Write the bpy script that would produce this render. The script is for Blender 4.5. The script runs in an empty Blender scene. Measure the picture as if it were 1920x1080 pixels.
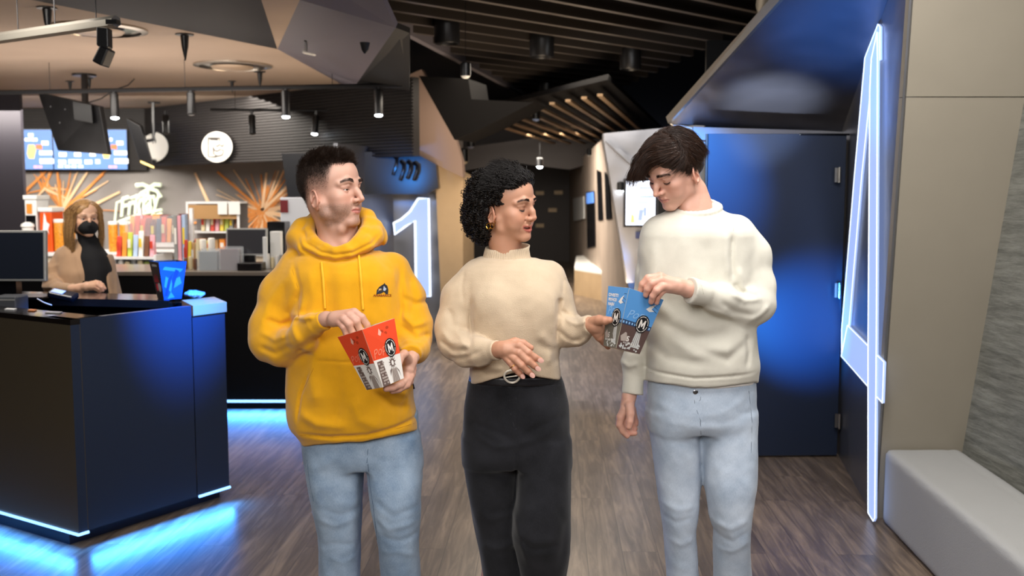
import bpy, bmesh, math, random, os
import numpy as np
from mathutils import Vector, Matrix, Euler
random.seed(7); np.random.seed(7)
D = bpy.data; S = bpy.context.scene; C = S.collection
R = math.radians
# ---------------------------------------------------------------- camera
CAMZ, PITCH, FPX = 1.6, R(5.35), 1867.0
cam = D.objects.new('camera', D.cameras.new('camera')); C.objects.link(cam)
cam.location = (0, 0, CAMZ); cam.rotation_euler = (math.pi/2-PITCH, 0, 0)
cam.data.sensor_width = 36; cam.data.lens = 36*FPX/1920; cam.data.clip_end = 100
cam.data.dof.use_dof = True; cam.data.dof.focus_distance = 3.0; cam.data.dof.aperture_fstop = 3.8
S.camera = cam
S.view_settings.view_transform = 'Standard'; S.view_settings.look = 'None'
S.view_settings.gamma = 1; S.view_settings.exposure = 0.0; S.view_settings.use_curve_mapping = False
try:
    S.cycles.max_bounces = 6; S.cycles.diffuse_bounces = 3; S.cycles.glossy_bounces = 4
    S.cycles.transmission_bounces = 5; S.cycles.transparent_max_bounces = 8
    S.cycles.sample_clamp_indirect = 4.0; S.cycles.caustics_reflective = False; S.cycles.caustics_refractive = False
except Exception: pass
# ---------------------------------------------------------------- world and lights
w = D.worlds.new('world'); S.world = w; w.use_nodes = True
w.node_tree.nodes['Background'].inputs[0].default_value = (0.55, 0.6, 0.8, 1)
w.node_tree.nodes['Background'].inputs[1].default_value = 0.12
def look(o, t):
    o.rotation_euler = (Vector(t)-o.location).to_track_quat('-Z', 'Y').to_euler()
def area(name, loc, tgt, sx, sy, power, col=(1,1,1)):
    l = D.lights.new(name, 'AREA'); l.shape = 'RECTANGLE'; l.size = sx; l.size_y = sy; l.energy = power; l.color = col
    o = D.objects.new(name, l); C.objects.link(o); o.location = loc; look(o, tgt); return o
def spot(name, loc, tgt, power, col=(1,1,1), ang=60, blend=.6, rad=.04):
    l = D.lights.new(name, 'SPOT'); l.energy = power; l.color = col; l.spot_size = R(ang); l.spot_blend = blend; l.shadow_soft_size = rad
    o = D.objects.new(name, l); C.objects.link(o); o.location = loc; look(o, tgt); return o
def point(name, loc, power, col=(1,1,1), rad=.1):
    l = D.lights.new(name, 'POINT'); l.energy = power; l.color = col; l.shadow_soft_size = rad
    o = D.objects.new(name, l); C.objects.link(o); o.location = loc; return o
#LIGHTS
area('lobby_ceiling_light', (-.7,-1.0,2.9), (-.1,3.1,1.1), 2.4, 1.4, 112, (1,.96,.92))
area('lobby_ceiling_light_right', (2.4,.3,2.9), (.3,3.1,1.1), 1.6, 1.2, 32, (1,.92,.93))
area('lobby_overhead_light', (.2,1.9,3.3), (.2,3.4,.4), 2.2, 1.0, 60, (1,.96,.92))
area('lobby_magenta_light', (2.6,3.6,2.4), (-.3,3.1,1.6), .4, .4, 9, (1,.40,.62))
area('snack_bar_light', (-5.2,11.6,2.68), (-5.2,12.6,0), 5, 1.6, 420, (1,.92,.82))
area('snack_front_light', (-4.2,8.0,2.66), (-4.2,8.6,0), 4, 1.6, 150, (1,.93,.85))
area('ceiling_wash_light', (-3.6,8.3,1.95), (-3.6,8.3,3), 3, 2, 30, (1,.88,.78))
area('corridor_light', (.3,15.5,2.45), (.6,16,0), 1.0, 4, 300, (1,.90,.78))
area('corridor_mid_light', (.2,9.0,2.7), (.2,9.2,0), 1.5, 2.4, 90, (1,.87,.72))
area('slat_wash_light', (.3,8.0,.9), (.3,8.2,3), 1.6, 3, 110, (1,.78,.55))
area('silver_wall_light', (1.4,7.6,2.5), (1.6,9,1.0), .8, .5, 8, (.95,.97,1))
spot('door_glow_fill', (1.1,4.4,2.5), (1.08,6.0,1.64), 1100, (.02,.30,1), 34, 1)  # unseen spot added for the blue glow on the door leaf
spot('door_low_glow_fill', (1.35,5.0,.8), (1.76,6.0,.84), 420, (.02,.28,1), 50, 1)  # second added spot in mid-air, repeats that glow lower down
spot('canopy_sheen_fill', (1.25,5.2,1.2), (1.5,5.9,2.08), 260, (.75,.85,1), 34, 1)  # added from below to give the dented metal its pale sheen, no fixture
spot('canopy_blue_fill', (1.1,4.3,1.3), (1.72,5.1,2.35), 420, (.02,.26,1), 44, 1)  # added blue tint for the canopy, source unseen
spot('hall_blue_light', (-1.1,9.2,1.75), (-1.15,10.3,1.93), 60, (.03,.3,1), 48, 1)
spot('hall_floor_light', (-1.0,9.9,1.7), (-1.0,8.8,0), 60, (.25,.48,1), 70, 1)
spot('island_side_blue_fill', (-.75,4.35,2.3), (-1.78,5.0,1.06), 2100, (.012,.22,1), 31, 1)  # added spot, cone shaped to turn the top of the island side blue
area('bench_light', (1.2,3.2,3.0), (1.9,4.0,.4), .8, .8, 40, (1,.96,.92))
area('worker_fill_light', (-2.7,5.1,2.6), (-2.6,5.7,1.1), .8, .4, 26, (1,.92,.84))  # fill added above the worker to brighten her blazer
for _x in (150,235,372,500):
    _p = (( _x-960)/FPX*13.3, 13.3, 1.97); spot('wall_washer', _p, (_p[0], 13.55, 1.2), 9, (1,.94,.88), 80, .9)
# ---------------------------------------------------------------- pixel rays and helpers
CT, ST = math.cos(PITCH), math.sin(PITCH)
def ray(px, py):
    u = (px-960)/FPX; v = (540-py)/FPX
    return Vector((u, CT+v*ST, -ST+v*CT))
def P(px, py, Y):                      # point at depth Y seen at that pixel
    d = ray(px, py); t = Y/d.y
    return Vector((d.x*t, Y, CAMZ+d.z*t))
def PZ(px, py, z):                     # point at height z
    d = ray(px, py); t = (z-CAMZ)/d.z
    return Vector((d.x*t, d.y*t, z))
def lin(c):
    return tuple((x/12.92 if x <= .04045 else ((x+.055)/1.055)**2.4) for x in c)
def hx(h):
    h = h.lstrip('#'); return lin(tuple(int(h[i:i+2], 16)/255 for i in (0,2,4)))+(1,)
_m = {}
def mat(name, col, rough=.5, metal=0, emis=None, estr=0, bump=0, bscale=60, var=0, vscale=4, spec=.5, coat=0, sss=0, alpha=1, trans=0, aniso=0, sheen=0, ior=1.45, stretch=None, coatr=.1):
    if name in _m: return _m[name]
    m = D.materials.new(name); m.use_nodes = True; nt = m.node_tree; n = nt.nodes; L = nt.links
    b = n['Principled BSDF']; c = hx(col) if isinstance(col, str) else tuple(col)+(1,)*(4-len(col))
    I = b.inputs
    I['Base Color'].default_value = c; I['Roughness'].default_value = rough; I['Metallic'].default_value = metal
    I['Specular IOR Level'].default_value = spec; I['Coat Weight'].default_value = coat; I['Coat Roughness'].default_value = coatr
    I['IOR'].default_value = ior; I['Transmission Weight'].default_value = trans; I['Alpha'].default_value = alpha
    I['Anisotropic'].default_value = aniso; I['Sheen Weight'].default_value = sheen
    if sss: I['Subsurface Weight'].default_value = sss; I['Subsurface Radius'].default_value = (.012,.005,.003); I['Subsurface Scale'].default_value = 1
    if emis is not None:
        I['Emission Color'].default_value = hx(emis) if isinstance(emis, str) else tuple(emis)+(1,); I['Emission Strength'].default_value = estr
    if bump or var:
        tc = n.new('ShaderNodeTexCoord'); src = tc.outputs['Object']
        if stretch:
            mp = n.new('ShaderNodeMapping'); mp.inputs['Scale'].default_value = stretch; L.new(src, mp.inputs[0]); src = mp.outputs[0]
    if var:
        nz = n.new('ShaderNodeTexNoise'); nz.inputs['Scale'].default_value = vscale; nz.inputs['Detail'].default_value = 6; L.new(src, nz.inputs['Vector'])
        mr = n.new('ShaderNodeMapRange'); mr.inputs[1].default_value = .3; mr.inputs[2].default_value = .7; mr.inputs[3].default_value = 1-var; mr.inputs[4].default_value = 1+var
        L.new(nz.outputs['Fac'], mr.inputs[0])
        mx = n.new('ShaderNodeMix'); mx.data_type = 'RGBA'; mx.blend_type = 'MULTIPLY'; mx.inputs[0].default_value = 1; mx.inputs[6].default_value = c
        L.new(mr.outputs[0], mx.inputs[7]); L.new(mx.outputs[2], I['Base Color'])
    if bump:
        nb = n.new('ShaderNodeTexNoise'); nb.inputs['Scale'].default_value = bscale; nb.inputs['Detail'].default_value = 4; L.new(src, nb.inputs['Vector'])
        bp = n.new('ShaderNodeBump'); bp.inputs['Strength'].default_value = min(1, bump); bp.inputs['Distance'].default_value = .004; L.new(nb.outputs['Fac'], bp.inputs['Height']); L.new(bp.outputs[0], I['Normal'])
    _m[name] = m; return m
def vcol(m, attr='Col'):               # base colour from the surface's own colour attribute
    nt = m.node_tree; a = nt.nodes.new('ShaderNodeAttribute'); a.attribute_name = attr
    nt.links.new(a.outputs['Color'], nt.nodes['Principled BSDF'].inputs['Base Color']); return m
def tag(o, label=None, cat=None, group=None, kind=None):
    if label: o['label'] = label
    if cat: o['category'] = cat
    if group: o['group'] = group
    if kind: o['kind'] = kind
    return o
def empty(name, loc, label=None, cat=None, group=None, rz=0):
    o = D.objects.new(name, None); C.objects.link(o); o.location = loc; o.rotation_euler = (0,0,rz); o.empty_display_size = .05
    return tag(o, label, cat, group)
class MB:
    """collects geometry in WORLD coordinates; build() links ONE mesh object"""
    def __init__(s): s.v = []; s.f = []; s.mi = []; s.cur = 0
    def add(s, vs, fs):
        k = len(s.v); s.v += [tuple(v) for v in vs]; s.f += [tuple(i+k for i in f) for f in fs]; s.mi += [s.cur]*len(fs); return s
    def box(s, c, d, rz=0, M=None):
        x, y, z = [q/2 for q in d]
        vs = [Vector((a*x, b*y, e*z)) for a in (-1,1) for b in (-1,1) for e in (-1,1)]
        M = M or Matrix.Rotation(rz, 3, 'Z'); c = Vector(c)
        return s.add([M@v+c for v in vs], [(0,1,3,2),(4,6,7,5),(0,4,5,1),(2,3,7,6),(0,2,6,4),(1,5,7,3)])
    def bb(s, a, b):                   # box from corner to corner
        a = Vector(a); b = Vector(b); return s.box((a+b)/2, [abs(q) for q in (b-a)])
    def hexa(s, p):                    # 8 points: bottom 4 then top 4
        return s.add(p, [(3,2,1,0),(4,5,6,7),(0,1,5,4),(1,2,6,5),(2,3,7,6),(3,0,4,7)])
    def prism(s, pts, off):            # polygon extruded by vector off
        n = len(pts); off = Vector(off); a = [Vector(p) for p in pts]
        return s.add(a+[p+off for p in a], [tuple(range(n))[::-1], tuple(range(n, 2*n))]+[(i, (i+1) % n, n+(i+1) % n, n+i) for i in range(n)])
    def tube(s, pts, r, n=8, cap=True):
        pts = [Vector(p) for p in pts]; rs = r if isinstance(r, (list, tuple)) else [r]*len(pts)
        k = len(s.v); up = None; vs = []
        for i, p in enumerate(pts):
            t = (pts[min(i+1, len(pts)-1)]-pts[max(i-1, 0)]).normalized()
            if up is None: up = t.orthogonal().normalized()
            up = (up-t*up.dot(t)); up = up.normalized() if up.length > 1e-6 else t.orthogonal().normalized()
            sd = t.cross(up)
            vs += [p+(up*math.cos(2*math.pi*j/n)+sd*math.sin(2*math.pi*j/n))*rs[i] for j in range(n)]
        fs = []
        for i in range(len(pts)-1):
            for j in range(n): fs.append((i*n+j, i*n+(j+1) % n, (i+1)*n+(j+1) % n, (i+1)*n+j))
        if cap: fs += [tuple(range(n))[::-1], tuple(range((len(pts)-1)*n, len(pts)*n))]
        return s.add(vs, fs)
    def lathe(s, prof, c=(0,0,0), n=24, M=None):   # prof [(r,z)]
        c = Vector(c); M = M or Matrix.Identity(3); vs = []
        for r, z in prof:
            for j in range(n): vs.append(M@Vector((r*math.cos(2*math.pi*j/n), r*math.sin(2*math.pi*j/n), z))+c)
        fs = [(i*n+j, i*n+(j+1) % n, (i+1)*n+(j+1) % n, (i+1)*n+j) for i in range(len(prof)-1) for j in range(n)]
        fs += [tuple(range(n))[::-1], tuple(range((len(prof)-1)*n, len(prof)*n))]
        return s.add(vs, fs)
    def build(s, name, m, parent=None, smooth=False, bevel=0, kind=None):
        vs = s.v
        if parent is not None:
            par = parent; inv = Matrix.Translation(par_world(par)).inverted() if par.rotation_euler.z == 0 else (Matrix.Translation(par_world(par))@Matrix.Rotation(par.rotation_euler.z, 4, 'Z')).inverted()
            vs = [inv@Vector(v) for v in vs]; org = None
        else:
            org = Vector(s.v[0]) if 0 else Vector((sum(v[0] for v in vs)/len(vs), sum(v[1] for v in vs)/len(vs), min(v[2] for v in vs)))
            vs = [Vector(v)-org for v in vs]
        me = D.meshes.new(name); me.from_pydata([tuple(v) for v in vs], [], s.f); me.update()
        ms = m if isinstance(m, (list, tuple)) else [m]
        for q in ms: me.materials.append(q)
        if len(ms) > 1: me.polygons.foreach_set('material_index', s.mi)
        bm = bmesh.new(); bm.from_mesh(me); bmesh.ops.recalc_face_normals(bm, faces=bm.faces); bm.to_mesh(me); bm.free()
        if smooth:
            me.polygons.foreach_set('use_smooth', [True]*len(me.polygons))
            me.set_sharp_from_angle(angle=R(40))
        o = D.objects.new(name, me); C.objects.link(o)
        if parent is not None: o.parent = parent
        else: o.location = org
        if bevel:
            bv = o.modifiers.new('bevel', 'BEVEL'); bv.width = bevel; bv.segments = 2; bv.limit_method = 'ANGLE'; bv.angle_limit = R(40)
        if kind: o['kind'] = kind
        return o
def par_world(o):
    p = Vector(o.location)
    while o.parent is not None: o = o.parent; p = p+Vector(o.location)
    return p
def text_poly(txt, size=1, bold=0, shear=0):
    cu = D.curves.new('t', 'FONT'); cu.body = txt; cu.size = size; cu.align_x = 'CENTER'; cu.align_y = 'CENTER'; cu.offset = bold; cu.shear = shear; cu.resolution_u = 3
    o = D.objects.new('t', cu); C.objects.link(o)
    me = o.to_mesh(); vs = [v.co.copy() for v in me.vertices]; fs = [tuple(p.vertices) for p in me.polygons]
    o.to_mesh_clear(); D.objects.remove(o); D.curves.remove(cu); return vs, fs
# ---------------------------------------------------------------- distance-field sculpting (numpy)
def V3(v): return np.array([v[0], v[1], v[2]], dtype=np.float64)
def smin(a, b, k):
    h = np.maximum(k-np.abs(a-b), 0)/k; return np.minimum(a, b)-h*h*k*.25
def smax(a, b, k): return -smin(-a, -b, k)
class SDF:
    def __init__(s): s.ops = []; s.post = []
    def _add(s, f, c, r, op, k): s.ops.append((f, V3(c), r, op, k)); return s
    def cone(s, a, b, ra, rb, k=.01, op='u', flat=None):
        a = V3(a); b = V3(b); ba = b-a; L2 = max(1e-9, ba@ba)
        if flat is not None: fd = V3(flat[0]); fd = fd/np.linalg.norm(fd); fs = flat[1]
        def f(p):
            q = p-a; t = np.clip(q@ba/L2, 0, 1); e = q-t[:,None]*ba
            r = ra+t*(rb-ra)
            if flat is not None:       # squash section along fd by factor fs
                w_ = e@fd; e = e+np.outer(w_*(1/fs-1), fd); n = np.sqrt((e*e).sum(1)); return (n-r)*np.where(n > 1e-9, 1-(1-fs)*np.abs(w_/fs)/np.maximum(n, 1e-9), 1)
            return np.sqrt((e*e).sum(1))-r
        return s._add(f, (a+b)/2, math.sqrt(L2)/2+max(ra, rb), op, k)
    def chain(s, pts, k=.01, op='u', flat=None):       # pts: (vec, r)
        for (a, ra), (b, rb) in zip(pts[:-1], pts[1:]): s.cone(a, b, ra, rb, k, op, flat)
        return s
    def ell(s, c, r, rot=None, k=.01, op='u'):
        c = V3(c); r = V3(r); Rm = np.array(rot) if rot is not None else None
        def f(p):
            q = p-c
            if Rm is not None: q = q@Rm
            k0 = np.sqrt(((q/r)**2).sum(1)); k1 = np.sqrt(((q/(r*r))**2).sum(1))
            return k0*(k0-1)/np.maximum(k1, 1e-9)
        return s._add(f, c, r.max(), op, k)
    def loft(s, rows, yc, k=.01, op='u', n=2.4, tilt=0, cap=.01, ramp=None):
        """rows: (z, x0, x1, halfdepth[, dy]) sorted any; section superellipse, axis z"""
        rows = sorted(rows); z = np.array([q[0] for q in rows]); x0 = np.array([q[1] for q in rows]); x1 = np.array([q[2] for q in rows])
        b = np.array([q[3] for q in rows]); dy = np.array([q[4] if len(q) > 4 else 0 for q in rows])
        cx, ax = (x0+x1)/2, (x1-x0)/2
        def sp(t, zz, arr):            # smooth interpolation (monotone hermite-ish)
            return np.interp(zz, z, arr)
        def f(p):
            zz = p[:,2]-tilt*(p[:,0]-cx.mean())
            e = .012
            c_ = (sp(0, zz-e, cx)+sp(0, zz, cx)+sp(0, zz+e, cx))/3; a_ = (sp(0, zz-e, ax)+sp(0, zz, ax)+sp(0, zz+e, ax))/3
            b_ = (sp(0, zz-e, b)+sp(0, zz, b)+sp(0, zz+e, b))/3; y_ = yc+(sp(0, zz-e, dy)+sp(0, zz, dy)+sp(0, zz+e, dy))/3
            X = np.abs(p[:,0]-c_)/a_; Y = np.abs(p[:,1]-y_)/b_
            r = (X**n+Y**n)**(1/n); g = np.sqrt((X/a_)**2+(Y/b_)**2)/np.maximum(r, 1e-6)
            d = (r-1)/np.maximum(g, 1e-6); d = np.where(r < .3, -np.minimum(a_, b_)*.7, d)
            return smax(d, np.maximum(z[0]-zz, zz-z[-1]), cap)
        cc = ((x0.min()+x1.max())/2, yc, (z[0]+z[-1])/2)
        rad = math.sqrt(((x1.max()-x0.min())/2)**2+(b.max()+np.abs(dy).max())**2+((z[-1]-z[0])/2+abs(tilt)*ax.max())**2)
        return s._add(f, cc, rad, op, k)
    def torus(s, c, rot, ra, rb, mr, k=.004, op='u'):  # elliptical ring in local xy plane
        c = V3(c); Rm = np.array(rot)
        def f(p):
            q = (p-c)@Rm; th = np.arctan2(q[:,1]/rb, q[:,0]/ra)
            e = np.stack([q[:,0]-ra*np.cos(th), q[:,1]-rb*np.sin(th), q[:,2]], 1); return np.sqrt((e*e).sum(1))-mr
        return s._add(f, c, max(ra, rb)+mr, op, k)
    def shell(s, c, r, th): pass
    def half(s, c, nrm, k=.004):       # cut away the side the normal points to (whole model)
        c = V3(c); nrm = V3(nrm); nrm /= np.linalg.norm(nrm)
        return s._add(lambda p: (p-c)@nrm, c, 99, 'i', k)
    def __call__(s, p, bc=None, br=0):
        d = np.full(len(p), .2)
        for f, c, r, op, k in s.ops:
            if bc is not None and np.linalg.norm(bc-c)-r-br > k+.03: continue
            v = f(p)
            d = smin(d, v, k) if op == 'u' else smax(d, -v, k) if op == 's' else smax(d, v, k)
        for f in s.post: d = d+f(p)
        return d
    def many(s, p, cs=.05):            # evaluate scattered points with culling
        out = np.empty(len(p)); key = np.floor(p/cs).astype(int); _, inv = np.unique(key, axis=0, return_inverse=True); inv = inv.ravel()
        order = np.argsort(inv, kind='stable'); cuts = np.flatnonzero(np.diff(inv[order]))+1
        for idx in np.split(order, cuts):
            q = p[idx]; c = (q.min(0)+q.max(0))/2; out[idx] = s(q, c, np.linalg.norm(q.max(0)-c)+1e-6)
        return out
    def grad(s, p, e=.001):
        g = np.empty_like(p)
        for i in range(3):
            d = np.zeros(3); d[i] = e; g[:,i] = s.many(p+d)-s.many(p-d)
        return g/np.maximum(np.linalg.norm(g, axis=1)[:,None], 1e-9)
    def mesh(s, lo, hi, h):
        lo = V3(lo); hi = V3(hi); B = 16; nb = np.maximum(1, np.ceil((hi-lo)/(h*B)).astype(int)); N = nb*B+1
        G = np.full(N, 1.0, dtype=np.float32); bs = h*B; hd = bs*math.sqrt(3)/2
        ax = np.arange(B+1)*h; gx, gy, gz = np.meshgrid(ax, ax, ax, indexing='ij'); loc = np.stack([gx.ravel(), gy.ravel(), gz.ravel()], 1)
        for i in range(nb[0]):
            for j in range(nb[1]):
                for k in range(nb[2]):
                    o = lo+np.array([i, j, k])*bs; c = o+bs/2
                    d0 = s(c[None], c, 0)[0]
                    sl = (slice(i*B, i*B+B+1), slice(j*B, j*B+B+1), slice(k*B, k*B+B+1))
                    if abs(d0) > hd*1.25+.012: G[sl] = d0; continue
                    G[sl] = s(loc+o, c, hd).reshape(B+1, B+1, B+1)
        return surface_nets(G, lo, h)
def surface_nets(G, lo, h):
    ins = G < 0
    c = [ins[a:a+G.shape[0]-1, b:b+G.shape[1]-1, d:d+G.shape[2]-1] for a in (0,1) for b in (0,1) for d in (0,1)]
    s = sum(q.astype(np.int8) for q in c); act = (s > 0) & (s < 8)
    idx = np.full(act.shape, -1, dtype=np.int64); I = np.argwhere(act); idx[act] = np.arange(len(I))
    acc = np.zeros((len(I), 3)); cnt = np.zeros(len(I))
    cor = [(a, b, d) for a in (0,1) for b in (0,1) for d in (0,1)]
    for p in range(8):
        for q in range(p+1, 8):
            df = [cor[q][t]-cor[p][t] for t in range(3)]
            if sum(abs(x) for x in df) != 1: continue
            A = G[I[:,0]+cor[p][0], I[:,1]+cor[p][1], I[:,2]+cor[p][2]]; Bv = G[I[:,0]+cor[q][0], I[:,1]+cor[q][1], I[:,2]+cor[q][2]]
            m = (A < 0) != (Bv < 0); t = np.where(m, A/np.where(m, A-Bv, 1), 0)
            pt = np.array(cor[p])+t[:,None]*np.array(df); acc += np.where(m[:,None], pt, 0); cnt += m
    V = lo+(I+acc/cnt[:,None])*h; F = []
    for a in range(3):
        b, d = (a+1) % 3, (a+2) % 3
        s0 = [slice(None)]*3; s1 = [slice(None)]*3; s0[a] = slice(0, -1); s1[a] = slice(1, None)
        s0[b] = s1[b] = slice(1, -1); s0[d] = s1[d] = slice(1, -1)
        A = ins[tuple(s0)]; Bv = ins[tuple(s1)]; E = np.argwhere(A != Bv)
        if not len(E): continue
        fl = A[E[:,0], E[:,1], E[:,2]]
        base = E.copy(); base[:,b] += 1; base[:,d] += 1
        def g(db, dd):
            e = base.copy(); e[:,b] -= db; e[:,d] -= dd; return idx[e[:,0], e[:,1], e[:,2]]
        q = np.stack([g(1,1), g(0,1), g(0,0), g(1,0)], 1); q[~fl] = q[~fl][:,::-1]; F.append(q)
    F = np.concatenate(F); F = F[(F >= 0).all(1)]
    return V, F
def np_obj(name, V, F, m, parent=None, col=None, smooth=True, loc=None):
    org = V3(par_world(parent)) if parent is not None else (V3(loc) if loc is not None else np.zeros(3))
    me = D.meshes.new(name); n = F.shape[1]
    me.vertices.add(len(V)); me.vertices.foreach_set('co', (V-org).astype(np.float32).ravel())
    me.loops.add(F.size); me.loops.foreach_set('vertex_index', F.astype(np.int32).ravel())
    me.polygons.add(len(F)); me.polygons.foreach_set('loop_start', np.arange(0, F.size, n, dtype=np.int32))
    try: me.polygons.foreach_set('loop_total', np.full(len(F), n, dtype=np.int32))
    except Exception: pass
    me.polygons.foreach_set('use_smooth', np.full(len(F), smooth))
    me.update(calc_edges=True); me.validate()
    me.materials.append(m)
    if col is not None:
        a = me.color_attributes.new('Col', 'FLOAT_COLOR', 'POINT'); c4 = np.ones((len(V), 4), dtype=np.float32); c4[:,:3] = col; a.data.foreach_set('color', c4.ravel())
    o = D.objects.new(name, me); C.objects.link(o)
    if parent is not None: o.parent = parent
    else: o.location = tuple(org)
    return o
def join_np(parts):                    # [(V,F[,col])]
    k = 0; Vs, Fs, Cs = [], [], []
    for q in parts:
        Vs.append(q[0]); Fs.append(q[1]+k); k += len(q[0])
        if len(q) > 2: Cs.append(q[2])
    return (np.concatenate(Vs), np.concatenate(Fs))+((np.concatenate(Cs),) if Cs else ())
_rs = np.random.RandomState(3)
_nw = [( _rs.normal(size=3), _rs.uniform(0, 6.28)) for _ in range(40)]
def wave(p, f, seed=0, st=(1,1,1), n=7):                  # cheap smooth noise in about -1..1
    q = p*np.array(st)*f; r = np.zeros(len(p))
    for i in range(n):
        a, b = _nw[(seed*7+i) % 40]; c2, d2 = _nw[(seed*5+i+11) % 40]
        r += np.sin(q@a*1.7+b+1.3*np.sin(q@c2*.9+d2))
    return r/n*1.6
def folds(segs, Y0, ymax, sc=1.0, ymin=-9):
    """fold lines: ([(px,py),...], width_px, amp_mm): ridge if amp>0, crease if <0, on the camera-side surface"""
    L = []
    for pts, wd, am in segs:
        q = [P(a, b, Y0) for a, b in pts]; L.append((np.array([(v.x, v.z) for v in q]), wd*Y0/FPX, am*.001*sc))
    def f(p):
        out = np.zeros(len(p)); mk = (p[:,1] < ymax) & (p[:,1] > ymin)
        if not mk.any(): return out
        Q = p[mk][:, [0,2]]; lo, hi = Q.min(0), Q.max(0); o = np.zeros(len(Q))
        for pl, wd, am in L:
            if (pl.min(0)-3*wd > hi).any() or (pl.max(0)+3*wd < lo).any(): continue
            best = np.full(len(Q), 9.); tt = np.zeros(len(Q)); n = len(pl)-1
            for i in range(n):
                a = pl[i]; ba = pl[i+1]-a; t = np.clip(((Q-a)@ba)/(ba@ba), 0, 1); dd = np.linalg.norm(Q-a-t[:,None]*ba, axis=1)
                m = dd < best; best = np.where(m, dd, best); tt = np.where(m, (i+t)/n, tt)
            o += -am*np.exp(-(best/wd)**2)*np.clip(np.minimum(tt, 1-tt)*5+.15, 0, 1)
        out[mk] = o; return out
    return f
def strands(paths, r0, r1, n=3):       # paths (S,K,3) -> thin tapered tubes
    Sx, K, _ = paths.shape; T = np.gradient(paths, axis=1); T /= np.maximum(np.linalg.norm(T, axis=2)[..., None], 1e-9)
    ref = np.array([.31, .52, .79]); U = np.cross(T, ref); U /= np.maximum(np.linalg.norm(U, axis=2)[..., None], 1e-9); W = np.cross(T, U)
    rr = np.linspace(0, 1, K)[None,:]; r0 = np.asarray(r0).reshape(-1,1); r = r0+(r1-r0)*rr**1.5
    V = np.stack([paths+(U*math.cos(2*math.pi*j/n)+W*math.sin(2*math.pi*j/n))*r[..., None] for j in range(n)], 2)
    V = V.reshape(-1, 3); b = (np.arange(Sx)*K*n)[:,None,None]+(np.arange(K-1)*n)[None,:,None]+np.arange(n)[None,None,:]
    b2 = (np.arange(Sx)*K*n)[:,None,None]+(np.arange(K-1)*n)[None,:,None]+((np.arange(n)+1) % n)[None,None,:]
    F = np.stack([b, b2, b2+n, b+n], -1).reshape(-1, 4)
    return V, F
# ---------------------------------------------------------------- setting materials
def wood_floor():
    m = D.materials.new('wood_planks'); m.use_nodes = True; nt = m.node_tree; n = nt.nodes; L = nt.links; b = n['Principled BSDF']
    tc = n.new('ShaderNodeTexCoord'); mp = n.new('ShaderNodeMapping'); mp.inputs['Rotation'].default_value = (0,0,math.pi/2+.04); L.new(tc.outputs['Object'], mp.inputs[0])
    br = n.new('ShaderNodeTexBrick'); L.new(mp.outputs[0], br.inputs['Vector']); br.offset = .37; br.offset_frequency = 3
    for k, v in (('Scale',1),('Mortar Size',.0012),('Mortar Smooth',.2),('Brick Width',1.25),('Row Height',.16),('Bias',0)): br.inputs[k].default_value = v
    br.inputs['Color1'].default_value = (0,0,0,1); br.inputs['Color2'].default_value = (1,1,1,1); br.inputs['Mortar'].default_value = (0,0,0,1)
    mp2 = n.new('ShaderNodeMapping'); mp2.inputs['Scale'].default_value = (2.2,26,1); L.new(mp.outputs[0], mp2.inputs[0])
    ad = n.new('ShaderNodeVectorMath'); ad.operation = 'ADD'; sc = n.new('ShaderNodeVectorMath'); sc.operation = 'SCALE'; sc.inputs['Scale'].default_value = 13
    L.new(br.outputs['Color'], sc.inputs[0]); L.new(mp2.outputs[0], ad.inputs[0]); L.new(sc.outputs[0], ad.inputs[1])
    nz = n.new('ShaderNodeTexNoise'); nz.inputs['Scale'].default_value = 1; nz.inputs['Detail'].default_value = 7; nz.inputs['Roughness'].default_value = .62; nz.inputs['Distortion'].default_value = .8; L.new(ad.outputs[0], nz.inputs['Vector'])
    nb = n.new('ShaderNodeTexNoise'); nb.inputs['Scale'].default_value = 1.6; nb.inputs['Detail'].default_value = 3; L.new(mp.outputs[0], nb.inputs['Vector'])
    a1 = n.new('ShaderNodeMath'); a1.operation = 'MULTIPLY_ADD'; a1.inputs[1].default_value = .10; L.new(br.outputs['Color'], a1.inputs[0]); L.new(nz.outputs['Fac'], a1.inputs[2])
    a2 = n.new('ShaderNodeMath'); a2.operation = 'MULTIPLY_ADD'; a2.inputs[1].default_value = .35; L.new(nb.outputs['Fac'], a2.inputs[0]); L.new(a1.outputs[0], a2.inputs[2])
    cr = n.new('ShaderNodeValToRGB'); L.new(a2.outputs[0], cr.inputs[0]); e = cr.color_ramp.elements
    e[0].position = .38; e[0].color = hx('3c322b'); e[1].position = 1.0; e[1].color = hx('a08b76')
    q = e.new(.7); q.color = hx('6a5c50')
    mm = n.new('ShaderNodeMix'); mm.data_type = 'RGBA'; L.new(br.outputs['Fac'], mm.inputs[0]); L.new(cr.outputs[0], mm.inputs[6]); mm.inputs[7].default_value = hx('2a221d')
    L.new(mm.outputs[2], b.inputs['Base Color']); b.inputs['Roughness'].default_value = .33; b.inputs['Specular IOR Level'].default_value = .5
    bp = n.new('ShaderNodeBump'); bp.inputs['Strength'].default_value = .25; bp.inputs['Distance'].default_value = .002; L.new(nz.outputs['Fac'], bp.inputs['Height']); L.new(bp.outputs[0], b.inputs['Normal'])
    return m
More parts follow.
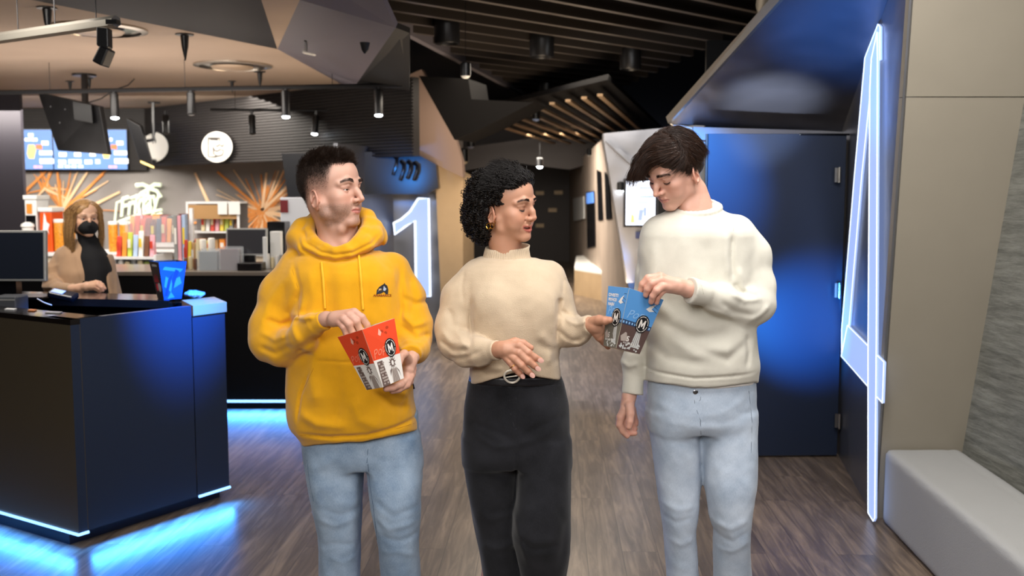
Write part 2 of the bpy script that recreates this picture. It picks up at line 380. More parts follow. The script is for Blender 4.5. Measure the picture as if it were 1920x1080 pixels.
def steel(name, col='8d8f96', rough=.28, big=.5, metal=1.0):
    m = mat(name, col, rough, metal); nt = m.node_tree; n = nt.nodes; L = nt.links; b = n['Principled BSDF']
    tc = n.new('ShaderNodeTexCoord'); nz = n.new('ShaderNodeTexNoise'); nz.inputs['Scale'].default_value = 2.2; nz.inputs['Detail'].default_value = 1.5; L.new(tc.outputs['Object'], nz.inputs['Vector'])
    mp = n.new('ShaderNodeMapping'); mp.inputs['Scale'].default_value = (3,3,260); L.new(tc.outputs['Object'], mp.inputs[0])
    n2 = n.new('ShaderNodeTexNoise'); n2.inputs['Scale'].default_value = 1; n2.inputs['Detail'].default_value = 4; L.new(mp.outputs[0], n2.inputs['Vector'])
    b1 = n.new('ShaderNodeBump'); b1.inputs['Strength'].default_value = big; b1.inputs['Distance'].default_value = .06; L.new(nz.outputs['Fac'], b1.inputs['Height'])
    b2 = n.new('ShaderNodeBump'); b2.inputs['Strength'].default_value = .12; b2.inputs['Distance'].default_value = .001; L.new(n2.outputs['Fac'], b2.inputs['Height']); L.new(b1.outputs[0], b2.inputs['Normal']); L.new(b2.outputs[0], b.inputs['Normal'])
    return m
def stone():
    m = mat('layered_concrete', '8f8f88', .85); nt = m.node_tree; n = nt.nodes; L = nt.links; b = n['Principled BSDF']
    tc = n.new('ShaderNodeTexCoord'); mp = n.new('ShaderNodeMapping'); mp.inputs['Scale'].default_value = (1.8,1.8,16); L.new(tc.outputs['Object'], mp.inputs[0])
    nz = n.new('ShaderNodeTexNoise'); nz.inputs['Scale'].default_value = 1.6; nz.inputs['Detail'].default_value = 9; nz.inputs['Roughness'].default_value = .65; nz.inputs['Distortion'].default_value = .12; nz.inputs['Roughness'].default_value = .75; L.new(mp.outputs[0], nz.inputs['Vector'])
    cr = n.new('ShaderNodeValToRGB'); e = cr.color_ramp.elements; e[0].position = .25; e[0].color = hx('4c4c46'); e[1].position = .78; e[1].color = hx('a8a89e'); L.new(nz.outputs['Fac'], cr.inputs[0]); L.new(cr.outputs[0], b.inputs['Base Color'])
    bp = n.new('ShaderNodeBump'); bp.inputs['Strength'].default_value = .8; bp.inputs['Distance'].default_value = .02; L.new(nz.outputs['Fac'], bp.inputs['Height']); L.new(bp.outputs[0], b.inputs['Normal'])
    return m
M_floor = wood_floor(); M_steel = steel('brushed_steel', '86878c', .34, .45, .8); M_canopy = steel('dented_steel', '5c5c64', .40, 1.0, .7); M_silver = steel('silver_panel', '8e8e92', .4, .5, .8)
M_tan = mat('warm_grey_ceiling', 'a39080', .8, var=.06, vscale=1.2); M_black = mat('black_paint', '08080a', .7, spec=.15); M_blackg = mat('black_gloss', '0b0b0e', .25)
M_navy = mat('navy_panel', '1a1c24', .55); M_purple = mat('mauve_grey_panel', '55505c', .5); M_taupe = mat('taupe_panel', '8c8577', .42, var=.03)
M_beige = mat('beige_wall', 'b49a78', .7, var=.08, vscale=3); M_brown = mat('dark_brown_wall', '2a1e18', .5); M_stone = stone()
M_slat = mat('slat_aluminium', '4a4440', .35, .6); M_whitep = mat('white_paint', 'd8d8d6', .5)
M_led = mat('blue_led', '9fc4ff', .5, emis=(.20,.46,1), estr=2.6); M_bulb = mat('lamp_glow', 'ffffff', .5, emis=(.85,.93,1), estr=40)
M_sign = mat('sign_glow', '8090b0', .5, emis=(.40,.54,1), estr=.9); M_signe = mat('sign_edge_glow', 'ffffff', .5, emis=(.75,.85,1), estr=1.5)
M_bfab = mat('grey_upholstery', 'a8a8a6', .75, bump=.3, bscale=250); M_door = mat('navy_door_laminate', '1d2638', .42)
M_ctr = mat('counter_laminate', '212b3e', .34, bump=.03, bscale=900); M_top = mat('polished_black_worktop', '17120f', .12)
# ---------------------------------------------------------------- floor and shell
o = MB().bb((-11,-4,-.1), (7,32,0)).build('floor', M_floor, kind='structure')
o = MB().bb((-11,-4,3.5), (7,32,3.6)).build('ceiling', M_black, kind='structure')
o = MB().bb((-11.1,-4,0), (-11,32,3.5)).build('wall_left', M_navy, kind='structure')
o = MB().bb((-11,-4.1,0), (7,-4,3.5)).build('wall_back', mat('lobby_wall','6a625a',.7), kind='structure')
o = MB().bb((6.5,-4,0), (6.6,32,3.5)).build('wall_right', M_navy, kind='structure')
# snack bar ceiling (flat, warm grey) up to the folded facets
ZC = 2.75
a, b_, c_ = PZ(60,0,ZC), PZ(520,92,ZC), PZ(640,158,ZC)
d0 = (a-b_).normalized(); ext = a+d0*6
pts = [ext, a, b_, c_, PZ(790,168,ZC), Vector((-1.0,14.2,ZC)), Vector((-10.9,14.2,ZC)), Vector((-10.9,ext.y,ZC))]
MB().prism(pts, (0,0,.04)).build('ceiling_snack_bar', M_tan, kind='structure')
def facet(name, pts, m, th=.03):
    p = [Vector(q) for q in pts]; n = (p[1]-p[0]).cross(p[2]-p[0]).normalized()
    if n.z < 0: n = -n
    mb = MB(); mb.prism(p, n*th); return mb.build(name, m, kind='structure')
f1 = P(490,0,5.3); f1b = P(478,-60,4.9); f2 = P(562,0,5.3); f3 = P(742,52,5.4); f4 = P(668,158,8.6); f5 = P(560,-60,4.9); f6 = P(690,-60,4.6)
facet('ceiling_facet_navy', [ext+Vector((0,0,0)), a, b_, f1], M_navy)
MB().prism([ext, f1, f1b, Vector((f1b.x-6, f1b.y-4, f1b.z))], (0,0,.03)).build('ceiling_facet_navy', M_navy, kind='structure')
facet('ceiling_facet_tan', [b_, f1, f2], M_tan); facet('ceiling_facet_tan', [f1, f1b, f5, f2], M_tan)
facet('ceiling_facet_mauve', [b_, f2, f3], M_purple); facet('ceiling_facet_mauve', [b_, f3, f4], M_purple); facet('ceiling_facet_mauve', [f2, f5, f6, f3], M_purple)
facet('ceiling_facet_mauve', [b_, f4, c_], M_purple)
facet('ceiling_facet_dark', [f3, f4, P(768,170,8.6), P(768,62,5.8)], M_black)
# slatted dark header over the snack bar
HB = 1.92
h0 = Vector((-9.5,13.5,0)); h1 = PZ(300,210,ZC); h1 = Vector((h1.x,13.5,0)); h2 = Vector((P(775,200,9.9).x, 9.9, 0))
M_head = mat('dark_slatted_panel', '1f1b1a', .6)
for p, q in ((h0,h1),(h1,h2)):
    HB = 1.92 if q is h1 else 1.98; mb = MB(); d = (q-p); n = d.cross(Vector((0,0,1))).normalized()*-1
    if n.y < 0: n = -n
    mb.prism([p+Vector((0,0,HB)), q+Vector((0,0,HB)), q+Vector((0,0,ZC)), p+Vector((0,0,ZC))], n*.08)
    for k in range(24):
        z = HB+.01+k*(ZC-HB)/24; mb.prism([p+Vector((0,0,z)), q+Vector((0,0,z)), q+Vector((0,0,z+.018)), p+Vector((0,0,z+.018))], -n*.02)
    mb.build('wall_header', M_head, kind='structure')
HB = 1.92
# snack wall with the orange light-trail artwork
M_art = mat('mural_grey', '8d8886', .6, var=.12, vscale=2)
MB().bb((-9.5,13.58,0), (h2.x+.3,13.7,ZC)).build('wall_snack_bar', M_art, kind='structure')
AY = 13.57
def streak(a, b, wd, m):               # painted streak on the mural
    p, q = P(a[0],a[1],AY), P(b[0],b[1],AY); d = (q-p).normalized(); s = Vector((d.z,0,-d.x))*wd/2*AY/FPX
    return MB().prism([p-s*.5, q-s, q+s, p+s*.5], (0,-.006,0))
M_or = mat('orange_paint_streak', 'e8964a', .6); M_or2 = mat('pale_orange_paint_streak', 'f6cfa4', .6)
rr = random.Random(4)
mb1, mb2 = MB(), MB()
def burst(cx, cy, n, r0, r1, a0, a1):
    for i in range(n):
        t = rr.uniform(a0, a1); L_ = rr.uniform(r0, r1); p = P(cx+rr.uniform(-4,4), cy+rr.uniform(-4,4), AY); q = P(cx+L_*math.cos(t), cy+L_*math.sin(t), AY)
        if q.z > HB+.1: q = p+(q-p)*max(.1, (HB+.1-p.z)/(q.z-p.z))
        d = (q-p).normalized(); wd = rr.uniform(1.5,6); s = Vector((d.z,0,-d.x))*wd/2*AY/FPX; dy = rr.uniform(.002,.014)
        (mb1 if rr.random() < .6 else mb2).prism([p-s, q-s*.4, q+s*.4, p+s], (0,-dy,0))
burst(492,398,90,25,100,0,6.28); burst(118,392,26,30,110,3.0,6.6); burst(84,352,14,20,60,0,6.28)
for a_, b2 in (((116,395),(165,322)),((116,395),(108,322)),((45,362),(88,320)),((122,398),(200,318)),((175,385),(225,360)),((392,382),(366,324)),((492,395),(408,322)),((492,395),(560,330)),((492,395),(500,324)),((480,400),(350,420))):
    p, q = P(a_[0],a_[1],AY), P(b2[0],b2[1],AY); d = (q-p).normalized(); s = Vector((d.z,0,-d.x))*.022
    (mb1 if rr.random() < .5 else mb2).prism([p-s, q-s*.6, q+s*.6, p+s], (0,-.016,0))
mb1.build('mural_streaks_orange', M_or, kind='structure'); mb2.build('mural_streaks_pale', M_or2, kind='structure')
# left pillar
x1 = P(42,300,11.2).x
MB().bb((x1-1.6,11.2,0), (x1,11.26,ZC)).build('wall_pillar_left', mat('plum_grey_paint','2e2b33',.5), kind='structure')
# ---------------------------------------------------------------- black slat ceiling of the corridor
ZS = 2.9
VR = Vector(((1337-960)/FPX,1,0)); VS = Vector(((3000-960)/FPX,1,0)).normalized(); VN = Vector((-VS.y,VS.x,0))
rl0 = PZ(653,0,ZS); rl0 = Vector((rl0.x,rl0.y,0)); rd = VR.normalized()
right_dir = Vector((-.12,1,0)).normalized(); rr0 = PZ(1395,60,ZS); rr0 = Vector((rr0.x,rr0.y,0))
def hit(p, d, q, e):                   # intersection of p+s*d and q+t*e in plan
    det = d.x*-e.y+e.x*d.y; r = q-p; return (r.x*-e.y+e.x*r.y)/det
mb = MB(); k = 0
base = rl0-rd*5
for i in range(120):
    p = base+rd*(i*.58)
    if p.y > 22: break
    t = hit(p, VS, rr0, right_dir)
    if t <= 0.1: continue
    q = p+VS*min(t, 9); s = VN*.026
    mb.prism([Vector((v.x,v.y,ZS)) for v in (p-s, q-s, q+s, p+s)], (0,0,.09))
mb.build('ceiling_slats', M_slat, kind='structure')
# edge rail of the slat field
p, q = rl0-rd*4, rl0+rd*13; s = Vector((rd.y,-rd.x,0))*.03
MB().prism([Vector((v.x,v.y,ZS-.03)) for v in (p-s,q-s,q+s,p+s)], (0,0,.12)).build('trim_1', mat('grey_trim','56535a',.5), kind='structure')
# lower slatted soffit along the corridor
mb = MB(); ZL = 2.55
for i in range(9):
    p = PZ(885+i*30, 222-i*5.2, ZL); q = p+rd*8.0; s = Vector((rd.y,-rd.x,0))*.028
    mb.prism([Vector((v.x,v.y,ZL)) for v in (p-s,q-s,q+s,p+s)], (0,0,.025))
mb.build('ceiling_corridor_slats', mat('tan_slat','8f7556',.5), kind='structure')
pa, pb = PZ(870,228,ZL), PZ(1140,170,ZL)
MB().prism([Vector((pa.x,pa.y,ZL+.1)), Vector((pb.x,pb.y,ZL+.1)), Vector((pb.x+2.2,pb.y+10,ZL+.1)), Vector((pa.x+2.2,pa.y+10,ZL+.1))], (0,0,.05)).build('ceiling_corridor', M_black, kind='structure')
# black bulkhead left of the corridor
MB().prism([P(785,142,9.2), P(878,148,9.2), P(884,186,9.2), P(1000,192,9.2), P(905,240,9.2), P(852,262,9.2)], (.15,.5,0)).build('ceiling_bulkhead', mat('bulkhead_black','060505',.8,spec=.1), kind='structure')
# ---------------------------------------------------------------- corridor
YE = 24
MB().bb((P(840,400,YE).x,YE,0), (P(1075,400,YE).x,YE+.1,3.4)).build('wall_corridor_end', M_brown, kind='structure')
MB().prism([P(858,278,19), P(1068,250,19), P(1130,262,19), P(1128,300,19), P(1068,318,19), P(960,305,19), P(858,322,19)], (0,.4,0)).build('ceiling_corridor_beam', M_brown, kind='structure')
# beige leaning corridor wall on the right
e0 = PZ(1192,640,0); g0 = PZ(1068,492,0); g1 = P(1068,318,g0.y)
def onwall(px, py, p, u, v):           # ray meets the plane through p with directions u, v
    n = u.cross(v); d = ray(px, py); t = (p-Vector((0,0,CAMZ))).dot(n)/d.dot(n); return Vector((0,0,CAMZ))+d*t
e1 = onwall(1128,262,e0,g0-e0,g1-g0)
MB().prism([e0, g0, g1, e1], (.12,0,0)).build('wall_corridor_right', mat('rosy_beige_panel','a8988a',.6,var=.12,vscale=2), kind='structure')
def wallp(px, py, off=.012):
    u, v = g0-e0, g1-g0; n = u.cross(v).normalized(); r_ = onwall(px, py, e0, u, v); s = n if n.dot(Vector((0,-1,0))-ray(px,py)) > 0 else -n
    if n.x > 0: n = -n
    return r_+n*off
mb = MB()
for q in (((1121,318),(1128,322),(1132,412),(1124,414)),((1136,322),(1143,330),(1149,410),(1139,412)),((1101,360),(1116,358),(1118,462),(1103,466))):
    mb.prism([wallp(*c) for c in q], (-.01,0,0))
mb.build('wall_corridor_niches', M_blackg, kind='structure')
mb = MB(); mb.prism([wallp(*c) for c in ((1077,372),(1097,368),(1098,410),(1078,415))], (-.02,0,0)); mb.build('wall_light_patch', M_whitep, kind='structure')
mb = MB(); mb.prism([wallp(*c, off=.02) for c in ((1103,362),(1115,360),(1116,380),(1103,382))], (-.012,0,0)); tag(mb.build('wall_screen', mat('blue_screen','4a76c8',.4,emis=(.15,.35,.9),estr=.8)), 'small blue lit screen on the far beige corridor wall', 'screen')
# white-topped bench along the corridor
bz = .45; bp = [PZ(1080,480,bz), PZ(1120,476,bz), PZ(1174,498,bz), PZ(1178,516,bz), PZ(1077,500,bz)]
bt = empty('corridor_bench', (bp[4].x, bp[4].y, 0), 'low beige bench with white cushion top along the far corridor wall', 'bench')
MB().prism([Vector((v.x,v.y,0)) for v in bp], (0,0,bz-.06)).build('base', M_beige, bt)
MB().prism([Vector((v.x,v.y,bz-.06)) for v in bp], (0,0,.06)).build('cushion', mat('white_cushion','f4f1ea',.6), bt, bevel=.01)
# silver panelled wall behind, beside the open door
SY = 9.0
sw = [PZ(1205,700,0), P(1132,262,SY), P(1132,250,SY), P(1335,232,SY), Vector((P(1335,700,SY).x,SY,0))]
sw[0] = Vector((P(1205,700,SY).x, SY, 0))
MB().prism(sw, (0,.15,0)).build('wall_silver', M_silver, kind='structure')
mb = MB(); mb.prism([P(1134,264,SY-.02), P(1142,262,SY-.02), P(1218,330,SY-.02), P(1212,336,SY-.02)], (0,-.03,0)); mb.build('trim_2', M_steel, kind='structure')
# ---------------------------------------------------------------- tan column by the corridor
CY = 10.6
MB().prism([P(815,300,CY), P(868,330,CY), P(868,560,CY), Vector((P(868,600,CY).x,CY,0)), Vector((P(828,600,CY).x,CY,0)), P(826,545,CY)], (.10,.45,0)).build('wall_column', M_beige, kind='structure')
MB().prism([P(767,140,CY-.1), P(771,284,CY-.1), P(815,307,CY-.1), P(868,333,CY-.1), P(866,300,CY-.1), P(846,235,CY-.1), P(790,130,CY-.1)], (.02,.12,0)).build('wall_column_head', mat('mauve_taupe','8a7468',.7), kind='structure')
# hall 1 entrance: steel walls, dark blue bulkhead, lit number
HY = 10.9
MB().prism([P(528,288,HY-.6), P(770,283,HY-.6), P(817,308,HY-.6), P(822,352,HY-.6), P(800,364,HY-.6), P(590,364,HY-.6), P(540,372,HY-.6)], (0,.9,0)).build('wall_hall_bulkhead', mat('blue_black_panel','10141f',.35), kind='structure')
MB().prism([P(560,330,HY), P(800,330,HY), P(828,400,HY), Vector((P(828,500,HY).x,HY,0)), Vector((P(560,500,HY).x,HY,0))], (0,.1,0)).build('wall_hall_one', M_steel, kind='structure')
MB().prism([Vector((P(739,500,HY).x,HY-.01,0)), Vector((P(739,500,HY).x,HY-.01,2.1)), Vector((P(640,500,HY-1).x,HY-1.1,2.1)), Vector((P(640,500,HY-1).x,HY-1.1,0))], (-.04,0,0)).build('wall_hall_return', M_steel, kind='structure')
def tri_fill(poly):                    # triangulate 2D polygon -> faces
    from mathutils.geometry import tessellate_polygon
    return tessellate_polygon([[Vector((p[0],p[1],0)) for p in poly]])
one = [(784,372),(804,372),(807,556),(780,556),(778,414),(760,425),(740,440),(738,418),(752,411),(768,397)]
t1 = empty('number_one_sign', P(790,540,HY-.06), 'large glowing blue-white numeral 1 on the steel wall beside the tan column', 'sign')
MB().prism([P(x,y,HY-.05) for x,y in one], (0,-.05,0)).build('numeral', M_sign, t1)
mb = MB(); rp = [P(x,y,HY-.105) for x,y in one]; mb.tube(rp+[rp[0]], .011, 6); mb.build('rim', M_signe, t1)
# coat-hook like brackets on the hall bulkhead
mb = None
for i, (x,y0,y1) in enumerate(((742,292,328),(755,303,338),(768,303,335),(780,305,338))):
    t = MB().tube([P(x-4,y0,HY-.66), P(x+2,y0+6,HY-.7), P(x+1,(y0+y1)/2,HY-.72), P(x-5,y1,HY-.7)], .018, 8).build('hook', M_blackg, smooth=True)
    tag(t, ['leftmost curved black hook with pale knob under the blue-lit bulkhead','second curved black hook from the left on the blue-lit bulkhead','third curved black hook from the left on the blue-lit bulkhead','rightmost curved black hook on the blue-lit bulkhead'][i], 'hook', 'hooks on the hall bulkhead')
# ---------------------------------------------------------------- right side: steel wall with the 4, door, canopy, taupe panel, stone wall, bench
WF, WN = Vector((2.035,6.15,0)), Vector((1.80,4.82,0)); wu = (WN-WF); wv = Vector((0,0,1))
def W4(px, py, off=0):
    r_ = onwall(px, py, WF, wu, wv); n = wu.cross(wv).normalized(); n = n if n.x < 0 else -n; return r_+n*off
wnear = W4(1710,-30)
MB().prism([WF, W4(1576,250), W4(1672,-20), wnear, WN], (.12,.03,0)).build('wall_steel', M_steel, kind='structure')
t4 = empty('number_four_sign', W4(1645,960), 'tall glowing blue-white numeral 4 on the steel wall beside the open door', 'sign')
fs = [[(1652,45),(1656,50),(1656,112),(1643,120),(1621,330),(1597,611),(1583,665),(1583,618),(1607,330),(1627,108)],
      [(1596,610),(1666,679),(1663,756),(1584,668)], [(1655,60),(1656,110),(1654,640),(1651,972),(1648,978),(1638,962),(1638,640),(1641,170),(1644,110)]]
mb, me_ = MB(), MB()
for k, f in enumerate(fs):
    q = [W4(x,y,.004+.006*k) for x,y in f]; mb.prism(q, (-.010,0,0)); q = [W4(x,y,.015+.006*k) for x,y in f]; me_.tube(q+[q[0]], .0020, 6)
mb.build('numeral', M_sign, t4); me_.build('rim', M_signe, t4)
# canopy of dented metal over the doorway
cA, cB = P(1258,232,6.3), W4(1577,250); cC = W4(1668,-10); cD = P(1478,-10,5.0)
mb = MB(); mb.prism([cA, cB, cC, cD], (0,.02,.05)); mb.build('ceiling_canopy', M_canopy, kind='structure')
mb = MB(); u1 = Vector((-.05,-.02,.02)); mb.prism([cA, cD, cD+Vector((-.01,0,.05)), cA+Vector((-.015,0,.04))], (-.02,-.02,0)); mb.build('trim_3', mat('brushed_edge','a09c94',.3,.8), kind='structure')
mb = MB(); mb.prism([P(1255,228,6.32), P(1322,246,6.32), P(1322,252,6.32), Vector((P(1322,600,6.32).x,6.32,0)), Vector((P(1300,600,6.32).x,6.32,0)), P(1300,330,6.32), P(1268,240,6.32)], (0,.05,0)); mb.build('trim_4', M_whitep, kind='structure')
MB().prism([Vector((P(1318,500,6.6).x,6.6,0)), Vector((2.6,6.6,0)), Vector((2.6,6.6,2.6)), Vector((P(1318,500,6.6).x,6.6,2.6))], (0,.05,0)).build('wall_door_recess', M_black, kind='structure')
MB().prism([P(1300,238,6.28), W4(1578,246), W4(1578,262), P(1300,262,6.28)], (0,.06,0)).build('trim_6', mat('lintel_steel','808086',.4,.5), kind='structure')
# door leaf
dh = W4(1574,848,.015); dh.z = 0; dl = PZ(1322,866,0); dl = Vector((dl.x, 5.95, 0)); DH = P(1575,251,dh.y).z
dr = empty('door_3', dl, None, None); dr['kind'] = 'structure'
dn = (dh-dl).cross(Vector((0,0,1))).normalized()
MB().prism([dl+Vector((0,0,.012)), dh+Vector((0,0,.012)), dh+Vector((0,0,DH)), dl+Vector((0,0,DH))], (.008,.045,0)).build('door_leaf', M_door, dr, bevel=.002)
mb = MB(); mb.tube([dl+Vector((-.004,.02,.012)), dl+Vector((-.004,.02,DH))], .008, 6); mb.build('edge_strip', mat('bronze_edge','4a3f38',.4,.5), dr)
mb = MB(); c0 = P(1525,261,6.02); mb.box(c0, (.26,.07,.05)); mb.box(c0+Vector((.05,-.05,.025)), (.3,.02,.012)); mb.build('door_closer', M_blackg, dr, bevel=.006)
for py in (328,545,790):
    mb = MB(); p = P(1574,py,dh.y-.06); mb.tube([p-Vector((0,0,.045)), p+Vector((0,0,.045))], .008, 10); mb.box(p+Vector((-.012,.02,0)), (.02,.01,.085)); mb.build('hinge', mat('satin_steel','b8b4ac',.3,1), dr)
# taupe panel, leaning slightly towards the room at its top
pu = Vector((1,0,0)); pe = wnear-WN
def TP(px, py): return onwall(px, py, WN, pu, pe)
tb, tt = TP(1805,842), TP(1931,128)
edge = (tt-tb); b0 = tb-edge*(tb.z/edge.z); t0 = tb+edge*((2.75-tb.z)/edge.z); tl = WN+pe*(2.75/pe.z)
for a_, c_2 in ((0,2.03),(2.034,2.75)):
    def z_(p, e, z): return p+e*((z-p.z)/e.z)
    MB().prism([z_(WN,pe,a_), z_(b0,edge,a_), z_(b0,edge,c_2), z_(WN,pe,c_2)], (0,.06,0)).build('wall_taupe', M_taupe, kind='structure')
MB().prism([WN+Vector((-.0,0,0)), wnear, wnear+Vector((-.012,-.012,0)), WN+Vector((-.012,-.012,0))], (0.01,.0,0)).build('trim_5', M_steel, kind='structure')
# layered concrete wall
sd = Vector((.05,-1,0)); 
mb = MB(); mb.prism([b0, b0+sd*3.4, t0+sd*3.4+Vector((.1,0,0)), t0], (.15,0,0)); mb.build('wall_concrete', M_stone, kind='structure')
# upholstered bench
def bench():
    s = SDF(); fl0, fl1 = Vector((1.815,4.78,0)), Vector((1.69,3.0,0))
    h = .37; nL = Vector((-1,.0667,0)).normalized()
    def f(p):
        q = p[:,0]-(1.815+(p[:,1]-4.78)*.067)      # distance in from front face
        lean = -.03*(h-p[:,2])/h
        return np.maximum.reduce([-(q-.0+lean*0), q-.62, p[:,1]-4.79, 2.6-p[:,1], p[:,2]-h, .0-p[:,2]])
    r = .03
    def g(p):
        q = p[:,0]-(1.815+(p[:,1]-4.78)*.067)
        X = np.stack([np.abs(q-.185)-.185+r, np.abs(p[:,1]-3.66)-1.10+r, np.abs(p[:,2]-h/2)-h/2+r], 1)
        d = np.sqrt((np.maximum(X,0)**2).sum(1))+np.minimum(X.max(1),0)-r
        seam = np.exp(-((q-.30)/.006)**2)*.004*(p[:,2] > h-.02)
        return d+seam+wave(p,6,3)*.0015
    s._add(g, (2,3.7,.2), 1.6, 'u', .01)
    V, F = s.mesh((1.55,2.5,-.03),(2.5,4.86,.42),.014)
    o = np_obj('upholstered_bench', V, F, M_bfab, loc=(1.9,3.7,0)); tag(o, 'long grey upholstered bench with rounded edges below the concrete wall', 'bench')
bench()
# ---------------------------------------------------------------- island counter of the snack bar
CH = 1.05
A = PZ(131,1021,0); B = PZ(412,932,0)
ab = (B-A).normalized(); al = (PZ(0,982,0)-A).normalized()
A1 = PZ(148,1000,.08); B1 = PZ(430,912,.08); ab1 = (B1-A1).normalized()
isl = empty('island_counter', (-2.9,5.3,0), 'black and blue-lit angular snack island counter with glowing strip at its foot', 'counter')
L0 = A1+al*3.2; F0 = B1+Vector((-.14,.27,0)); F1 = L0+Vector((.2,.42,0))
def zz(p, z): return Vector((p.x, p.y, z))
def wall(mb, p, q, z0, z1, th):        # upright panel from p to q, thickness inward (left of p->q)
    d = (q-p); d.z = 0; n = Vector((-d.y, d.x, 0)).normalized()*th
    mb.prism([zz(p,z0), zz(q,z0), zz(q,z1), zz(p,z1)], n)
cx = A1+ab1*.045
mb = MB(); wall(mb, cx+ab1*.004, B1-ab1*.21, .08, CH, .03); mb.build('side_panel', M_ctr, isl)
mb = MB(); mb.prism([zz(B1-ab1*.205,.08), zz(B1,.08), zz(F0,.08), zz(F0-ab1*.205,.08)], (0,0,CH-.13)); mb.build('end_cabinet', M_ctr, isl)
mb = MB(); o_ = Vector((ab1.y,-ab1.x,0))*.008; mb.prism([zz(B1-ab1*.205+o_,CH-.05), zz(B1+o_+ab1*.008,CH-.05), zz(F0+ab1*.008,CH-.05), zz(F0-ab1*.205,CH-.05)], (0,0,.05)); mb.build('end_top', mat('tan_worktop','a3876c',.25), isl)
mb = MB(); wall(mb, L0, A1, .08, CH-.025, .05); mb.build('front_panel', mat('warm_lit_laminate','4a4234',.34), isl)  # warm light on the front is put into this browner laminate colour
mb = MB(); wall(mb, A1, cx, .08, CH-.025, .2); mb.build('corner_post', M_ctr, isl)
mb = MB(); wall(mb, L0, A1, CH-.025, CH, .16); wall(mb, A1, cx, CH-.025, CH, .2); mb.build('front_ledge', M_top, isl)
mb = MB(); mb.prism([zz(L0,.6), zz(A1+al*.02+ab1*.05,.6), zz(B1-ab1*.22-Vector((.05,0,0)),.6), zz(F0-ab1*.2,.6), zz(F1,.6)], (0,0,.05)); mb.build('inner_shelf', M_black, isl)
q0, q1 = PZ(392,553,CH), PZ(-200,541,CH); w_ = Vector((.04,-.30,0))
mb = MB(); mb.prism([zz(q1,CH-.04), zz(q0-Vector((.16,0,0)),CH-.04), zz(q0-Vector((.16,0,0)),CH-.04)+w_, zz(q1,CH-.04)+w_], (0,0,.04)); mb.build('rear_worktop', M_top, isl)
mb = MB(); mb.prism([zz(q1,.08), zz(q0,.08), zz(q0,.08)+w_*.2, zz(q1,.08)+w_*.2], (0,0,CH-.12)); mb.build('rear_panel', M_black, isl)
# plinth and light strip
mb = MB(); wall(mb, A+al*3.2, A, 0, .08, .04); wall(mb, A, B, 0, .08, .04); wall(mb, B, zz(F0,0)-Vector((.03,0,0)), 0, .08, .04); mb.build('plinth', mat('dark_blue_plinth','101c34',.4), isl)
o1 = Vector((al.y,-al.x,0)); o1 = o1 if o1.y < 0 else -o1; o2 = Vector((ab1.y,-ab1.x,0)); o2 = o2 if o2.x > 0 else -o2
mb = MB(); mb.tube([zz(A1,.075)+o1*.006+al*3.2, zz(A1,.075)+o1*.006+o2*.006, zz(cx,.075)+o2*.006], .007, 6); mb.tube([zz(B1-ab1*.2,.078)+o2*.006, zz(B1,.078)+o2*.006], .007, 6)
mb.build('light_strip', M_led, isl)
def strip(name, p, q, z, nrm, W_, wd=.04, tilt=.45):
    l = D.lights.new(name, 'AREA'); l.shape = 'RECTANGLE'; l.size = (q-p).length; l.size_y = wd; l.energy = W_; l.color = (.04,.27,1)
    o = D.objects.new(name, l); C.objects.link(o); m = (p+q)/2; o.location = (m.x+nrm.x*.03, m.y+nrm.y*.03, z)
    X = (q-p).normalized(); X.z = 0; X.normalize(); Zl = -(nrm*.5+Vector((0,0,-1))*tilt).normalized(); Y_ = Zl.cross(X); X = Y_.cross(Zl)
    o.rotation_euler = Matrix((X, Y_, Zl)).transposed().to_euler(); return o
strip('counter_foot_light', A1+al*2.6, A1, .07, o1, 20); strip('counter_side_light', cx, B1, .06, o2, 8)
# things on the island
def put(name, label, cat, loc, group=None, rz=0): return empty(name, loc, label, cat, group, rz)
# patterned popcorn box standing on the counter
def quadmesh(name, q, m, parent, th=0, off=0): pass
def patch(c00, c10, c11, c01, u, v, off=0):
    p = c00*(1-u)*(1-v)+c10*u*(1-v)+c11*u*v+c01*(1-u)*v
    if off: p = p+((c10-c00).cross(c01-c00)).normalized()*off
    return p
def decal(name, polys, cs, m, parent, off=.0012, nrmsign=1, th=.0004):
    """flat printed shapes: polys in uv of the face cs=(c00,c10,c11,c01); curved faces follow by subdivision"""
    mb = MB()
    for pl in polys:
        f = tri_fill(pl); vs = [patch(*cs, u, v, off*nrmsign) for u, v in pl]; mb.add(vs, f)
    return mb.build(name, m, parent)
def circ(u, v, ru, rv, n=28): return [(u+ru*math.cos(2*math.pi*i/n), v+rv*math.sin(2*math.pi*i/n)) for i in range(n)]
def letter_M(u, v, w_, h_, sk=0):
    pts = [(-.5,-.5),(-.44,.5),(-.26,.5),(.0,.02),(.26,.5),(.44,.5),(.5,-.5),(.28,-.5),(.26,.08),(.07,-.32),(-.07,-.32),(-.26,.08),(-.28,-.5)]
    return [(u+p[0]*w_+sk*p[1]*w_, v+p[1]*h_) for p in pts]
def text_decal(name, txt, cs, u, v, w_, h_, m, parent, off=.0016, nrmsign=1, bold=0, shear=0, rot=0):
    vs, fs = text_poly(txt, 1, bold, shear)
    if not vs: return
    xs = [p.x for p in vs]; ys = [p.y for p in vs]; W_ = max(xs)-min(xs); H_ = max(ys)-min(ys); cx_, cy_ = (max(xs)+min(xs))/2, (max(ys)+min(ys))/2
    mb = MB(); o = []
    for p in vs:
        a, b = (p.x-cx_)/W_*w_, (p.y-cy_)/H_*h_; a, b = a*math.cos(rot)-b*math.sin(rot), a*math.sin(rot)+b*math.cos(rot); o.append(patch(*cs, u+a, v+b, off*nrmsign))
    mb.add(o, fs); return mb.build(name, m, parent)
b0p, b1p, b2p = PZ(300,561,CH), PZ(322,562,CH), PZ(334,559,CH)
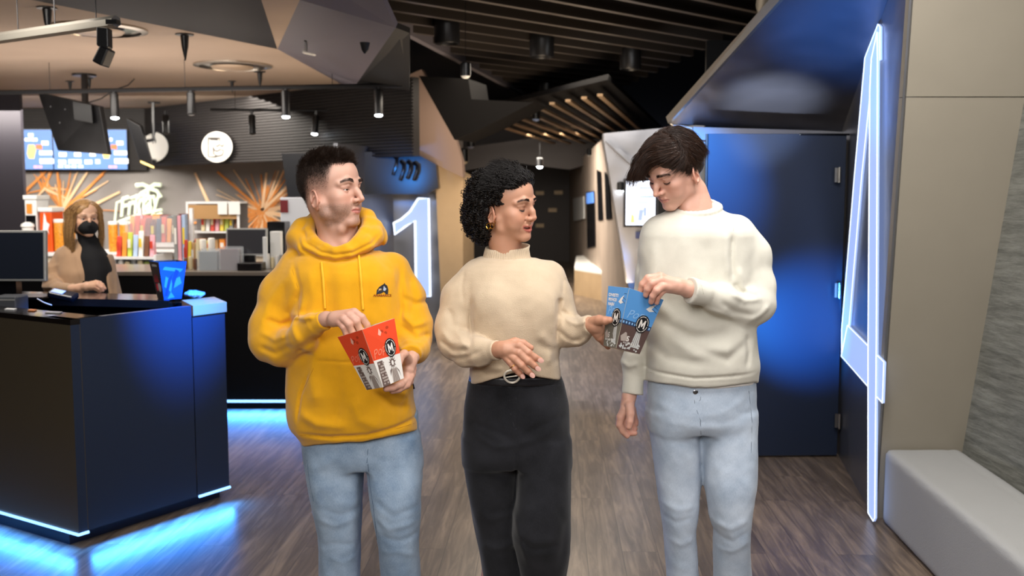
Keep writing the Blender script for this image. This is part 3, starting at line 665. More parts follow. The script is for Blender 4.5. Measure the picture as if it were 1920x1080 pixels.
def bucket_corners(px, Y, hh, top, bot, depth0, lean=0): pass
pcb = PZ(318,560,CH)
bk = put('popcorn_box', 'black and blue printed popcorn box standing on the island counter', 'popcorn box', pcb)
def sq(c, s, z, r): return [Vector((c.x+s*math.cos(r+math.pi/2*i), c.y+s*math.sin(r+math.pi/2*i), z)) for i in range(4)]
bo, to = sq(pcb, .066, CH+.001, R(-96)), sq(pcb+Vector((-.004,0,0)), .104, CH+.20, R(-96))   # corner 0 nearest the camera
mb = MB(); mb.add(bo+to, [(3,2,1,0)]+[(i,(i+1)%4,(i+1)%4+4,i+4) for i in range(4)]); M_cardn = mat('black_printed_card','14141c',.45)
mb.build('carton', M_cardn, bk)
fl = (bo[3],bo[0],to[0],to[3]); fr = (bo[0],bo[1],to[1],to[0])
M_pblue = mat('bright_blue_print','10407c',.45); M_pw = mat('white_print','e8e8e8',.5); M_pred = mat('red_print','c0283a',.5); M_pb2 = mat('pale_blue_print','3d78c0',.5)
decal('blue_side', [[(0,0),(1,0),(1,1),(0,1)]], fr, M_pblue, bk)
decal('pale_side_pattern', [[(.1,.35),(.4,.2),(.5,.5),(.2,.62)],[(.55,.3),(.9,.42),(.8,.6),(.62,.55)],[(.1,.8),(.8,.72),(.9,.8),(.2,.88)],[(.2,.02),(.6,.05),(.4,.2)]], fr, M_pb2, bk, .0018)
decal('dark_figure', [[(.05,.1),(.3,.55),(.5,.7),(.42,.5),(.2,.1)],[(.5,.3),(.75,.75),(.6,.8),(.45,.5)]], fr, mat('deep_blue_print','0c2c66',.5), bk, .0022)
text_decal('caption', 'CINEMA', fl, .5, .9, .5, .06, M_pw, bk)
decal('red_figures', [[(.2,.45),(.25,.66),(.3,.45)],[(.38,.45),(.42,.7),(.48,.45)],[(.56,.45),(.6,.68),(.66,.45)],[(.22,.3),(.3,.42),(.6,.4),(.5,.25),(.3,.2)]], fl, M_pred, bk)
decal('pale_figure', [circ(.68,.32,.2,.12)], fl, mat('grey_print','a9a9ad',.5), bk)
# crumpled pale blue cloth beside it
def blob(name, c, r, m, amp=.02, fr_=30, seed=1, lab=None, cat=None, group=None, h=.006, parent=None):
    s = SDF(); s.ell(c, r); s.post.append(lambda p: wave(p, fr_, seed)*amp)
    V, F = s.mesh(np.array(c)-np.array(r)-.03, np.array(c)+np.array(r)+.03, h); o = np_obj(name, V, F, m, parent, loc=(c[0],c[1],c[2]-r[2])); return tag(o, lab, cat, group)
cl = PZ(362,560,CH)
blob('cleaning_cloth', (cl.x,cl.y+.03,CH+.021), (.055,.05,.016), mat('pale_blue_cloth','8fa8cc',.9), .008, 60, 2, 'crumpled pale blue cleaning cloth beside the popcorn box on the island', 'cloth')
# monitor on the left
mo = P(38,480,5.25); mb_z = CH
mn = put('till_monitor', 'dark till monitor with silver bezel at the left end of the island counter', 'monitor', (mo.x,mo.y,CH))
def screen(parent, c, w_, h_, rz, tilt, mfr, msc, th=.03, bez=.012, sname='screen'):
    M = (Matrix.Rotation(rz,3,'Z')@Matrix.Rotation(tilt,3,'X'))
    a = MB().box(c, (w_,th,h_), M=M).build('bezel', mfr, parent, bevel=.004)
    b = MB().box(c+M@Vector((0,-th/2-.001,0)), (w_-2*bez,.003,h_-2*bez), M=M).build(sname, msc, parent); return M
M_silv = mat('silver_plastic','a8a8a4',.4,.3); M_scr = mat('dark_screen','1d222c',.25)
mw = P(88,480,5.25).x; wd = .5; mc = Vector((mw-wd/2, 5.25, (P(40,432,5.25).z+P(40,527,5.25).z)/2)); mh = P(40,432,5.25).z-P(40,527,5.25).z
Mx = screen(mn, mc, wd, mh, 0, R(-4), M_silv, M_scr)
MB().bb((mc.x-.07,5.27,CH+.0), (mc.x+.07,5.33,mc.z)).build('stand', M_blackg, mn); MB().bb((mc.x-.12,5.2,CH), (mc.x+.24,5.4,CH+.015)).build('foot', M_blackg, mn, bevel=.004)
MB().box(mc+Vector((.04,-.02,-mh/2+.022)), (.05,.002,.008)).build('badge', M_pw, mn)
MB().box(mc+Vector((.23,-.018,-mh/2+.022)), (.006,.003,.006)).build('power_light', M_pw, mn)
# card reader, cable, printer, papers
cr_ = P(118,540,5.2); cd = put('card_terminal', 'small black and grey card terminal under the worker\'s elbow', 'card terminal', (cr_.x,cr_.y,CH))
M_ = Matrix.Rotation(R(12),3,'Y')@Matrix.Rotation(R(15),3,'X')
MB().box(Vector((cr_.x,cr_.y,CH+.025)), (.14,.08,.035), M=M_).build('housing', M_blackg, cd, bevel=.012); MB().box(Vector((cr_.x-.02,cr_.y-.012,CH+.045)), (.06,.045,.006), M=M_).build('display', mat('pale_display','c8ccd0',.3), cd)
mb = MB(); mb.tube([P(70,560,4.95), P(80,566,4.9), P(90,570,4.9), P(97,572,4.9)], .003, 8); tag(mb.build('white_cable', M_pw, smooth=True), 'short white cable hanging inside the black island counter', 'cable')
pr = P(12,566,4.9); pn = put('receipt_printer', 'grey receipt printer low inside the island below the till monitor', 'printer', (pr.x,pr.y,.65))
MB().bb((pr.x-.1,4.95,.652), (P(30,560,4.95).x,5.08,P(20,556,4.95).z)).build('housing', mat('grey_plastic','4a4c50',.5), pn, bevel=.008); MB().bb((pr.x-.07,4.945,P(20,556,4.95).z-.02), (P(28,560,4.95).x,4.949,P(20,556,4.95).z-.014)).build('paper_slot', M_silv, pn)
for (x0,x1,y_),lab,m_ in (((8,26,581),'small white slip on the island ledge at the left frame edge',M_pw),((52,64,583),'small orange slip on the island front ledge',mat('orange_card','d98a55',.5)),((84,112,587),'crumpled clear wrapper on the island front ledge near the corner',mat('clear_wrap','b8b4b0',.2))):
    p_, q_ = PZ(x0,y_,CH+.001), PZ(x1,y_+1,CH+.001); mb = MB(); mb.prism([p_, q_, q_+Vector((-.01,.05,0)), p_+Vector((-.01,.05,0))], (0,0,.004)); tag(mb.build('paper_slip', m_), lab, 'paper')
# ---------------------------------------------------------------- back counter
BY = 7.35
bx0, bx1 = P(-50,600,BY).x, P(700,600,BY).x
bc = put('back_counter', 'long black back counter with glowing blue strip along its foot', 'counter', (-2.5,BY,0)); BH = P(460,509,BY).z
MB().bb((bx0,BY,.05), (bx1,BY+.75,BH-.03)).build('body', M_black, bc); MB().bb((bx0-.02,BY-.02,BH-.03), (bx1+.02,BY+.78,BH)).build('worktop', mat('grey_worktop','6f665c',.3), bc, bevel=.003)
MB().bb((bx0,BY+.02,0), (bx1-.02,BY+.7,.05)).build('plinth', M_black, bc)
MB().bb((P(300,765,BY).x,BY-.012,.052), (bx1,BY,.07)).build('light_strip', M_led, bc)
strip('back_counter_foot_light', Vector((P(300,765,BY).x,BY,0)), Vector((bx1,BY,0)), .05, Vector((0,-1,0)), 14)
# mauve monitor and till things on it
def PB(px, py, Y=BY+.3): return P(px, py, Y)
def stand_y(x, Y, z): return Vector((x, Y, z))
mo = PB(463,480); m2 = put('till_monitor', 'dark grey till monitor on the back counter left of the yellow hoodie', 'monitor', (mo.x,mo.y,BH))
a_, b_2 = PB(424,428), PB(502,479); mc = (a_+b_2)/2; screen(m2, mc, b_2.x-a_.x, a_.z-b_2.z, 0, R(-6), M_silv, mat('grey_screen','3a3a3e',.2))
MB().bb((mc.x-.05,mc.y+.02,BH), (mc.x+.05,mc.y+.06,mc.z)).build('stand', M_blackg, m2); MB().bb((mc.x-.11,mc.y-.05,BH), (mc.x+.11,mc.y+.1,BH+.015)).build('foot', M_blackg, m2)
kb = PB(470,497,BY+.12); MB_ = MB().bb((PB(461,500).x,BY+.05,BH), (PB(505,500).x,BY+.2,BH+.06)); tag(MB_.build('cash_drawer', M_blackg, bevel=.006), 'black cash drawer on the back counter under the grey till monitor', 'cash drawer')
# acrylic holders with cards
M_acr = mat('clear_acrylic','e8eef2',.08, alpha=.28); M_maroon = mat('maroon_card','5c1420',.5)
for x0,x1,y0,y1,m_,lab in ((374,406,472,506,mat('grey_leaflet','7d868a',.5),'clear acrylic holder with grey leaflets on the back counter'),(414,446,468,506,M_maroon,'clear acrylic holder packed with maroon cards on the back counter')):
    p_, q_ = P(x0,y1,BY+.12), P(x1,y0,BY+.12); h = put('leaflet_holder', lab, 'leaflet holder', ((p_.x+q_.x)/2,BY+.12,BH))
    zt = q_.z; MB().bb((p_.x,BY+.12,BH), (q_.x,BY+.2,zt)).build('cards', m_, h)
    MB().bb((p_.x-.012,BY+.1,BH), (q_.x+.012,BY+.104,zt+.012)).build('front_pane', M_acr, h); MB().bb((p_.x-.012,BY+.225,BH), (q_.x+.012,BY+.229,zt+.02)).build('back_pane', M_acr, h); MB().bb((q_.x+.010,BY+.1,BH), (q_.x+.014,BY+.229,zt+.012)).build('side_pane', M_acr, h)
# ---------------------------------------------------------------- snack shelving and goods
COL = {'red':'c8402e','orange':'e08a34','yellow':'dcbf3c','white':'e4e0d8','green':'8fa04a','dark red':'7a2428','navy':'2c3458','brown':'6b4630','pink':'d89aa4','pale blue':'a4b8d4','cream':'d8c8a0','grey':'8a8a88','black':'1c1a1c','lime':'b4c050','maroon':'5c1a24','tan':'b08a5c'}
def cm(c): return mat(c.replace(' ','_')+'_wrapper', COL[c], .4)
M_glass = mat('shelf_glass','dfe8ea',.05, alpha=.18); M_shw = mat('white_shelf','e6e6e6',.4)
def shelf_unit(name, label, x0, x1, ytop, Y, zs, dep=.4, back=None):
    p_, q_ = P(x0,ytop,Y), P(x1,ytop,Y); u = put(name, label, 'shelf', ((p_.x+q_.x)/2,Y,0)); zt = p_.z
    for x in (p_.x, q_.x-.02): MB().bb((x,Y,0), (x+.02,Y+dep,zt)).build('side_panel', M_shw, u)
    for z in zs: MB().bb((p_.x+.02,Y,z-.02), (q_.x-.02,Y+dep,z)).build('shelf', M_shw, u)
    MB().bb((p_.x,Y+dep,0), (q_.x,Y+dep+.02,zt)).build('back_panel', back or M_shw, u); return p_.x+.03, q_.x-.03
def nth(i): return ['first','second','third','fourth','fifth','sixth','seventh','eighth','ninth','tenth','eleventh','twelfth','thirteenth','fourteenth','fifteenth','sixteenth'][i]
def row(kind, cat, where, group, x0, x1, z, Y, cols, hgt, shape='box', dep=.08, jit=.15):
    n = len(cols); w_ = (x1-x0)/n
    for i, c in enumerate(cols):
        hh = hgt*(1+rr.uniform(-jit, jit)); xc = x0+(i+.5)*w_; lab = '%s %s, %s from the left %s' % (c, kind.replace('_',' '), nth(i), where)
        mb = MB()
        if shape == 'box': mb.box((xc,Y+dep/2,z+hh/2+.001), (w_*.86,dep,hh), rz=rr.uniform(-.06,.06))
        elif shape == 'bag':
            ww = w_*.9; zc = z+.002; mb.hexa([Vector(q) for q in ((xc-ww*.42,Y,zc),(xc+ww*.42,Y,zc),(xc+ww*.42,Y+dep,zc),(xc-ww*.42,Y+dep,zc),(xc-ww*.5,Y+dep*.45,zc+hh),(xc+ww*.5,Y+dep*.45,zc+hh),(xc+ww*.5,Y+dep*.55,zc+hh),(xc-ww*.5,Y+dep*.55,zc+hh))])
        elif shape == 'can': mb.lathe([(w_*.36,0),(w_*.42,.01),(w_*.42,hh-.012),(w_*.34,hh)], (xc,Y+dep/2,z+.001), 12)
        elif shape == 'bottle': mb.lathe([(w_*.3,0),(w_*.34,.01),(w_*.34,hh*.62),(w_*.13,hh*.8),(w_*.12,hh)], (xc,Y+dep/2,z+.001), 12)
        t = mb.build(kind, cm(c), smooth=shape in ('can','bottle'), bevel=.006 if shape=='bag' else .002); 
        if shape in ('box','bag') and i % 2 == 0:
            t2 = MB().box((xc, Y-.002, z+hh*.55), (w_*.5,.003,hh*.35)).build('label_patch', cm(rr.choice(['white','yellow','cream','red'])), None); t2.parent = t; t2.location = t2.location-t.location
        tag(t, lab, cat, group)
# low white gondola right of the worker
SYa = 8.6
gx0, gx1 = shelf_unit('snack_gondola', 'white snack gondola right of the masked worker behind the island', 206, 292, 478, SYa, [P(250,y,SYa).z for y in (548,508,482)])
zz3 = [P(250,y,SYa).z for y in (548,508,482)]
row('snack_bottle','bottle','on the bottom shelf of the white gondola','bottles on the gondola', gx0+.01, gx1-.01, zz3[0]+.002, SYa+.08, ['white','grey','black','lime','yellow','green','lime'], .15, 'bottle')
row('snack_tub','tub','on the middle shelf of the white gondola','tubs on the gondola', gx0, gx1, zz3[1], SYa+.05, ['white','cream','grey','cream','green','white'], .085, 'can')
row('sweet_packet','packet','on top of the white gondola','packets on the gondola', gx0, gx1, zz3[2], SYa+.05, ['red','orange','lime','pale blue','white','brown','pink'], .20, 'bag')
row('price_tag','price tag','under the middle gondola shelf','gondola price tags', gx0, gx1, P(250,518,SYa).z, SYa-.012, ['orange','cream','red','white'], .03, 'box', .004)
# upper snack shelf
UY = 8.78; p_, q_ = P(236,455,UY), P(342,463,UY)
us = put('glass_snack_rack', 'white and glass snack rack full of red packets below the neon sign', 'rack', ((p_.x+q_.x)/2,UY,0))
MB().bb((p_.x,UY,q_.z), (q_.x,UY+.35,p_.z)).build('front_shelf', M_shw, us); MB().bb((p_.x,UY+.3,0), (p_.x+.03,UY+.34,p_.z+.3)).build('upright', M_shw, us); MB().bb((q_.x-.03,UY+.3,0), (q_.x,UY+.34,p_.z+.3)).build('upright', M_shw, us)
MB().bb((p_.x,UY-.01,p_.z+.0), (q_.x,UY-.004,P(236,404,UY).z)).build('glass_front', M_glass, us)
row('snack_packet','packet','in the glass snack rack','packets in the glass rack', p_.x+.02, q_.x-.01, p_.z, UY+.02, ['orange','red','red','dark red','maroon','navy','red','orange','brown','navy'], .22, 'bag', jit=.08)
row('snack_box','box','behind the glass rack packets','boxes in the glass rack', p_.x+.02, q_.x-.01, p_.z, UY+.16, ['pink','red','orange','dark red','black','maroon'], .24, 'box', jit=.05)
# tall clear snack tubes
M_tube = mat('amber_snack_tube','d08a2c',.3, var=.35, vscale=60); M_cap = mat('white_cap','e8e8e4',.4)
def canister(x0, x1, y0, y1, Y, lab, m=M_tube):
    a, b = P(x0,y0,Y), P(x1,y1,Y); r = (b.x-a.x)/2; xc = (a.x+b.x)/2; t = put('snack_canister', lab, 'canister', (xc,Y,b.z), 'amber snack canisters')
    MB().lathe([(r*.94,0),(r,.01),(r,a.z-b.z-.03),(r*.9,a.z-b.z-.02)], (xc,Y,b.z), 16).build('tube', m, t, smooth=True)
    MB().lathe([(r*1.04,a.z-b.z-.025),(r*1.04,a.z-b.z),(r*.9,a.z-b.z+.006)], (xc,Y,b.z), 16).build('lid', M_cap, t, smooth=True)
SH = P(240,472,9.3).z
for x0,x1,y0,l in ((203,222,416,'amber snack canister with white lid just right of the worker\'s hair'),(224,243,416,'amber snack canister with white lid, second one right of the worker\'s hair'),(246,266,440,'short amber snack canister under the glass rack'),(101,124,412,'amber snack canister with white lid behind the worker\'s shoulder, left one'),(125,142,414,'amber snack canister with white lid touching the worker\'s hair on the left')):
    canister(x0,x1,y0,472,9.3,l)
sb = put('rear_sideboard', 'low rear sideboard behind the snack bar carrying canisters and drinks', 'sideboard', (P(200,500,9.2).x,9.2,0))
MB().bb((P(20,500,9.2).x,9.15,.0), (P(545,500,9.2).x,9.7,SH-.03)).build('body', mat('pale_sideboard','c9b9a2',.5), sb); MB().bb((P(18,500,9.2).x,9.13,SH-.03), (P(547,500,9.2).x,9.72,SH)).build('worktop', M_shw, sb)
# drinks machines left of the worker
def machine(name, lab, x0, x1, y0, y1, Y, m, extra=None):
    a, b = P(x0,y0,Y), P(x1,y1,Y); t = put(name, lab, 'drinks machine', ((a.x+b.x)/2,Y,SH)); MB().bb((a.x,Y,SH), (b.x,Y+.25,a.z-.04)).build('housing', m, t, bevel=.01)
    MB().bb((a.x-.01,Y-.01,a.z-.04), (b.x+.01,Y+.26,a.z)).build('top', M_cap, t, bevel=.006)
    if extra: extra(t, a, b, Y)
def splash(t, a, b, Y):
    w_ = b.x-a.x; h_ = a.z-SH; pl = [(.25,.45),(.35,.7),(.42,.88),(.55,.8),(.6,.68),(.85,.62),(.7,.5),(.78,.4),(.6,.5),(.48,.42),(.35,.35)]
    MB().prism([Vector((a.x+u*w_,Y-.004,SH+v*h_)) for u, v in pl], (0,-.003,0)).build('splash_emblem', M_pw, t)
machine('juice_machine', 'red-orange juice machine with white splash emblem left of the worker', 73, 99, 389, 472, 9.25, mat('red_orange_gloss','e0561e',.3), splash)
def inner(t, a, b, Y):
    MB().bb((a.x+.01,Y-.006,SH), (b.x-.01,Y-.001,SH+.34)).build('dark_front', M_blackg, t); MB().lathe([(.04,0),(.05,.02),(.05,.17),(.06,.18),(.055,.2),(.02,.22)], ((a.x+b.x)/2,Y-.07,SH+.06), 14).build('white_jug', M_cap, t, smooth=True)
    MB().bb((a.x+.02,Y-.006,a.z-.17), (b.x-.04,Y-.001,a.z-.08)).build('orange_panel', cm('orange'), t)
machine('coffee_machine', 'white and black drinks machine at far left above the till monitor', 45, 72, 366, 472, 9.25, mat('white_gloss','e4e4e2',.3), inner)
# cabinet with tan header, white boxes, right of the rack
KY = 9.2
def frame(lab, x0, x1, y0, y1, Y):
    a, b = P(x0,y0,Y), P(x1,y1,Y); t = put('display_cabinet', lab, 'cabinet', ((a.x+b.x)/2,Y,SH))
    for x in (a.x, b.x-.02): MB().bb((x,Y,SH), (x+.02,Y+.02,a.z)).build('post', M_shw, t)
    MB().bb((a.x,Y,a.z-.02), (b.x,Y+.3,a.z)).build('top', M_shw, t); MB().bb((a.x+.02,Y+.005,a.z-.16), (b.x-.02,Y+.015,a.z-.03)).build('header_panel', cm('tan'), t)
    MB().bb((a.x,Y,P(x0,434,Y).z-.015), (b.x,Y+.3,P(x0,434,Y).z)).build('shelf', M_shw, t); MB().bb((a.x,Y+.3,SH), (b.x,Y+.31,a.z)).build('back', mat('grey_back','77706c',.6), t); return a.x, b.x, P(x0,434,Y).z
fa, fb, fz = frame('display cabinet with tan header panel on the rear sideboard', 348, 450, 378, 472, KY)
row('sweet_bag','bag','on the display cabinet shelf','bags in the display cabinet', P(372,430,KY).x, fb-.03, fz, KY+.06, ['cream','white','red','pink','yellow','lime','grey','brown'], .16, 'bag')
row('lower_sweet_box','box','on the lower level of the display cabinet','boxes low in the display cabinet', fa+.03, fb-.03, SH, KY+.06, ['red','orange','yellow','tan','orange','red','brown'], .12, 'box')
for x0,x1,l in ((408,426,'left'),(428,450,'right')):
    a, b = P(x0,378,KY-.02), P(x1,402,KY-.02); tag(MB().bb((a.x,KY-.02,b.z), (b.x,KY-.01,a.z)).build('price_board', M_cap), '%s of the two blank white boards on the display cabinet' % l, 'board')
# rolls, cups, machines near the hoodie's shoulder
FY = BY+.45
def bx(name, cat, lab, x0, x1, y0, y1, Y, m, dep=.12, ground=None, **k):
    a, b = P(x0,y0,Y), P(x1,y1,Y); z0 = b.z if ground is None else ground
    t = MB().bb((a.x,Y,z0), (b.x,Y+dep,a.z)).build(name, m, bevel=k.get('bevel',.006)); return tag(t, lab, cat)
bx('ticket_printer','printer','dark ticket printer behind the grey till monitor', 500,534,416,452,FY,M_blackg,.2,BH)
bx('napkin_dispenser','dispenser','white napkin dispenser beside the dark ticket printer', 506,526,434,456,FY-.1,M_cap,.08,BH)
bx('white_card_stand','sign','small white card leaning beside the grey till monitor', 492,501,444,464,BY+.25,M_cap,.02,BH)
bx('white_poster_board','sign','white poster board with small red picture behind the hoodie shoulder', 525,588,370,420,FY+.24,mat('white_board','dfe3ea',.4),.04,BH)
a = P(546,384,FY+.49); tag(MB().bb((a.x-.03,FY+.232,a.z-.06), (a.x+.03,FY+.238,a.z+.04)).build('red_picture', cm('dark red')), 'small dark red picture on the white poster board', 'picture')
bx('drinks_fridge','fridge','white lit drinks fridge front just behind the hoodie shoulder', 528,560,420,475,FY+.3,M_shw,.3,BH)
row('drinks_bottle','bottle','standing in front of the white drinks fridge','bottles by the fridge', P(531,460,FY+.2).x, P(556,460,FY+.2).x, BH, FY+.2, ['orange','red','orange'], .28, 'bottle')
row('paper_cup','cup','on the back counter between monitor and hoodie','cups by the monitor', P(508,480,FY).x, P(540,480,FY).x, BH, FY-.2, ['white','cream','white','grey'], .10, 'can')
row('counter_jar','jar','along the back counter left of the grey leaflets','jars on the back counter', P(345,500,BY+.2).x, P(372,500,BY+.2).x, BH, BY+.15, ['brown','cream','brown'], .09, 'can')
row('sweet_carton','box','right of the glass rack','stack by the glass rack', P(326,470,8.45).x, P(349,470,8.45).x, BH, 8.45, ['grey','pink','pale blue'], .40, 'box')
bx('sweet_stand','stand','plinth stand under the tall boxes beside the glass rack', 324,351,540,545,8.42,M_shw,.2,0); D.objects['sweet_stand'].scale = (1,1,BH/max(.01,D.objects['sweet_stand'].dimensions.z))
row('nut_bag','bag','on the back counter between popcorn box and leaflets','bags on the back counter', P(343,480,BY+.4).x, P(372,480,BY+.4).x, BH, BY+.4, ['red','yellow','tan','cream'], .2, 'bag')
row('serving_bowl','bowl','on the back counter behind the grey leaflets','bowls on the back counter', P(370,470,BY+.45).x, P(402,470,BY+.45).x, BH, BY+.45, ['white','white'], .24, 'can')
# ---------------------------------------------------------------- neon sign
NY = 13.5
M_neon = mat('pale_neon','e8f0d8',.5, emis=(.70,.80,.58), estr=.45)
ns = put('neon_sign', 'pale glowing script sign reading Friday with palm leaves on the snack wall', 'sign', P(265,415,NY))
vs, fs_ = text_poly('Friday', 1, .018, .35)
c00, c10, c01 = P(228,418,NY), P(306,402,NY), P(222,372,NY); c11 = c10+(c01-c00)*1.15
xs = [p.x for p in vs]; ys = [p.y for p in vs]; mb = MB()
fr_ = [patch(c00,c10,c11,c01,(p.x-min(xs))/(max(xs)-min(xs)),(p.y-min(ys))/(max(ys)-min(ys))) for p in vs]
mb.add(fr_, fs_); mb.add([p+Vector((0,-.03,0)) for p in fr_], fs_); mb.build('lettering', M_neon, ns)
mb = MB(); 
for pl, r_ in (([(215,418),(219,380),(242,371)],.016),([(222,416),(262,402),(304,393)],.02),([(242,418),(300,401),(304,400)],.018),([(298,404),(297,416)],.014),([(280,352),(268,346),(255,348)],.03),([(280,353),(290,346),(302,347)],.03),([(280,354),(266,362),(257,373)],.026),([(280,354),(294,358),(302,370)],.026),([(278,352),(277,372)],.02),([(245,372),(262,366),(290,370)],.022)):
    mb.tube([P(x,y,NY-.02) for x,y in pl], r_, 8)
mb.build('palm_and_frame', M_neon, ns)
for x_, y_ in ((219,395),(300,398)): MB().tube([P(x_,y_,NY-.01), P(x_,y_,13.585)], .008, 6).build('wall_mount', M_silv, ns)
# ---------------------------------------------------------------- menu screens on the header
YH = 13.45
M_menu = mat('menu_blue','5f86c8',.4, emis=(.13,.24,.52), estr=1.0); M_mw = mat('menu_white','ffffff',.4, emis=(.85,.92,1), estr=1.3)
M_my = mat('menu_yellow','f0d070',.4, emis=(.9,.7,.25), estr=1); M_mo = mat('menu_orange','e07040',.4, emis=(.8,.22,.08), estr=1); M_mp = mat('menu_pink','f0a0b0',.4, emis=(.9,.4,.5), estr=1)
for k, (x0,x1,lab) in enumerate(((-42,98,'blue lit menu screen at far left above the snack bar'),(101,238,'blue lit menu screen right of the first one, half hidden by a hanging monitor'))):
    p_, q_ = P(x0,319,YH), P(x1,242,YH); t = put('menu_screen', lab, 'screen', ((p_.x+q_.x)/2,YH,p_.z))
    MB().bb((p_.x,YH,p_.z), (q_.x,YH+.05,q_.z)).build('bezel', M_blackg, t); MB().bb((p_.x+.01,YH-.004,p_.z+.01), (q_.x-.01,YH-.001,q_.z-.01)).build('display', M_menu, t)
    W_, H_ = q_.x-p_.x, q_.z-p_.z; cs = (Vector((p_.x,YH-.006,p_.z)), Vector((q_.x,YH-.006,p_.z)), Vector((q_.x,YH-.006,q_.z)), Vector((p_.x,YH-.006,q_.z)))
    text_decal('menu_heading', 'BIG\nCOMBO', cs, .72, .8, .17, .2, M_mw, t, 0, bold=.05); text_decal('menu_heading', 'BIG\nCOMBO', cs, .12, .8, .17, .2, M_mw, t, 0, bold=.05) if k == 0 else None
    pp = []
    for (u,v,a,b) in ((.9,.66,.045,.05),(.94,.42,.05,.05),(.95,.22,.055,.06),(.86,.42,.04,.05),(.87,.22,.05,.06),(.13,.38,.05,.05),(.33,.38,.045,.05),(.12,.2,.05,.05),(.47,.2,.05,.05),(.53,.38,.04,.04)): pp.append([(u-a,v-b),(u+a,v-b),(u+a,v+b),(u-a,v+b)])
    for v in (.06,.1): pp += [[(.06+i*.09,v),(.13+i*.09,v),(.13+i*.09,v+.02),(.06+i*.09,v+.02)] for i in range(4)]
    for v in (.16,.2,.24): pp.append([(.2,v),(.38,v),(.38,v+.018),(.2,v+.018)]); pp.append([(.56,v),(.63,v),(.63,v+.018),(.56,v+.018)])
    for q_p in pp: decal('price_block', [q_p], cs, M_mw, t, 0)
    decal('popcorn_picture', [[(.68,.62),(.66,.4),(.68,.28),(.75,.28),(.78,.5),(.76,.62)]], cs, M_my, t, .001)
    decal('cup_picture', [[(.78,.62),(.86,.62),(.86,.5),(.78,.52)]], cs, M_mo, t, .001); [decal('offer_badge', [[(a_9,.05),(a_9+.05,.05),(a_9+.05,.11),(a_9,.11)]], cs, M_mp, t, .001) for a_9 in (.74,.8)]
# round pictogram signs on the header
def header_pt(px, py, off=.06):
    if px < 300: q = P(px, py, 13.5-off); return q
    d = (h2-h1); r_ = onwall(px, py, h1, d, Vector((0,0,1))); n = d.cross(Vector((0,0,1))).normalized(); n = n if n.y < 0 else -n; return r_+n*off
M_disc = mat('cream_disc','e4dfd4',.5, emis=(.8,.78,.72), estr=.25); M_ink = mat('dark_ink','2c2825',.6)
def disc(lab, cx_, cy_, r, lines):
    t = put('pictogram_sign', lab, 'sign', header_pt(cx_,cy_+r)); n_ = 36
    MB().prism([header_pt(cx_+r*math.cos(2*math.pi*i/n_), cy_+r*math.sin(2*math.pi*i/n_)) for i in range(n_)], (0,-.03,0)).build('disc', M_disc, t)
    mb = MB()
    for pl in lines: mb.tube([header_pt(x,y,.1) for x,y in pl], .008, 6)
    mb.build('pictogram', M_ink, t)
disc('round cream sign with a drink pictogram, partly behind the narrow hanging monitor', 296, 276, 28, [[(283,262),(290,292),(299,292),(304,262),(283,262)],[(288,268),(300,268)],[(296,262),(300,250)]])
disc('round cream sign with popcorn and box pictogram in the middle of the header', 416, 276, 28.5, [[(404,259),(404,294),(419,294)],[(404,259),(426,259),(426,266)],[(408,262),(422,262)],[(415,272),(420,275),(425,271),(430,275),(434,270)],[(414,280),(420,284),(427,280),(433,283)],[(416,290),(422,293),(431,290),(432,285)],[(413,275),(414,290)]])
# ---------------------------------------------------------------- track lights and ceiling fittings
M_rail = mat('rail_black','1a1a1c',.4,.5); M_fix = mat('lamp_black','121214',.35)
def rail(lab, a, b, r=.02, m=None, zc=ZC):
    t = put('track_rail', lab, 'rail', (a+b)/2); MB().tube([a,b], r, 6).build('bar', m or M_rail, t)
    for k in (.12,.37,.62,.88): p = a.lerp(b, k); MB().tube([p, Vector((p.x,p.y,zc+.02))], .003, 6).build('hanger', M_rail, t)
RZ = 2.5
ra, rb = PZ(-260,178,RZ), PZ(755,160,RZ); rail('long black lighting rail across the tan snack bar ceiling', ra, rb)
r2a, r2b = PZ(395,206,RZ), PZ(775,208,RZ); rail('second black lighting rail deeper in the snack bar, right of the cream discs', r2a, r2b, .015)
r3a, r3b = PZ(-60,80,RZ-.05), PZ(218,40,RZ-.05)
rail('pale grey lighting rail at the upper left corner', r3a, r3b, .03, mat('pale_rail','9a968c',.3,.7))
def tracklamp(px, y0, y1, a, b, lit, lab, tilt=0, rs=1):
    u = (px-960)/FPX; d = b-a; t = (a.x-u*a.y)/(u*d.y-d.x) if abs(u*d.y-d.x) > 1e-6 else .5; q = a+d*t; Y = q.y
    z1, z0 = P(px,y1,Y).z, P(px,y0,Y).z; r = .036*rs; t_ = put('track_lamp', lab, 'lamp', (q.x,Y,z1), 'black track lamps over the snack bar')
    M = Matrix.Rotation(R(tilt),3,'Y'); c = Vector((q.x,Y,z0)); L_ = z0-z1-.03
    MB().bb((q.x-.012,Y-.012,z0-.02), (q.x+.012,Y+.012,q.z)).build('bracket', M_fix, t_); MB().lathe([(r*.8,0),(r,-.01),(r,-L_+.02),(r*1.05,-L_)], c+Vector((0,0,-.02)), 16, M).build('housing', M_fix, t_, smooth=True)
    MB().lathe([(r*.5,-L_-.001),(r*.9,-L_-.004),(r*.85,-L_-.012),(r*.3,-L_-.02)], c+Vector((0,0,-.02)), 16, M).build('lens', M_bulb if lit else M_blackg, t_, smooth=True)
    if lit: spot('track_lamp_light', tuple(c+M@Vector((0,0,-L_-.05))), tuple(c+M@Vector((0,0,-3))+Vector((0,1.0,0))), 28, (1,.93,.85), 70, .7)
tracklamp(224,170,222,ra,rb,True,'lit black track lamp on the long rail above the left cream disc')
tracklamp(366,168,215,ra,rb,False,'unlit black track lamp on the long rail, left of the right cream disc')
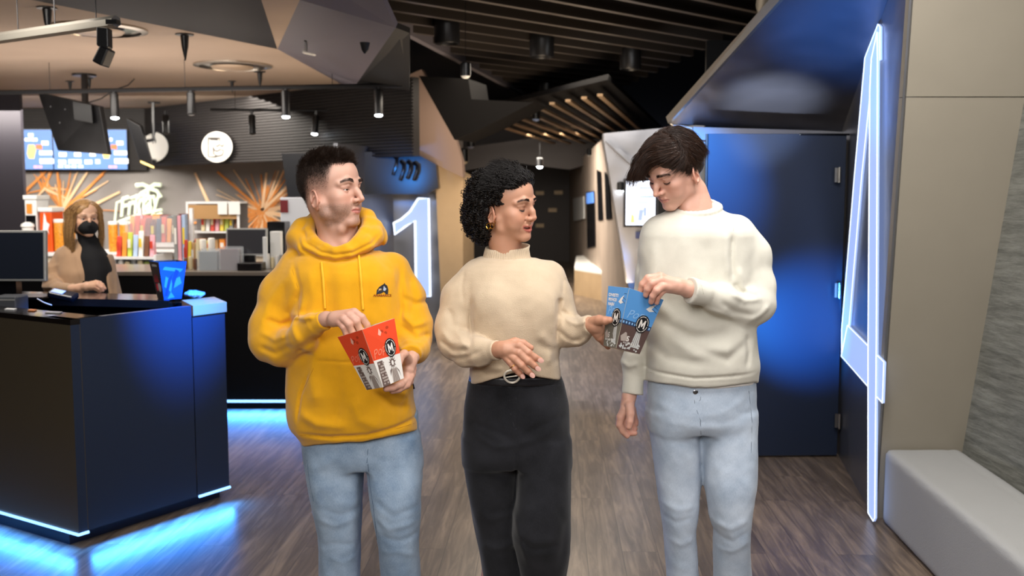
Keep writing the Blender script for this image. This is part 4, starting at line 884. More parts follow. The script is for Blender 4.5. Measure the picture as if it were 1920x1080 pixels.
tracklamp(541,165,220,ra,rb,True,'lit black track lamp on the long rail above the hooded man')
tracklamp(713,162,217,ra,rb,True,'lit black track lamp at the right end of the long rail')
tracklamp(478,212,252,r2a,r2b,False,'unlit small black track lamp on the second rail')
tracklamp(597,212,252,r2a,r2b,True,'lit small black track lamp on the second rail above the hooded man',6)
tracklamp(709,212,252,r2a,r2b,True,'bright lit lamp low on the second rail, right of the hooded man\'s head')
tracklamp(318,212,250,PZ(240,209,RZ),PZ(400,206,RZ),False,'slim unlit lamp between the two cream discs')
# large angled spot on the pale rail
q = P(190,52,4.97); t_ = put('angled_spotlight', 'large black jointed spotlight hanging from the pale rail at upper left', 'lamp', (q.x,q.y,P(190,120,4.97).z))
MB().prism([P(x,y,4.97) for x,y in ((180,50),(202,52),(203,88),(196,96),(180,84))], (0,.06,0)).build('arm', M_fix, t_, bevel=.006)
MB().prism([P(x,y,4.94) for x,y in ((186,84),(203,92),(190,124),(171,114))], (0,.1,0)).build('head', M_fix, t_, bevel=.008)
MB().bb(P(198,45,4.97), P(218,36,4.97)+Vector((0,.05,0))).build('rail_end', M_fix, t_)
# ceiling diffusers
def vent(cx_, cy_, rx, lab):
    c = PZ(cx_,cy_,ZC); r = rx*c.y/FPX; t = put('ceiling_diffuser', lab, 'vent', (c.x,c.y,ZC-.04))
    MB().lathe([(r,0),(r,-.012),(r*.86,-.02),(r*.84,-.0)], c, 32).build('outer_ring', mat('chrome_ring','b8b0a4',.2,.9), t, smooth=True)
    MB().lathe([(r*.84,-.002),(r*.6,-.006),(r*.3,-.006),(.001,-.006)], c, 32).build('dark_throat', M_blackg, t, smooth=True)
    MB().lathe([(r*.55,-.02),(r*.5,-.035),(r*.2,-.04),(.001,-.04)], c+Vector((0,-.02,0)), 32).build('centre_disc', mat('tan_disc','a8927c',.4,.3), t, smooth=True)
vent(437,122,71,'round chrome ceiling diffuser in the middle of the tan ceiling'); vent(185,54,86,'round chrome ceiling diffuser behind the pale rail at upper left')
def sprinkler(px, py, lab, s=1, z=ZC):
    c = PZ(px,py,z); t = MB().lathe([(.06*s,0),(.06*s,-.008),(.028*s,-.012),(.022*s,-.08*s),(.008*s,-.15*s),(.004*s,-.17*s)], c, 12).build('ceiling_sensor', M_fix, smooth=True); tag(t, lab, 'sensor')
sprinkler(88,14,'dark tapered ceiling sensor nearest the upper left corner',1.0); sprinkler(346,64,'dark tapered ceiling sensor left of the middle diffuser',1.1); sprinkler(487,134,'small dark ceiling sensor just right of the middle diffuser',.9); sprinkler(435,152,'small dark ceiling sensor below the middle diffuser',.7); sprinkler(131,152,'small dark ceiling sensor left of the hanging monitor pole',.7); sprinkler(167,146,'small dark ceiling sensor touching the hanging monitor pole',.7)
sprinkler(383,192,'small dark ceiling sensor beyond the long rail',.8)
# sensor on mauve facet
q = onwall(580,98,b_,f2-b_,f3-b_); q = q+(Vector((0,0,CAMZ))-q).normalized()*.07; t_ = put('facet_camera', 'small white camera on a dark bracket fixed to the mauve ceiling facet', 'camera', q)
MB().box(q, (.10,.05,.035), M=Matrix.Rotation(R(12),3,'Y')).build('housing', M_cap, t_, bevel=.01); MB().tube([q+Vector((-.02,0,.01)), onwall(573,76,b_,f2-b_,f3-b_)], .01, 8).build('bracket', M_fix, t_)
tag(MB().lathe([(.03,0),(.02,-.04),(.005,-.06)], P(684,80,5.6), 12).build('ceiling_sensor', M_fix, smooth=True), 'tiny dark sensor near the right tip of the mauve facet', 'sensor')
# hanging monitors seen from behind
hm = put('hanging_monitor', 'large black monitor seen from behind hanging on a pole from the tan ceiling', 'monitor', P(150,288,9.25))
pts = [P(70,172,9.45), P(186,199,9.05), P(202,290,9.05), P(108,282,9.45)]; n_ = (pts[1]-pts[0]).cross(pts[3]-pts[0]).normalized()
MB().prism(pts, (.02,.05,0)).build('back_cover', mat('scuffed_black','121214',.45, var=.4, vscale=8), hm, bevel=.006)
cc = sum(pts, Vector())/4
MB().tube([P(158,140,9.35), P(160,200,9.25)], .03, 10).build('pole', M_fix, hm, smooth=True); pt = PZ(158,139,ZC); MB().lathe([(.11,0),(.11,-.02)], (pt.x,pt.y,ZC), 16).build('ceiling_flange', M_fix, hm)
MB().prism([P(140,190,9.15), P(175,197,9.10), P(178,232,9.10), P(143,225,9.15)], (0,-.05,0)).build('mount_plate', M_fix, hm, bevel=.004)
MB().tube([P(165,193,9.15), P(190,185,9.20), P(215,168,9.25), P(240,160,9.35), P(252,148,9.40)], .006, 6).build('cable', M_fix, hm, smooth=True)
for x,y in ((95,200),(122,205),(152,232),(112,230)):
    MB().lathe([(.008,0),(.006,-.004)], P(x,y,9.23), 8, Matrix.Rotation(R(90),3,'X')).build('screw', mat('dark_steel','3a3a3c',.4,.5), hm)
h2m = put('hanging_monitor', 'narrow black hanging monitor seen almost edge-on beside the left cream disc', 'monitor', P(262,310,12.20))
MB().hexa([P(262,303,12.10), P(290,316,12.00), P(290,316,12.70), P(266,303,12.80), P(237,222,12.10), P(262,236,12.00), P(268,236,12.70), P(243,222,12.80)]).build('back_cover', M_fix, h2m, bevel=.006)
MB().prism([P(264,301,11.99), P(289,312,11.98), P(289,316,11.98), P(264,305,11.99)], (0,-.01,0)).build('bottom_edge', mat('brass_edge','c8b070',.4), h2m)
MB().tube([P(287,192,12.20), P(288,262,12.20)], .02, 8).build('pole', M_fix, h2m); MB().tube([P(288,262,12.20), P(276,264,12.15)], .02, 8).build('arm', M_fix, h2m); MB().tube([P(278,192,12.20), P(300,193,12.20)], .012, 8).build('top_bar', M_fix, h2m)
# black downlights in the slat ceiling
for i,(x,y,s) in enumerate(((838,60,1),(1016,88,1.05),(1182,114,1),(1024,170,.9),(1118,180,.9))):
    c = PZ(x,y-12,ZS); r = .10*s; t = MB().lathe([(r*.9,.06),(r,.05),(r,-.13),(r*.94,-.14),(r*.8,-.11),(r*.78,-.02),(.001,-.02)], c, 20).build('cylinder_downlight', M_fix, smooth=True)
    tag(t, ['black cylinder downlight nearest the grey edge rail in the slat ceiling','black cylinder downlight in the middle of the slat ceiling','black cylinder downlight furthest right in the slat ceiling','small far black cylinder downlight left of its neighbour','small far black cylinder downlight right of its neighbour'][i], 'lamp', 'downlights in the slat ceiling')
# small fittings and lit points
def lamp_pt(x, y, Y, r, lab, m=None, name='small_spotlight', zt=3.5):
    c = P(x,y,Y); t = put(name, lab, 'lamp', c); MB().lathe([(r*.6,r*1.5),(r,r*1.2),(r,-r*1.2)], c, 12).build('housing', M_fix, t, smooth=True); MB().lathe([(r*.9,-r*1.2),(r*.6,-r*1.6),(.001,-r*1.7)], c, 12).build('lens', m or M_bulb, t, smooth=True)
    MB().tube([c+Vector((0,0,r)), Vector((c.x,c.y,max(zt, c.z+r*1.6)))], .0022, 6).build('rod', M_fix, t)
lamp_pt(873,131,6.9,.035,'pale lamp hanging from the grey edge rail of the slat ceiling', M_cap); lamp_pt(1005,214,12.0,.05,'pale blue lamp below the edge rail over the corridor', mat('pale_blue_lens','8fa4d0',.4)); lamp_pt(883,266,12.5,.05,'pale lamp low beside the tan column head', mat('grey_lens','6f7488',.4))
lamp_pt(1012,305,15,.05,'bright white lamp against the dark corridor end'); lamp_pt(1105,286,13,.03,'tiny warm lamp on the corridor beam at right', M_cap); lamp_pt(869,292,12,.06,'cream oval lamp beside the tan column', mat('cream_lens','c8b898',.5))
for x,y,l in ((962,302,'faint exit plate high on the dark corridor end'),(1012,362,'upper brass plate on the dark corridor door'),(1047,361,'right brass plate on the dark corridor door'),(1036,394,'round brass plate in the middle of the dark corridor door'),(1012,423,'small pale handle on the dark corridor door')):
    c = P(x,y,23.95); tag(MB().box(c, (.2,.03,.09)).build('door_plate', mat('dull_brass','8f7a5c',.4,.3)), l, 'plate')
# light grey duct at the top of the black void
q0_, q1_ = P(1438,-30,5.6), P(1447,48,6.4)
dt = MB(); dt.tube([q0_, P(1432,10,5.8), q1_, P(1470,70,7)], .045, 14); tag(dt.build('flexible_duct', mat('grey_duct','8a8880',.5), smooth=True), 'grey duct curving down in the black void above the steel canopy', 'duct')
# tilted portrait display on the silver wall
pa_, pb_ = P(1170,335,SY-.06), P(1232,426,SY-.06)
ds = put('poster_display', 'bright white portrait display on the silver wall behind the cream sweatshirt', 'screen', ((pa_.x+pb_.x)/2,SY-.06,pb_.z))
MB().bb((pa_.x,SY-.06,pb_.z), (pb_.x,SY-.01,pa_.z)).build('frame', M_fix, ds)
M_pos = mat('poster_glow','dfe8ff',.4, emis=(.6,.75,1), estr=1.6); MB().bb((pa_.x+.02,SY-.066,pb_.z+.02), (pb_.x-.02,SY-.061,pa_.z-.02)).build('display', M_pos, ds)
cs = (Vector((pa_.x+.02,SY-.068,pb_.z+.02)), Vector((pb_.x-.02,SY-.068,pb_.z+.02)), Vector((pb_.x-.02,SY-.068,pa_.z-.02)), Vector((pa_.x+.02,SY-.068,pa_.z-.02)))
decal('display_blocks', [[(.45,.62),(.95,.62),(.95,.66),(.45,.66)],[(.45,.82),(.9,.82),(.9,.86),(.45,.86)],[(.1,.5),(.9,.5),(.9,.53),(.1,.53)],[(.4,.1),(.55,.1),(.6,.35),(.45,.35)],[(.6,.2),(.7,.2),(.7,.4),(.6,.4)]], cs, mat('grey_display','7888a8',.4,emis=(.2,.28,.42),estr=1), ds, .001)
decal('display_figure', [[(.15,.05),(.3,.05),(.28,.22),(.18,.25)]], cs, mat('yellow_display','b0a060',.4,emis=(.5,.45,.2),estr=1), ds, .002)
pa_, pb_ = P(1236,340,SY-.06), P(1262,422,SY-.06); d2 = put('poster_display', 'narrow dark portrait display right of the bright one on the silver wall', 'screen', ((pa_.x+pb_.x)/2,SY-.06,pb_.z)); MB().bb((pa_.x,SY-.06,pb_.z), (pb_.x,SY-.01,pa_.z)).build('frame', M_fix, d2); MB().bb((pa_.x+.02,SY-.066,pb_.z+.25), (pb_.x-.02,SY-.061,pb_.z+.45)).build('display', mat('dim_glow','8090c0',.4,emis=(.3,.38,.7),estr=1), d2)
lamp_pt(1163,350,SY-.04,.03,'small round white lamp left of the bright portrait display', None, zt=0); q = P(1200,441,SY-.05); tag(MB().box(q, (.08,.03,.06)).build('wall_socket_box', cm('navy')), 'small dark blue box below the bright portrait display', 'box')
# ---------------------------------------------------------------- people
def skin(name, rough=.48):
    m = D.materials.new(name); m.use_nodes = True; vcol(m); b = m.node_tree.nodes['Principled BSDF']; I = b.inputs
    I['Roughness'].default_value = rough; I['Subsurface Weight'].default_value = .12; I['Subsurface Radius'].default_value = (.010,.004,.002); I['Subsurface Scale'].default_value = 1
    n = m.node_tree.nodes; L = m.node_tree.links; tc = n.new('ShaderNodeTexCoord'); nz = n.new('ShaderNodeTexNoise'); nz.inputs['Scale'].default_value = 420; nz.inputs['Detail'].default_value = 3; L.new(tc.outputs['Object'], nz.inputs['Vector'])
    bp = n.new('ShaderNodeBump'); bp.inputs['Strength'].default_value = .12; bp.inputs['Distance'].default_value = .001; L.new(nz.outputs['Fac'], bp.inputs['Height']); L.new(bp.outputs[0], I['Normal']); return m
M_skin = skin('skin'); M_eye = D.materials.new('eye'); M_eye.use_nodes = True; vcol(M_eye); M_eye.node_tree.nodes['Principled BSDF'].inputs['Roughness'].default_value = .1
def hairm(name, c, rough=.42):
    return mat(name, c, rough, spec=.45)
def hair_col(base, nb, F_list, npers, seed=3, lo=.6, hi=2.0):
    """each strand its own shade; the first nb vertices (dense under-hair) keep the base shade"""
    rs = np.random.RandomState(seed); b = np.array(hx(base)[:3]); out = [np.tile(b, (nb, 1))]
    for nv, per in F_list: s = rs.uniform(lo, hi, nv//per)**1.3; out.append(np.repeat(b[None,:]*s[:,None]*np.array((1.05,1,.95)), per, axis=0))
    return np.concatenate(out)
def fabric(name, col, bump=.35, bscale=700, rough=.9, sheen=.25, var=.03, rib=None):
    m = mat(name, col, rough, bump=bump, bscale=bscale, var=var, vscale=30, spec=.2, sheen=sheen, stretch=rib); return m
def denim(name, dark, light, sc=9):
    m = mat(name, light, .85, spec=.2, sheen=.15); nt = m.node_tree; n = nt.nodes; L = nt.links; b = n['Principled BSDF']
    tc = n.new('ShaderNodeTexCoord'); n1 = n.new('ShaderNodeTexNoise'); n1.inputs['Scale'].default_value = sc; n1.inputs['Detail'].default_value = 6; L.new(tc.outputs['Object'], n1.inputs['Vector'])
    mp = n.new('ShaderNodeMapping'); mp.inputs['Scale'].default_value = (900,900,130); L.new(tc.outputs['Object'], mp.inputs[0]); n2 = n.new('ShaderNodeTexNoise'); n2.inputs['Scale'].default_value = 1; n2.inputs['Detail'].default_value = 2; L.new(mp.outputs[0], n2.inputs['Vector'])
    ad = n.new('ShaderNodeMath'); ad.operation = 'MULTIPLY_ADD'; ad.inputs[1].default_value = .5; L.new(n2.outputs['Fac'], ad.inputs[0]); L.new(n1.outputs['Fac'], ad.inputs[2])
    cr = n.new('ShaderNodeValToRGB'); e = cr.color_ramp.elements; e[0].position = .45; e[0].color = hx(dark); e[1].position = 1.0; e[1].color = hx(light); L.new(ad.outputs[0], cr.inputs[0]); L.new(cr.outputs[0], b.inputs['Base Color'])
    bp = n.new('ShaderNodeBump'); bp.inputs['Strength'].default_value = .25; bp.inputs['Distance'].default_value = .001; L.new(n2.outputs['Fac'], bp.inputs['Height']); L.new(bp.outputs[0], b.inputs['Normal']); return m
def sst(x, a, b): t = np.clip((x-a)/(b-a), 0, 1); return t*t*(3-2*t)
class Head:
    """face and skull sculpted in head coordinates: x towards the person's right, y forward, z up, metres"""
    def __init__(h, c, yaw, pitch=0, roll=0, s=1.0, **o):
        Mr = Matrix.Rotation(R(yaw),3,'Z')@Matrix.Rotation(R(pitch),3,'X')@Matrix.Rotation(R(roll),3,'Y')
        X, Y, Z = Mr@Vector((-1,0,0)), Mr@Vector((0,-1,0)), Mr@Vector((0,0,1))
        h.R = np.array([[X.x,Y.x,Z.x],[X.y,Y.y,Z.y],[X.z,Y.z,Z.z]]); h.c = V3(c); h.s = s; h.o = o
    def w(h, v): return h.c+h.R@(np.array(v, dtype=float)*h.s)
    def loc(h, p): return (p-h.c)@h.R/h.s
    def dirw(h, v): return h.R@np.array(v, dtype=float)
    def ell(h, S_, c, r, k, op='u', rot=None):
        Rm = h.R if rot is None else h.R@np.array(rot); S_.ell(h.w(c), np.array(r)*h.s, Rm, k*h.s, op)
    def cone(h, S_, a, b, ra, rb, k, op='u'): S_.cone(h.w(a), h.w(b), ra*h.s, rb*h.s, k*h.s, op)
    def sculpt(h, S_):
        o = h.o; E, C_ = h.ell, h.cone; jw = o.get('jaw', 1); nl = o.get('nose', 1); ch = o.get('chin', 1); ful = o.get('full', 1)
        E(S_, (0,-.014,.045), (.075,.096,.086), .01); E(S_, (0,.028,.050), (.064,.056,.060), .02)
        E(S_, (0,.034,-.012), (.058*ful,.050,.066), .02); E(S_, (0,-.01,-.02), (.062,.062,.055), .02)
        for s in (-1, 1):
            C_(S_, (s*.055*jw,.002,-.035), (s*.050*jw,.010,-.062), .014, .013, .02)
            C_(S_, (s*.050*jw,.010,-.062), (s*.014*jw,.070,-.090*ch), .013, .014, .016)
            E(S_, (s*.043,.052,-.014), (.021*ful,.024,.018), .018); E(S_, (s*.036*ful,.052,-.045), (.024,.026,.026), .02)
            C_(S_, (s*.008,.0835,.028), (s*.030,.080,.034), .008, .008, .012); C_(S_, (s*.030,.080,.034), (s*.050,.063,.026), .008, .007, .012)
        E(S_, (0,.034,-.066), (.042*jw,.045,.030), .018); E(S_, (0,.074,-.088*ch), (.017,.015,.014), .014)
        for s in (-1, 1): E(S_, (s*.031,.090,.010), (.017,.015,.011), .012, 's')
        C_(S_, (0,.081,.024), (0,.0965,-.002), .0066, .0074, .014); C_(S_, (0,.0965,-.002), (0,.1060*nl,-.0215), .0074, .0086, .012)
        for s in (-1, 1): E(S_, (s*.0118,.0915,-.0260), (.0076,.0105,.0072), .009); 
        C_(S_, (0,.100,-.028), (0,.086,-.036), .006, .006, .006)
        for s in (-1, 1): E(S_, (s*.0068,.0955,-.0335), (.0038,.0055,.0035), .003, 's')
        E(S_, (0,.070,-.054), (.031,.0175,.027), .014)
        sm = o.get('smile', 0); op_ = o.get('open', 0); mw = .024+.006*sm; uz = .004*sm
        for s in (-1, 1):
            C_(S_, (0,.0895,-.0515-.001*op_), (s*.011,.0865,-.0500-.0005*op_+uz*.3), .0042, .0040, .004); C_(S_, (s*.011,.0865,-.0500-.0005*op_+uz*.3), (s*mw,.0745-.003*sm,-.0558+uz*1.6), .0040, .0022, .005)
            C_(S_, (0,.0870,-.0615-.0045*op_), (s*.012,.0845,-.0610-.0035*op_+uz*.3), .0052, .0048, .004); C_(S_, (s*.012,.0845,-.0610-.0035*op_+uz*.3), (s*mw,.0740-.003*sm,-.0568+uz*1.6), .0048, .0022, .005)
            if not op_: C_(S_, (0,.0935,-.0562), (s*.012,.0905,-.0556), .0011, .0011, .0025, 's'); C_(S_, (s*.012,.0905,-.0556), (s*(mw+.001),.0775,-.0570+uz*1.6), .0011, .0012, .0025, 's')
            if op_: E(S_, (s*.009,.0875,-.0572), (.0115,.016,.0040), .0015, 's'); E(S_, (s*.018,.082,-.0552), (.0080,.014,.0028), .0015, 's')
            if sm: C_(S_, (s*.020,.080,-.032), (s*.036,.070,-.058), .0022, .0018, .006, 's'); E(S_, (s*.038,.062,-.028), (.017,.016,.014), .014)
        eo = o.get('eye', 1.0)
        for s in (-1, 1):
            e = (s*.0315,.0660,.0085); E(S_, e, (.0142,.0142,.0136), .004)
            C_(S_, (s*.018,.0765,.0165), (s*.031,.0800,.0195), .0032, .0035, .006); C_(S_, (s*.031,.0800,.0195), (s*.046,.0700,.0150), .0035, .003, .006)
            if eo > 0: E(S_, (s*.0328,.0795,.0074), (.0140,.0095,.0050*eo), .0015, 's')
            else: C_(S_, (s*.0195,.0785,.0030), (s*.0315,.0822,.0010), .0010, .0011, .002, 's'); C_(S_, (s*.0315,.0822,.0010), (s*.0435,.0740,.0042), .0011, .0010, .002, 's')
        # ears
        for s in (-1, 1):
            a = R(14); ct, st_ = math.cos(R(22)), math.sin(R(22))
            xw = np.array((st_*-s*1.0*.0+0, 0, 0)); zx = np.array((s*ct, -st_, 0)); zy = np.array((0, -math.sin(a), math.cos(a))); zy = zy-zx*(zy@zx); zy /= np.linalg.norm(zy); zz_ = np.cross(zx, zy)
            rot = np.stack([zz_, zy, zx], 1); c = np.array((s*.0770,-.012,-.020))
            E(S_, c+np.array((-s*.004,0,.0)), (.016,.027,.0045), .006, 'u', rot)
            S_.torus(h.w(c+np.array((s*.001,0,.004))), h.R@rot, .0165*h.s, .0265*h.s, .0034*h.s, .003*h.s)
            E(S_, c+np.array((s*.003,.003,-.003)), (.0095,.0150,.0055), .003, 's', rot)
            C_(S_, c+np.array((s*.0015,-.001,.012)), c+np.array((s*.0020,-.009,-.006)), .0024, .0024, .005); E(S_, c+np.array((-s*.002,.006,-.024)), (.0075,.008,.0042), .004, 'u', rot)
            E(S_, c+np.array((-s*.001,.0145,-.003)), (.0045,.006,.0045), .003, 'u', rot)
    def color(h, V, base, lip, o=None):
        o = o or h.o; L = h.loc(V); x, y, z = L[:,0], L[:,1], L[:,2]; ax = np.abs(x); base = np.array(hx(base)[:3]); lip = np.array(hx(lip)[:3]); col = np.tile(base, (len(V), 1))
        def mixin(m, c): return col*(1-m[:,None])+np.array(c)*m[:,None]
        red = base*np.array((1.06,.78,.72)); near = (np.linalg.norm(L, axis=1) < .2)
        m = np.exp(-(((ax-.040)/.02)**2+((z+.022)/.02)**2+((y-.06)/.03)**2))*.5*near; col = mixin(m, red)
        m = np.exp(-((x/.014)**2+((z+.024)/.012)**2+((y-.1)/.02)**2))*.5; col = mixin(m, red)
        m = sst(ax, .072, .080)*(np.abs(z+.02) < .04)*(y > -.05)*.45*near; col = mixin(m, red)
        sm = o.get('smile', 0); mw = .0245+.006*sm; op_ = o.get('open', 0)
        up = -.0478+.0035*sm*(ax/mw)**2*1.5-.0002*op_; up = up-.002*np.exp(-(x/.003)**2)-.0065*(ax/mw)**2*(1-.4*sm); lo_ = -.0668-.0048*op_+.0095*(ax/mw)**2+.0055*sm*(ax/mw)**2
        m = sst(z, lo_-.0012, lo_+.0012)*sst(-z, -up-.0012, -up+.0012)*sst(-ax, -mw-.001, -mw+.001)*(y > .062); col = mixin(m*o.get('lipm', .75), lip)
        m = np.exp(-(((z+.0562-.0045*sm*(ax/mw)**2)/.0012)**2))*(ax < mw)*(y > .066)*(op_ == 0)*.6; col = mixin(m, lip*.35)
        if op_: m = ((y < .083-.45*ax) & (y > .05) & (z < -.05+.006*sm) & (z > -.066) & (ax < mw*.95)).astype(float); col = mixin(m*.9, (.12,.02,.02))
        br = np.array(hx(o.get('browc', '2a1c14'))[:3]); bz_ = .0335+.004*np.sin(np.clip((ax-.014)/.038, 0, 1)*2.6)-.004*sst(ax, .04, .054); wd = .0042*(1-.45*sst(ax, .03, .054))*o.get('brow', 1)
        nzb = .75+.25*wave(L, 900, 3); m = np.exp(-((z-bz_)/wd)**4)*sst(ax, .010, .016)*sst(-ax, -.056, -.050)*(y > .04)*nzb; col = mixin(np.clip(m, 0, 1)*.92, br)
        eo = o.get('eye', 1); ez = .0072+.0048*eo*np.sqrt(np.clip(1-((ax-.0315)/.0128)**2, 0, 1)) if eo > 0 else .0012+.002*((ax-.0315)/.012)**2
        m = np.exp(-((z-ez)/.0013)**2)*(np.abs(ax-.0315) < .0135)*(y > .062)*.85; col = mixin(m, (.02,.012,.01))
        m = np.exp(-(((ax-.031)/.017)**2+((z-.006)/.011)**2))*(y > .055)*.22; col = mixin(m, base*np.array((.82,.6,.6)))
        stb = o.get('stubble', 0)
        if stb:
            zz_ = sst(-z, .026, .044); jawm = zz_*sst(y, -.02, .012)*near*(z > -.115)
            jawm *= 1-np.exp(-((ax/.011)**2+((z+.04)/.004)**2))*.3; chk = sst(ax+(z+.05)*.45, .016, .026); must = np.exp(-((z+.040)/.007)**2)*(ax < .026); gt = np.exp(-((ax/.022)**2+((z+.085)/.02)**2))
            m = np.clip(np.maximum(np.maximum(jawm*chk, must), gt*(z < -.068))*(.8+.35*wave(L, 700, 5)), 0, 1)*stb*(y > -.02); lipk = sst(z, lo_-.001, lo_+.001)*sst(-z, -up-.001, -up+.001)*(ax < mw); col = mixin(m*(1-lipk), np.array(hx(o.get('stubc', '5a4636'))[:3]))
        f = o.get('scalp')
        if f is not None: m = f(x, y, z)*near; col = mixin(np.clip(m*(.93+.12*wave(L, 800, 6)), 0, 1), np.array(hx(o.get('hairc', '1c1613'))[:3]))
        return col
    def surf(h, S_, x, z, lift=.0004):
        ys = np.linspace(.125, .03, 160); p = np.array([h.w((x, y, z)) for y in ys]); v = S_.many(p); i = int(np.argmax(v < 0)); return Vector(h.w((x, ys[i]+lift, z)))
    def lashes(h, S_, parent, m):
        rs = random.Random(2)
        for s in (-1, 1):
            mb = MB(); pts = [(.0190,.0036),(.0235,.0018),(.0280,.0006),(.0325,.0003),(.0370,.0012),(.0410,.0028),(.0445,.0050)]; q = [h.surf(S_, s*a, b, .0003) for a, b in pts]; mb.tube(q, [.0004,.0007,.0009,.0010,.0010,.0009,.0005], 6)
            f = Vector(h.dirw((0,1,0))); d = Vector(h.dirw((0,0,-1))); o = Vector(h.dirw((s,0,0)))
            for i in range(22):
                t = .12+.86*i/21; k = t*(len(q)-1); j = min(len(q)-2, int(k)); p = q[j].lerp(q[j+1], k-j); L_ = .0035+.003*t
                mb.tube([p, p+f*L_*.55+d*L_*.45+o*L_*.15*t, p+f*L_*1.0+d*L_*.55+o*L_*.4*t], [.00035,.00025,.0001], 3)
            mb.build('eyelash', m, parent, smooth=True)
    def brows(h, S_, parent, m, n=170, seed=3):
        rs = random.Random(seed); wd = .0040*h.o.get('brow', 1)
        for s in (-1, 1):
            mb = MB()
            for i in range(n):
                ax = .0135+.040*rs.random(); bz = .0335+.004*math.sin(min(1, (ax-.014)/.038)*2.6)-(.004*max(0, (ax-.04)/.014) if ax > .04 else 0); z = bz+rs.uniform(-1, 1)*wd*(1-.5*max(0, (ax-.03)/.024)); p = h.surf(S_, s*ax, z, .0003)
                d = Vector(h.dirw((s*(.75+.2*rs.random()),.12,.5-.75*(ax-.0135)/.04+rs.uniform(-.15,.15)))).normalized(); L_ = rs.uniform(.004,.007); mb.tube([p, p+d*L_*.6+Vector(h.dirw((0,.0006,0))), p+d*L_], [.0003,.00025,.0001], 3)
            mb.build('eyebrow', m, parent, smooth=True)
    def eyes(h, parent, gaze=(0,0), iris='4a2f1c'):
        for s in (-1, 1):
            u, v = np.meshgrid(np.linspace(0, math.pi, 25), np.linspace(0, 2*math.pi, 33)); u = u.ravel(); v = v.ravel()
            d = np.stack([np.sin(u)*np.cos(v), np.cos(u), np.sin(u)*np.sin(v)], 1); r = .0128
            g = np.array((gaze[0], 1, gaze[1])); g = g/np.linalg.norm(g); an = np.degrees(np.arccos(np.clip(d@g, -1, 1)))
            col = np.tile(np.array((.50,.46,.44)), (len(d), 1)); ic = np.array(hx(iris)[:3]); col[an < 27] = ic; col[an < 11] = (.01,.01,.01)
            Vw = np.array([h.w(np.array((s*.0315,.0660,.0085))+q*r) for q in d]); i = np.arange(33*25).reshape(33, 25); a = i[:-1,:-1].ravel(); b = i[1:,:-1].ravel(); c = i[1:,1:].ravel(); e = i[:-1,1:].ravel()
            np_obj('eye', Vw, np.stack([a, b, c, e], 1), M_eye, parent, col)
def shade_col(V, base, tips=None, red=.35):
    c = np.tile(np.array(hx(base)[:3]), (len(V), 1)); c *= (1+.05*wave(V, 60, 2))[:,None]
    if tips is not None:
        for t in tips: m = np.exp(-(np.linalg.norm(V-V3(t), axis=1)/.012)**2)*red; c = c*(1-m[:,None])+c*np.array((1.08,.72,.66))*m[:,None]
    return c
def px_chain(S_, pts, Yp, k=.006, flat=None):
    """pts: (px, py, dY, radius_px)"""
    q = [(P(a, b, Yp+c), r*(Yp+c)/FPX) for a, b, c, r in pts]; S_.chain(q, k, 'u', flat); return q
def nails(parent, lst, Yp):            # (px,py,dY, dirx,diry, w_px)
    mb = MB()
    for px, py, dy, dx, dyy, w_ in lst:
        c = P(px, py, Yp+dy); t = (P(px+dx, py+dyy, Yp+dy)-c).normalized(); s = t.cross(Vector((0,-1,0))).normalized(); n = s.cross(t); r = w_*Yp/FPX; n = n if n.y < 0 else -n
        vs = [c+t*(r*1.35*math.cos(a))+s*(r*math.sin(a))+n*(.0012+.0012*math.cos(0)*(1-abs(math.sin(a))*.9)) for a in [2*math.pi*i/14 for i in range(14)]]; mb.add(vs+[c+n*.003], [(i, (i+1) % 14, 14) for i in range(14)])
    return mb.build('fingernails', mat('nail','e2b0a2',.25), parent, smooth=True)
def hand_mesh(chains, Yp, h=.0016, palm=(), webk=.0035, base='d9a98c'):
    """one hand: metacarpals blend softly into a palm, the fingers stay apart"""
    S_ = SDF(); tips = []
    for c in palm: px_chain(S_, c, Yp, .012)
    for c in chains: q = px_chain(S_, c, Yp, webk); tips += [q[-1][0]]+[x[0] for x in q[1:-1]]
    pts = np.array([V3(P(a, b, Yp+c)) for ch in list(palm)+list(chains) for a, b, c, r in ch]); lo, hi = pts.min(0)-.028, pts.max(0)+.028
    S_.post.append(lambda p: wave(p, 160, 4)*.0003)
    V, F = S_.mesh(lo, hi, h); return V, F, shade_col(V, base, tips)
def px_rows(rows, Yp): 
    out = []
    for r in rows:
        py, x0, x1, hd = r[:4]; z = P(960, py, Yp).z; out.append((z, P(x0, py, Yp).x, P(x1, py, Yp).x, hd)+tuple(r[4:]))
    return out
def hem_cut(S_, pts, Yp, k=.004):      # cut off the garment below a polyline (px)
    xs = np.array([P(a, b, Yp).x for a, b in pts]); zs = np.array([P(a, b, Yp).z for a, b in pts])
    def f(p):
        q = np.clip(p[:,1], Yp-.16, Yp)/Yp; return CAMZ+(np.interp(p[:,0]/q, xs, zs)-CAMZ)*q-p[:,2]
    S_._add(f, (0,Yp,1), 9, 'i', k)
def tube_part(name, pts, r, m, parent, n=8): 
    return MB().tube(pts, r, n).build(name, m, parent, smooth=True)
def on_surf(S_, px, py, y0=2.4, y1=3.6, n=600):     # where the ray of a pixel meets a garment
    d = V3(ray(px, py)); ys = np.linspace(y0, y1, n); p = np.array([0,0,CAMZ])+d[None,:]*(ys/d[1])[:,None]; v = S_.many(p); i = np.argmax(v < 0)
    return Vector(p[i]) if v[i] < 0 else None
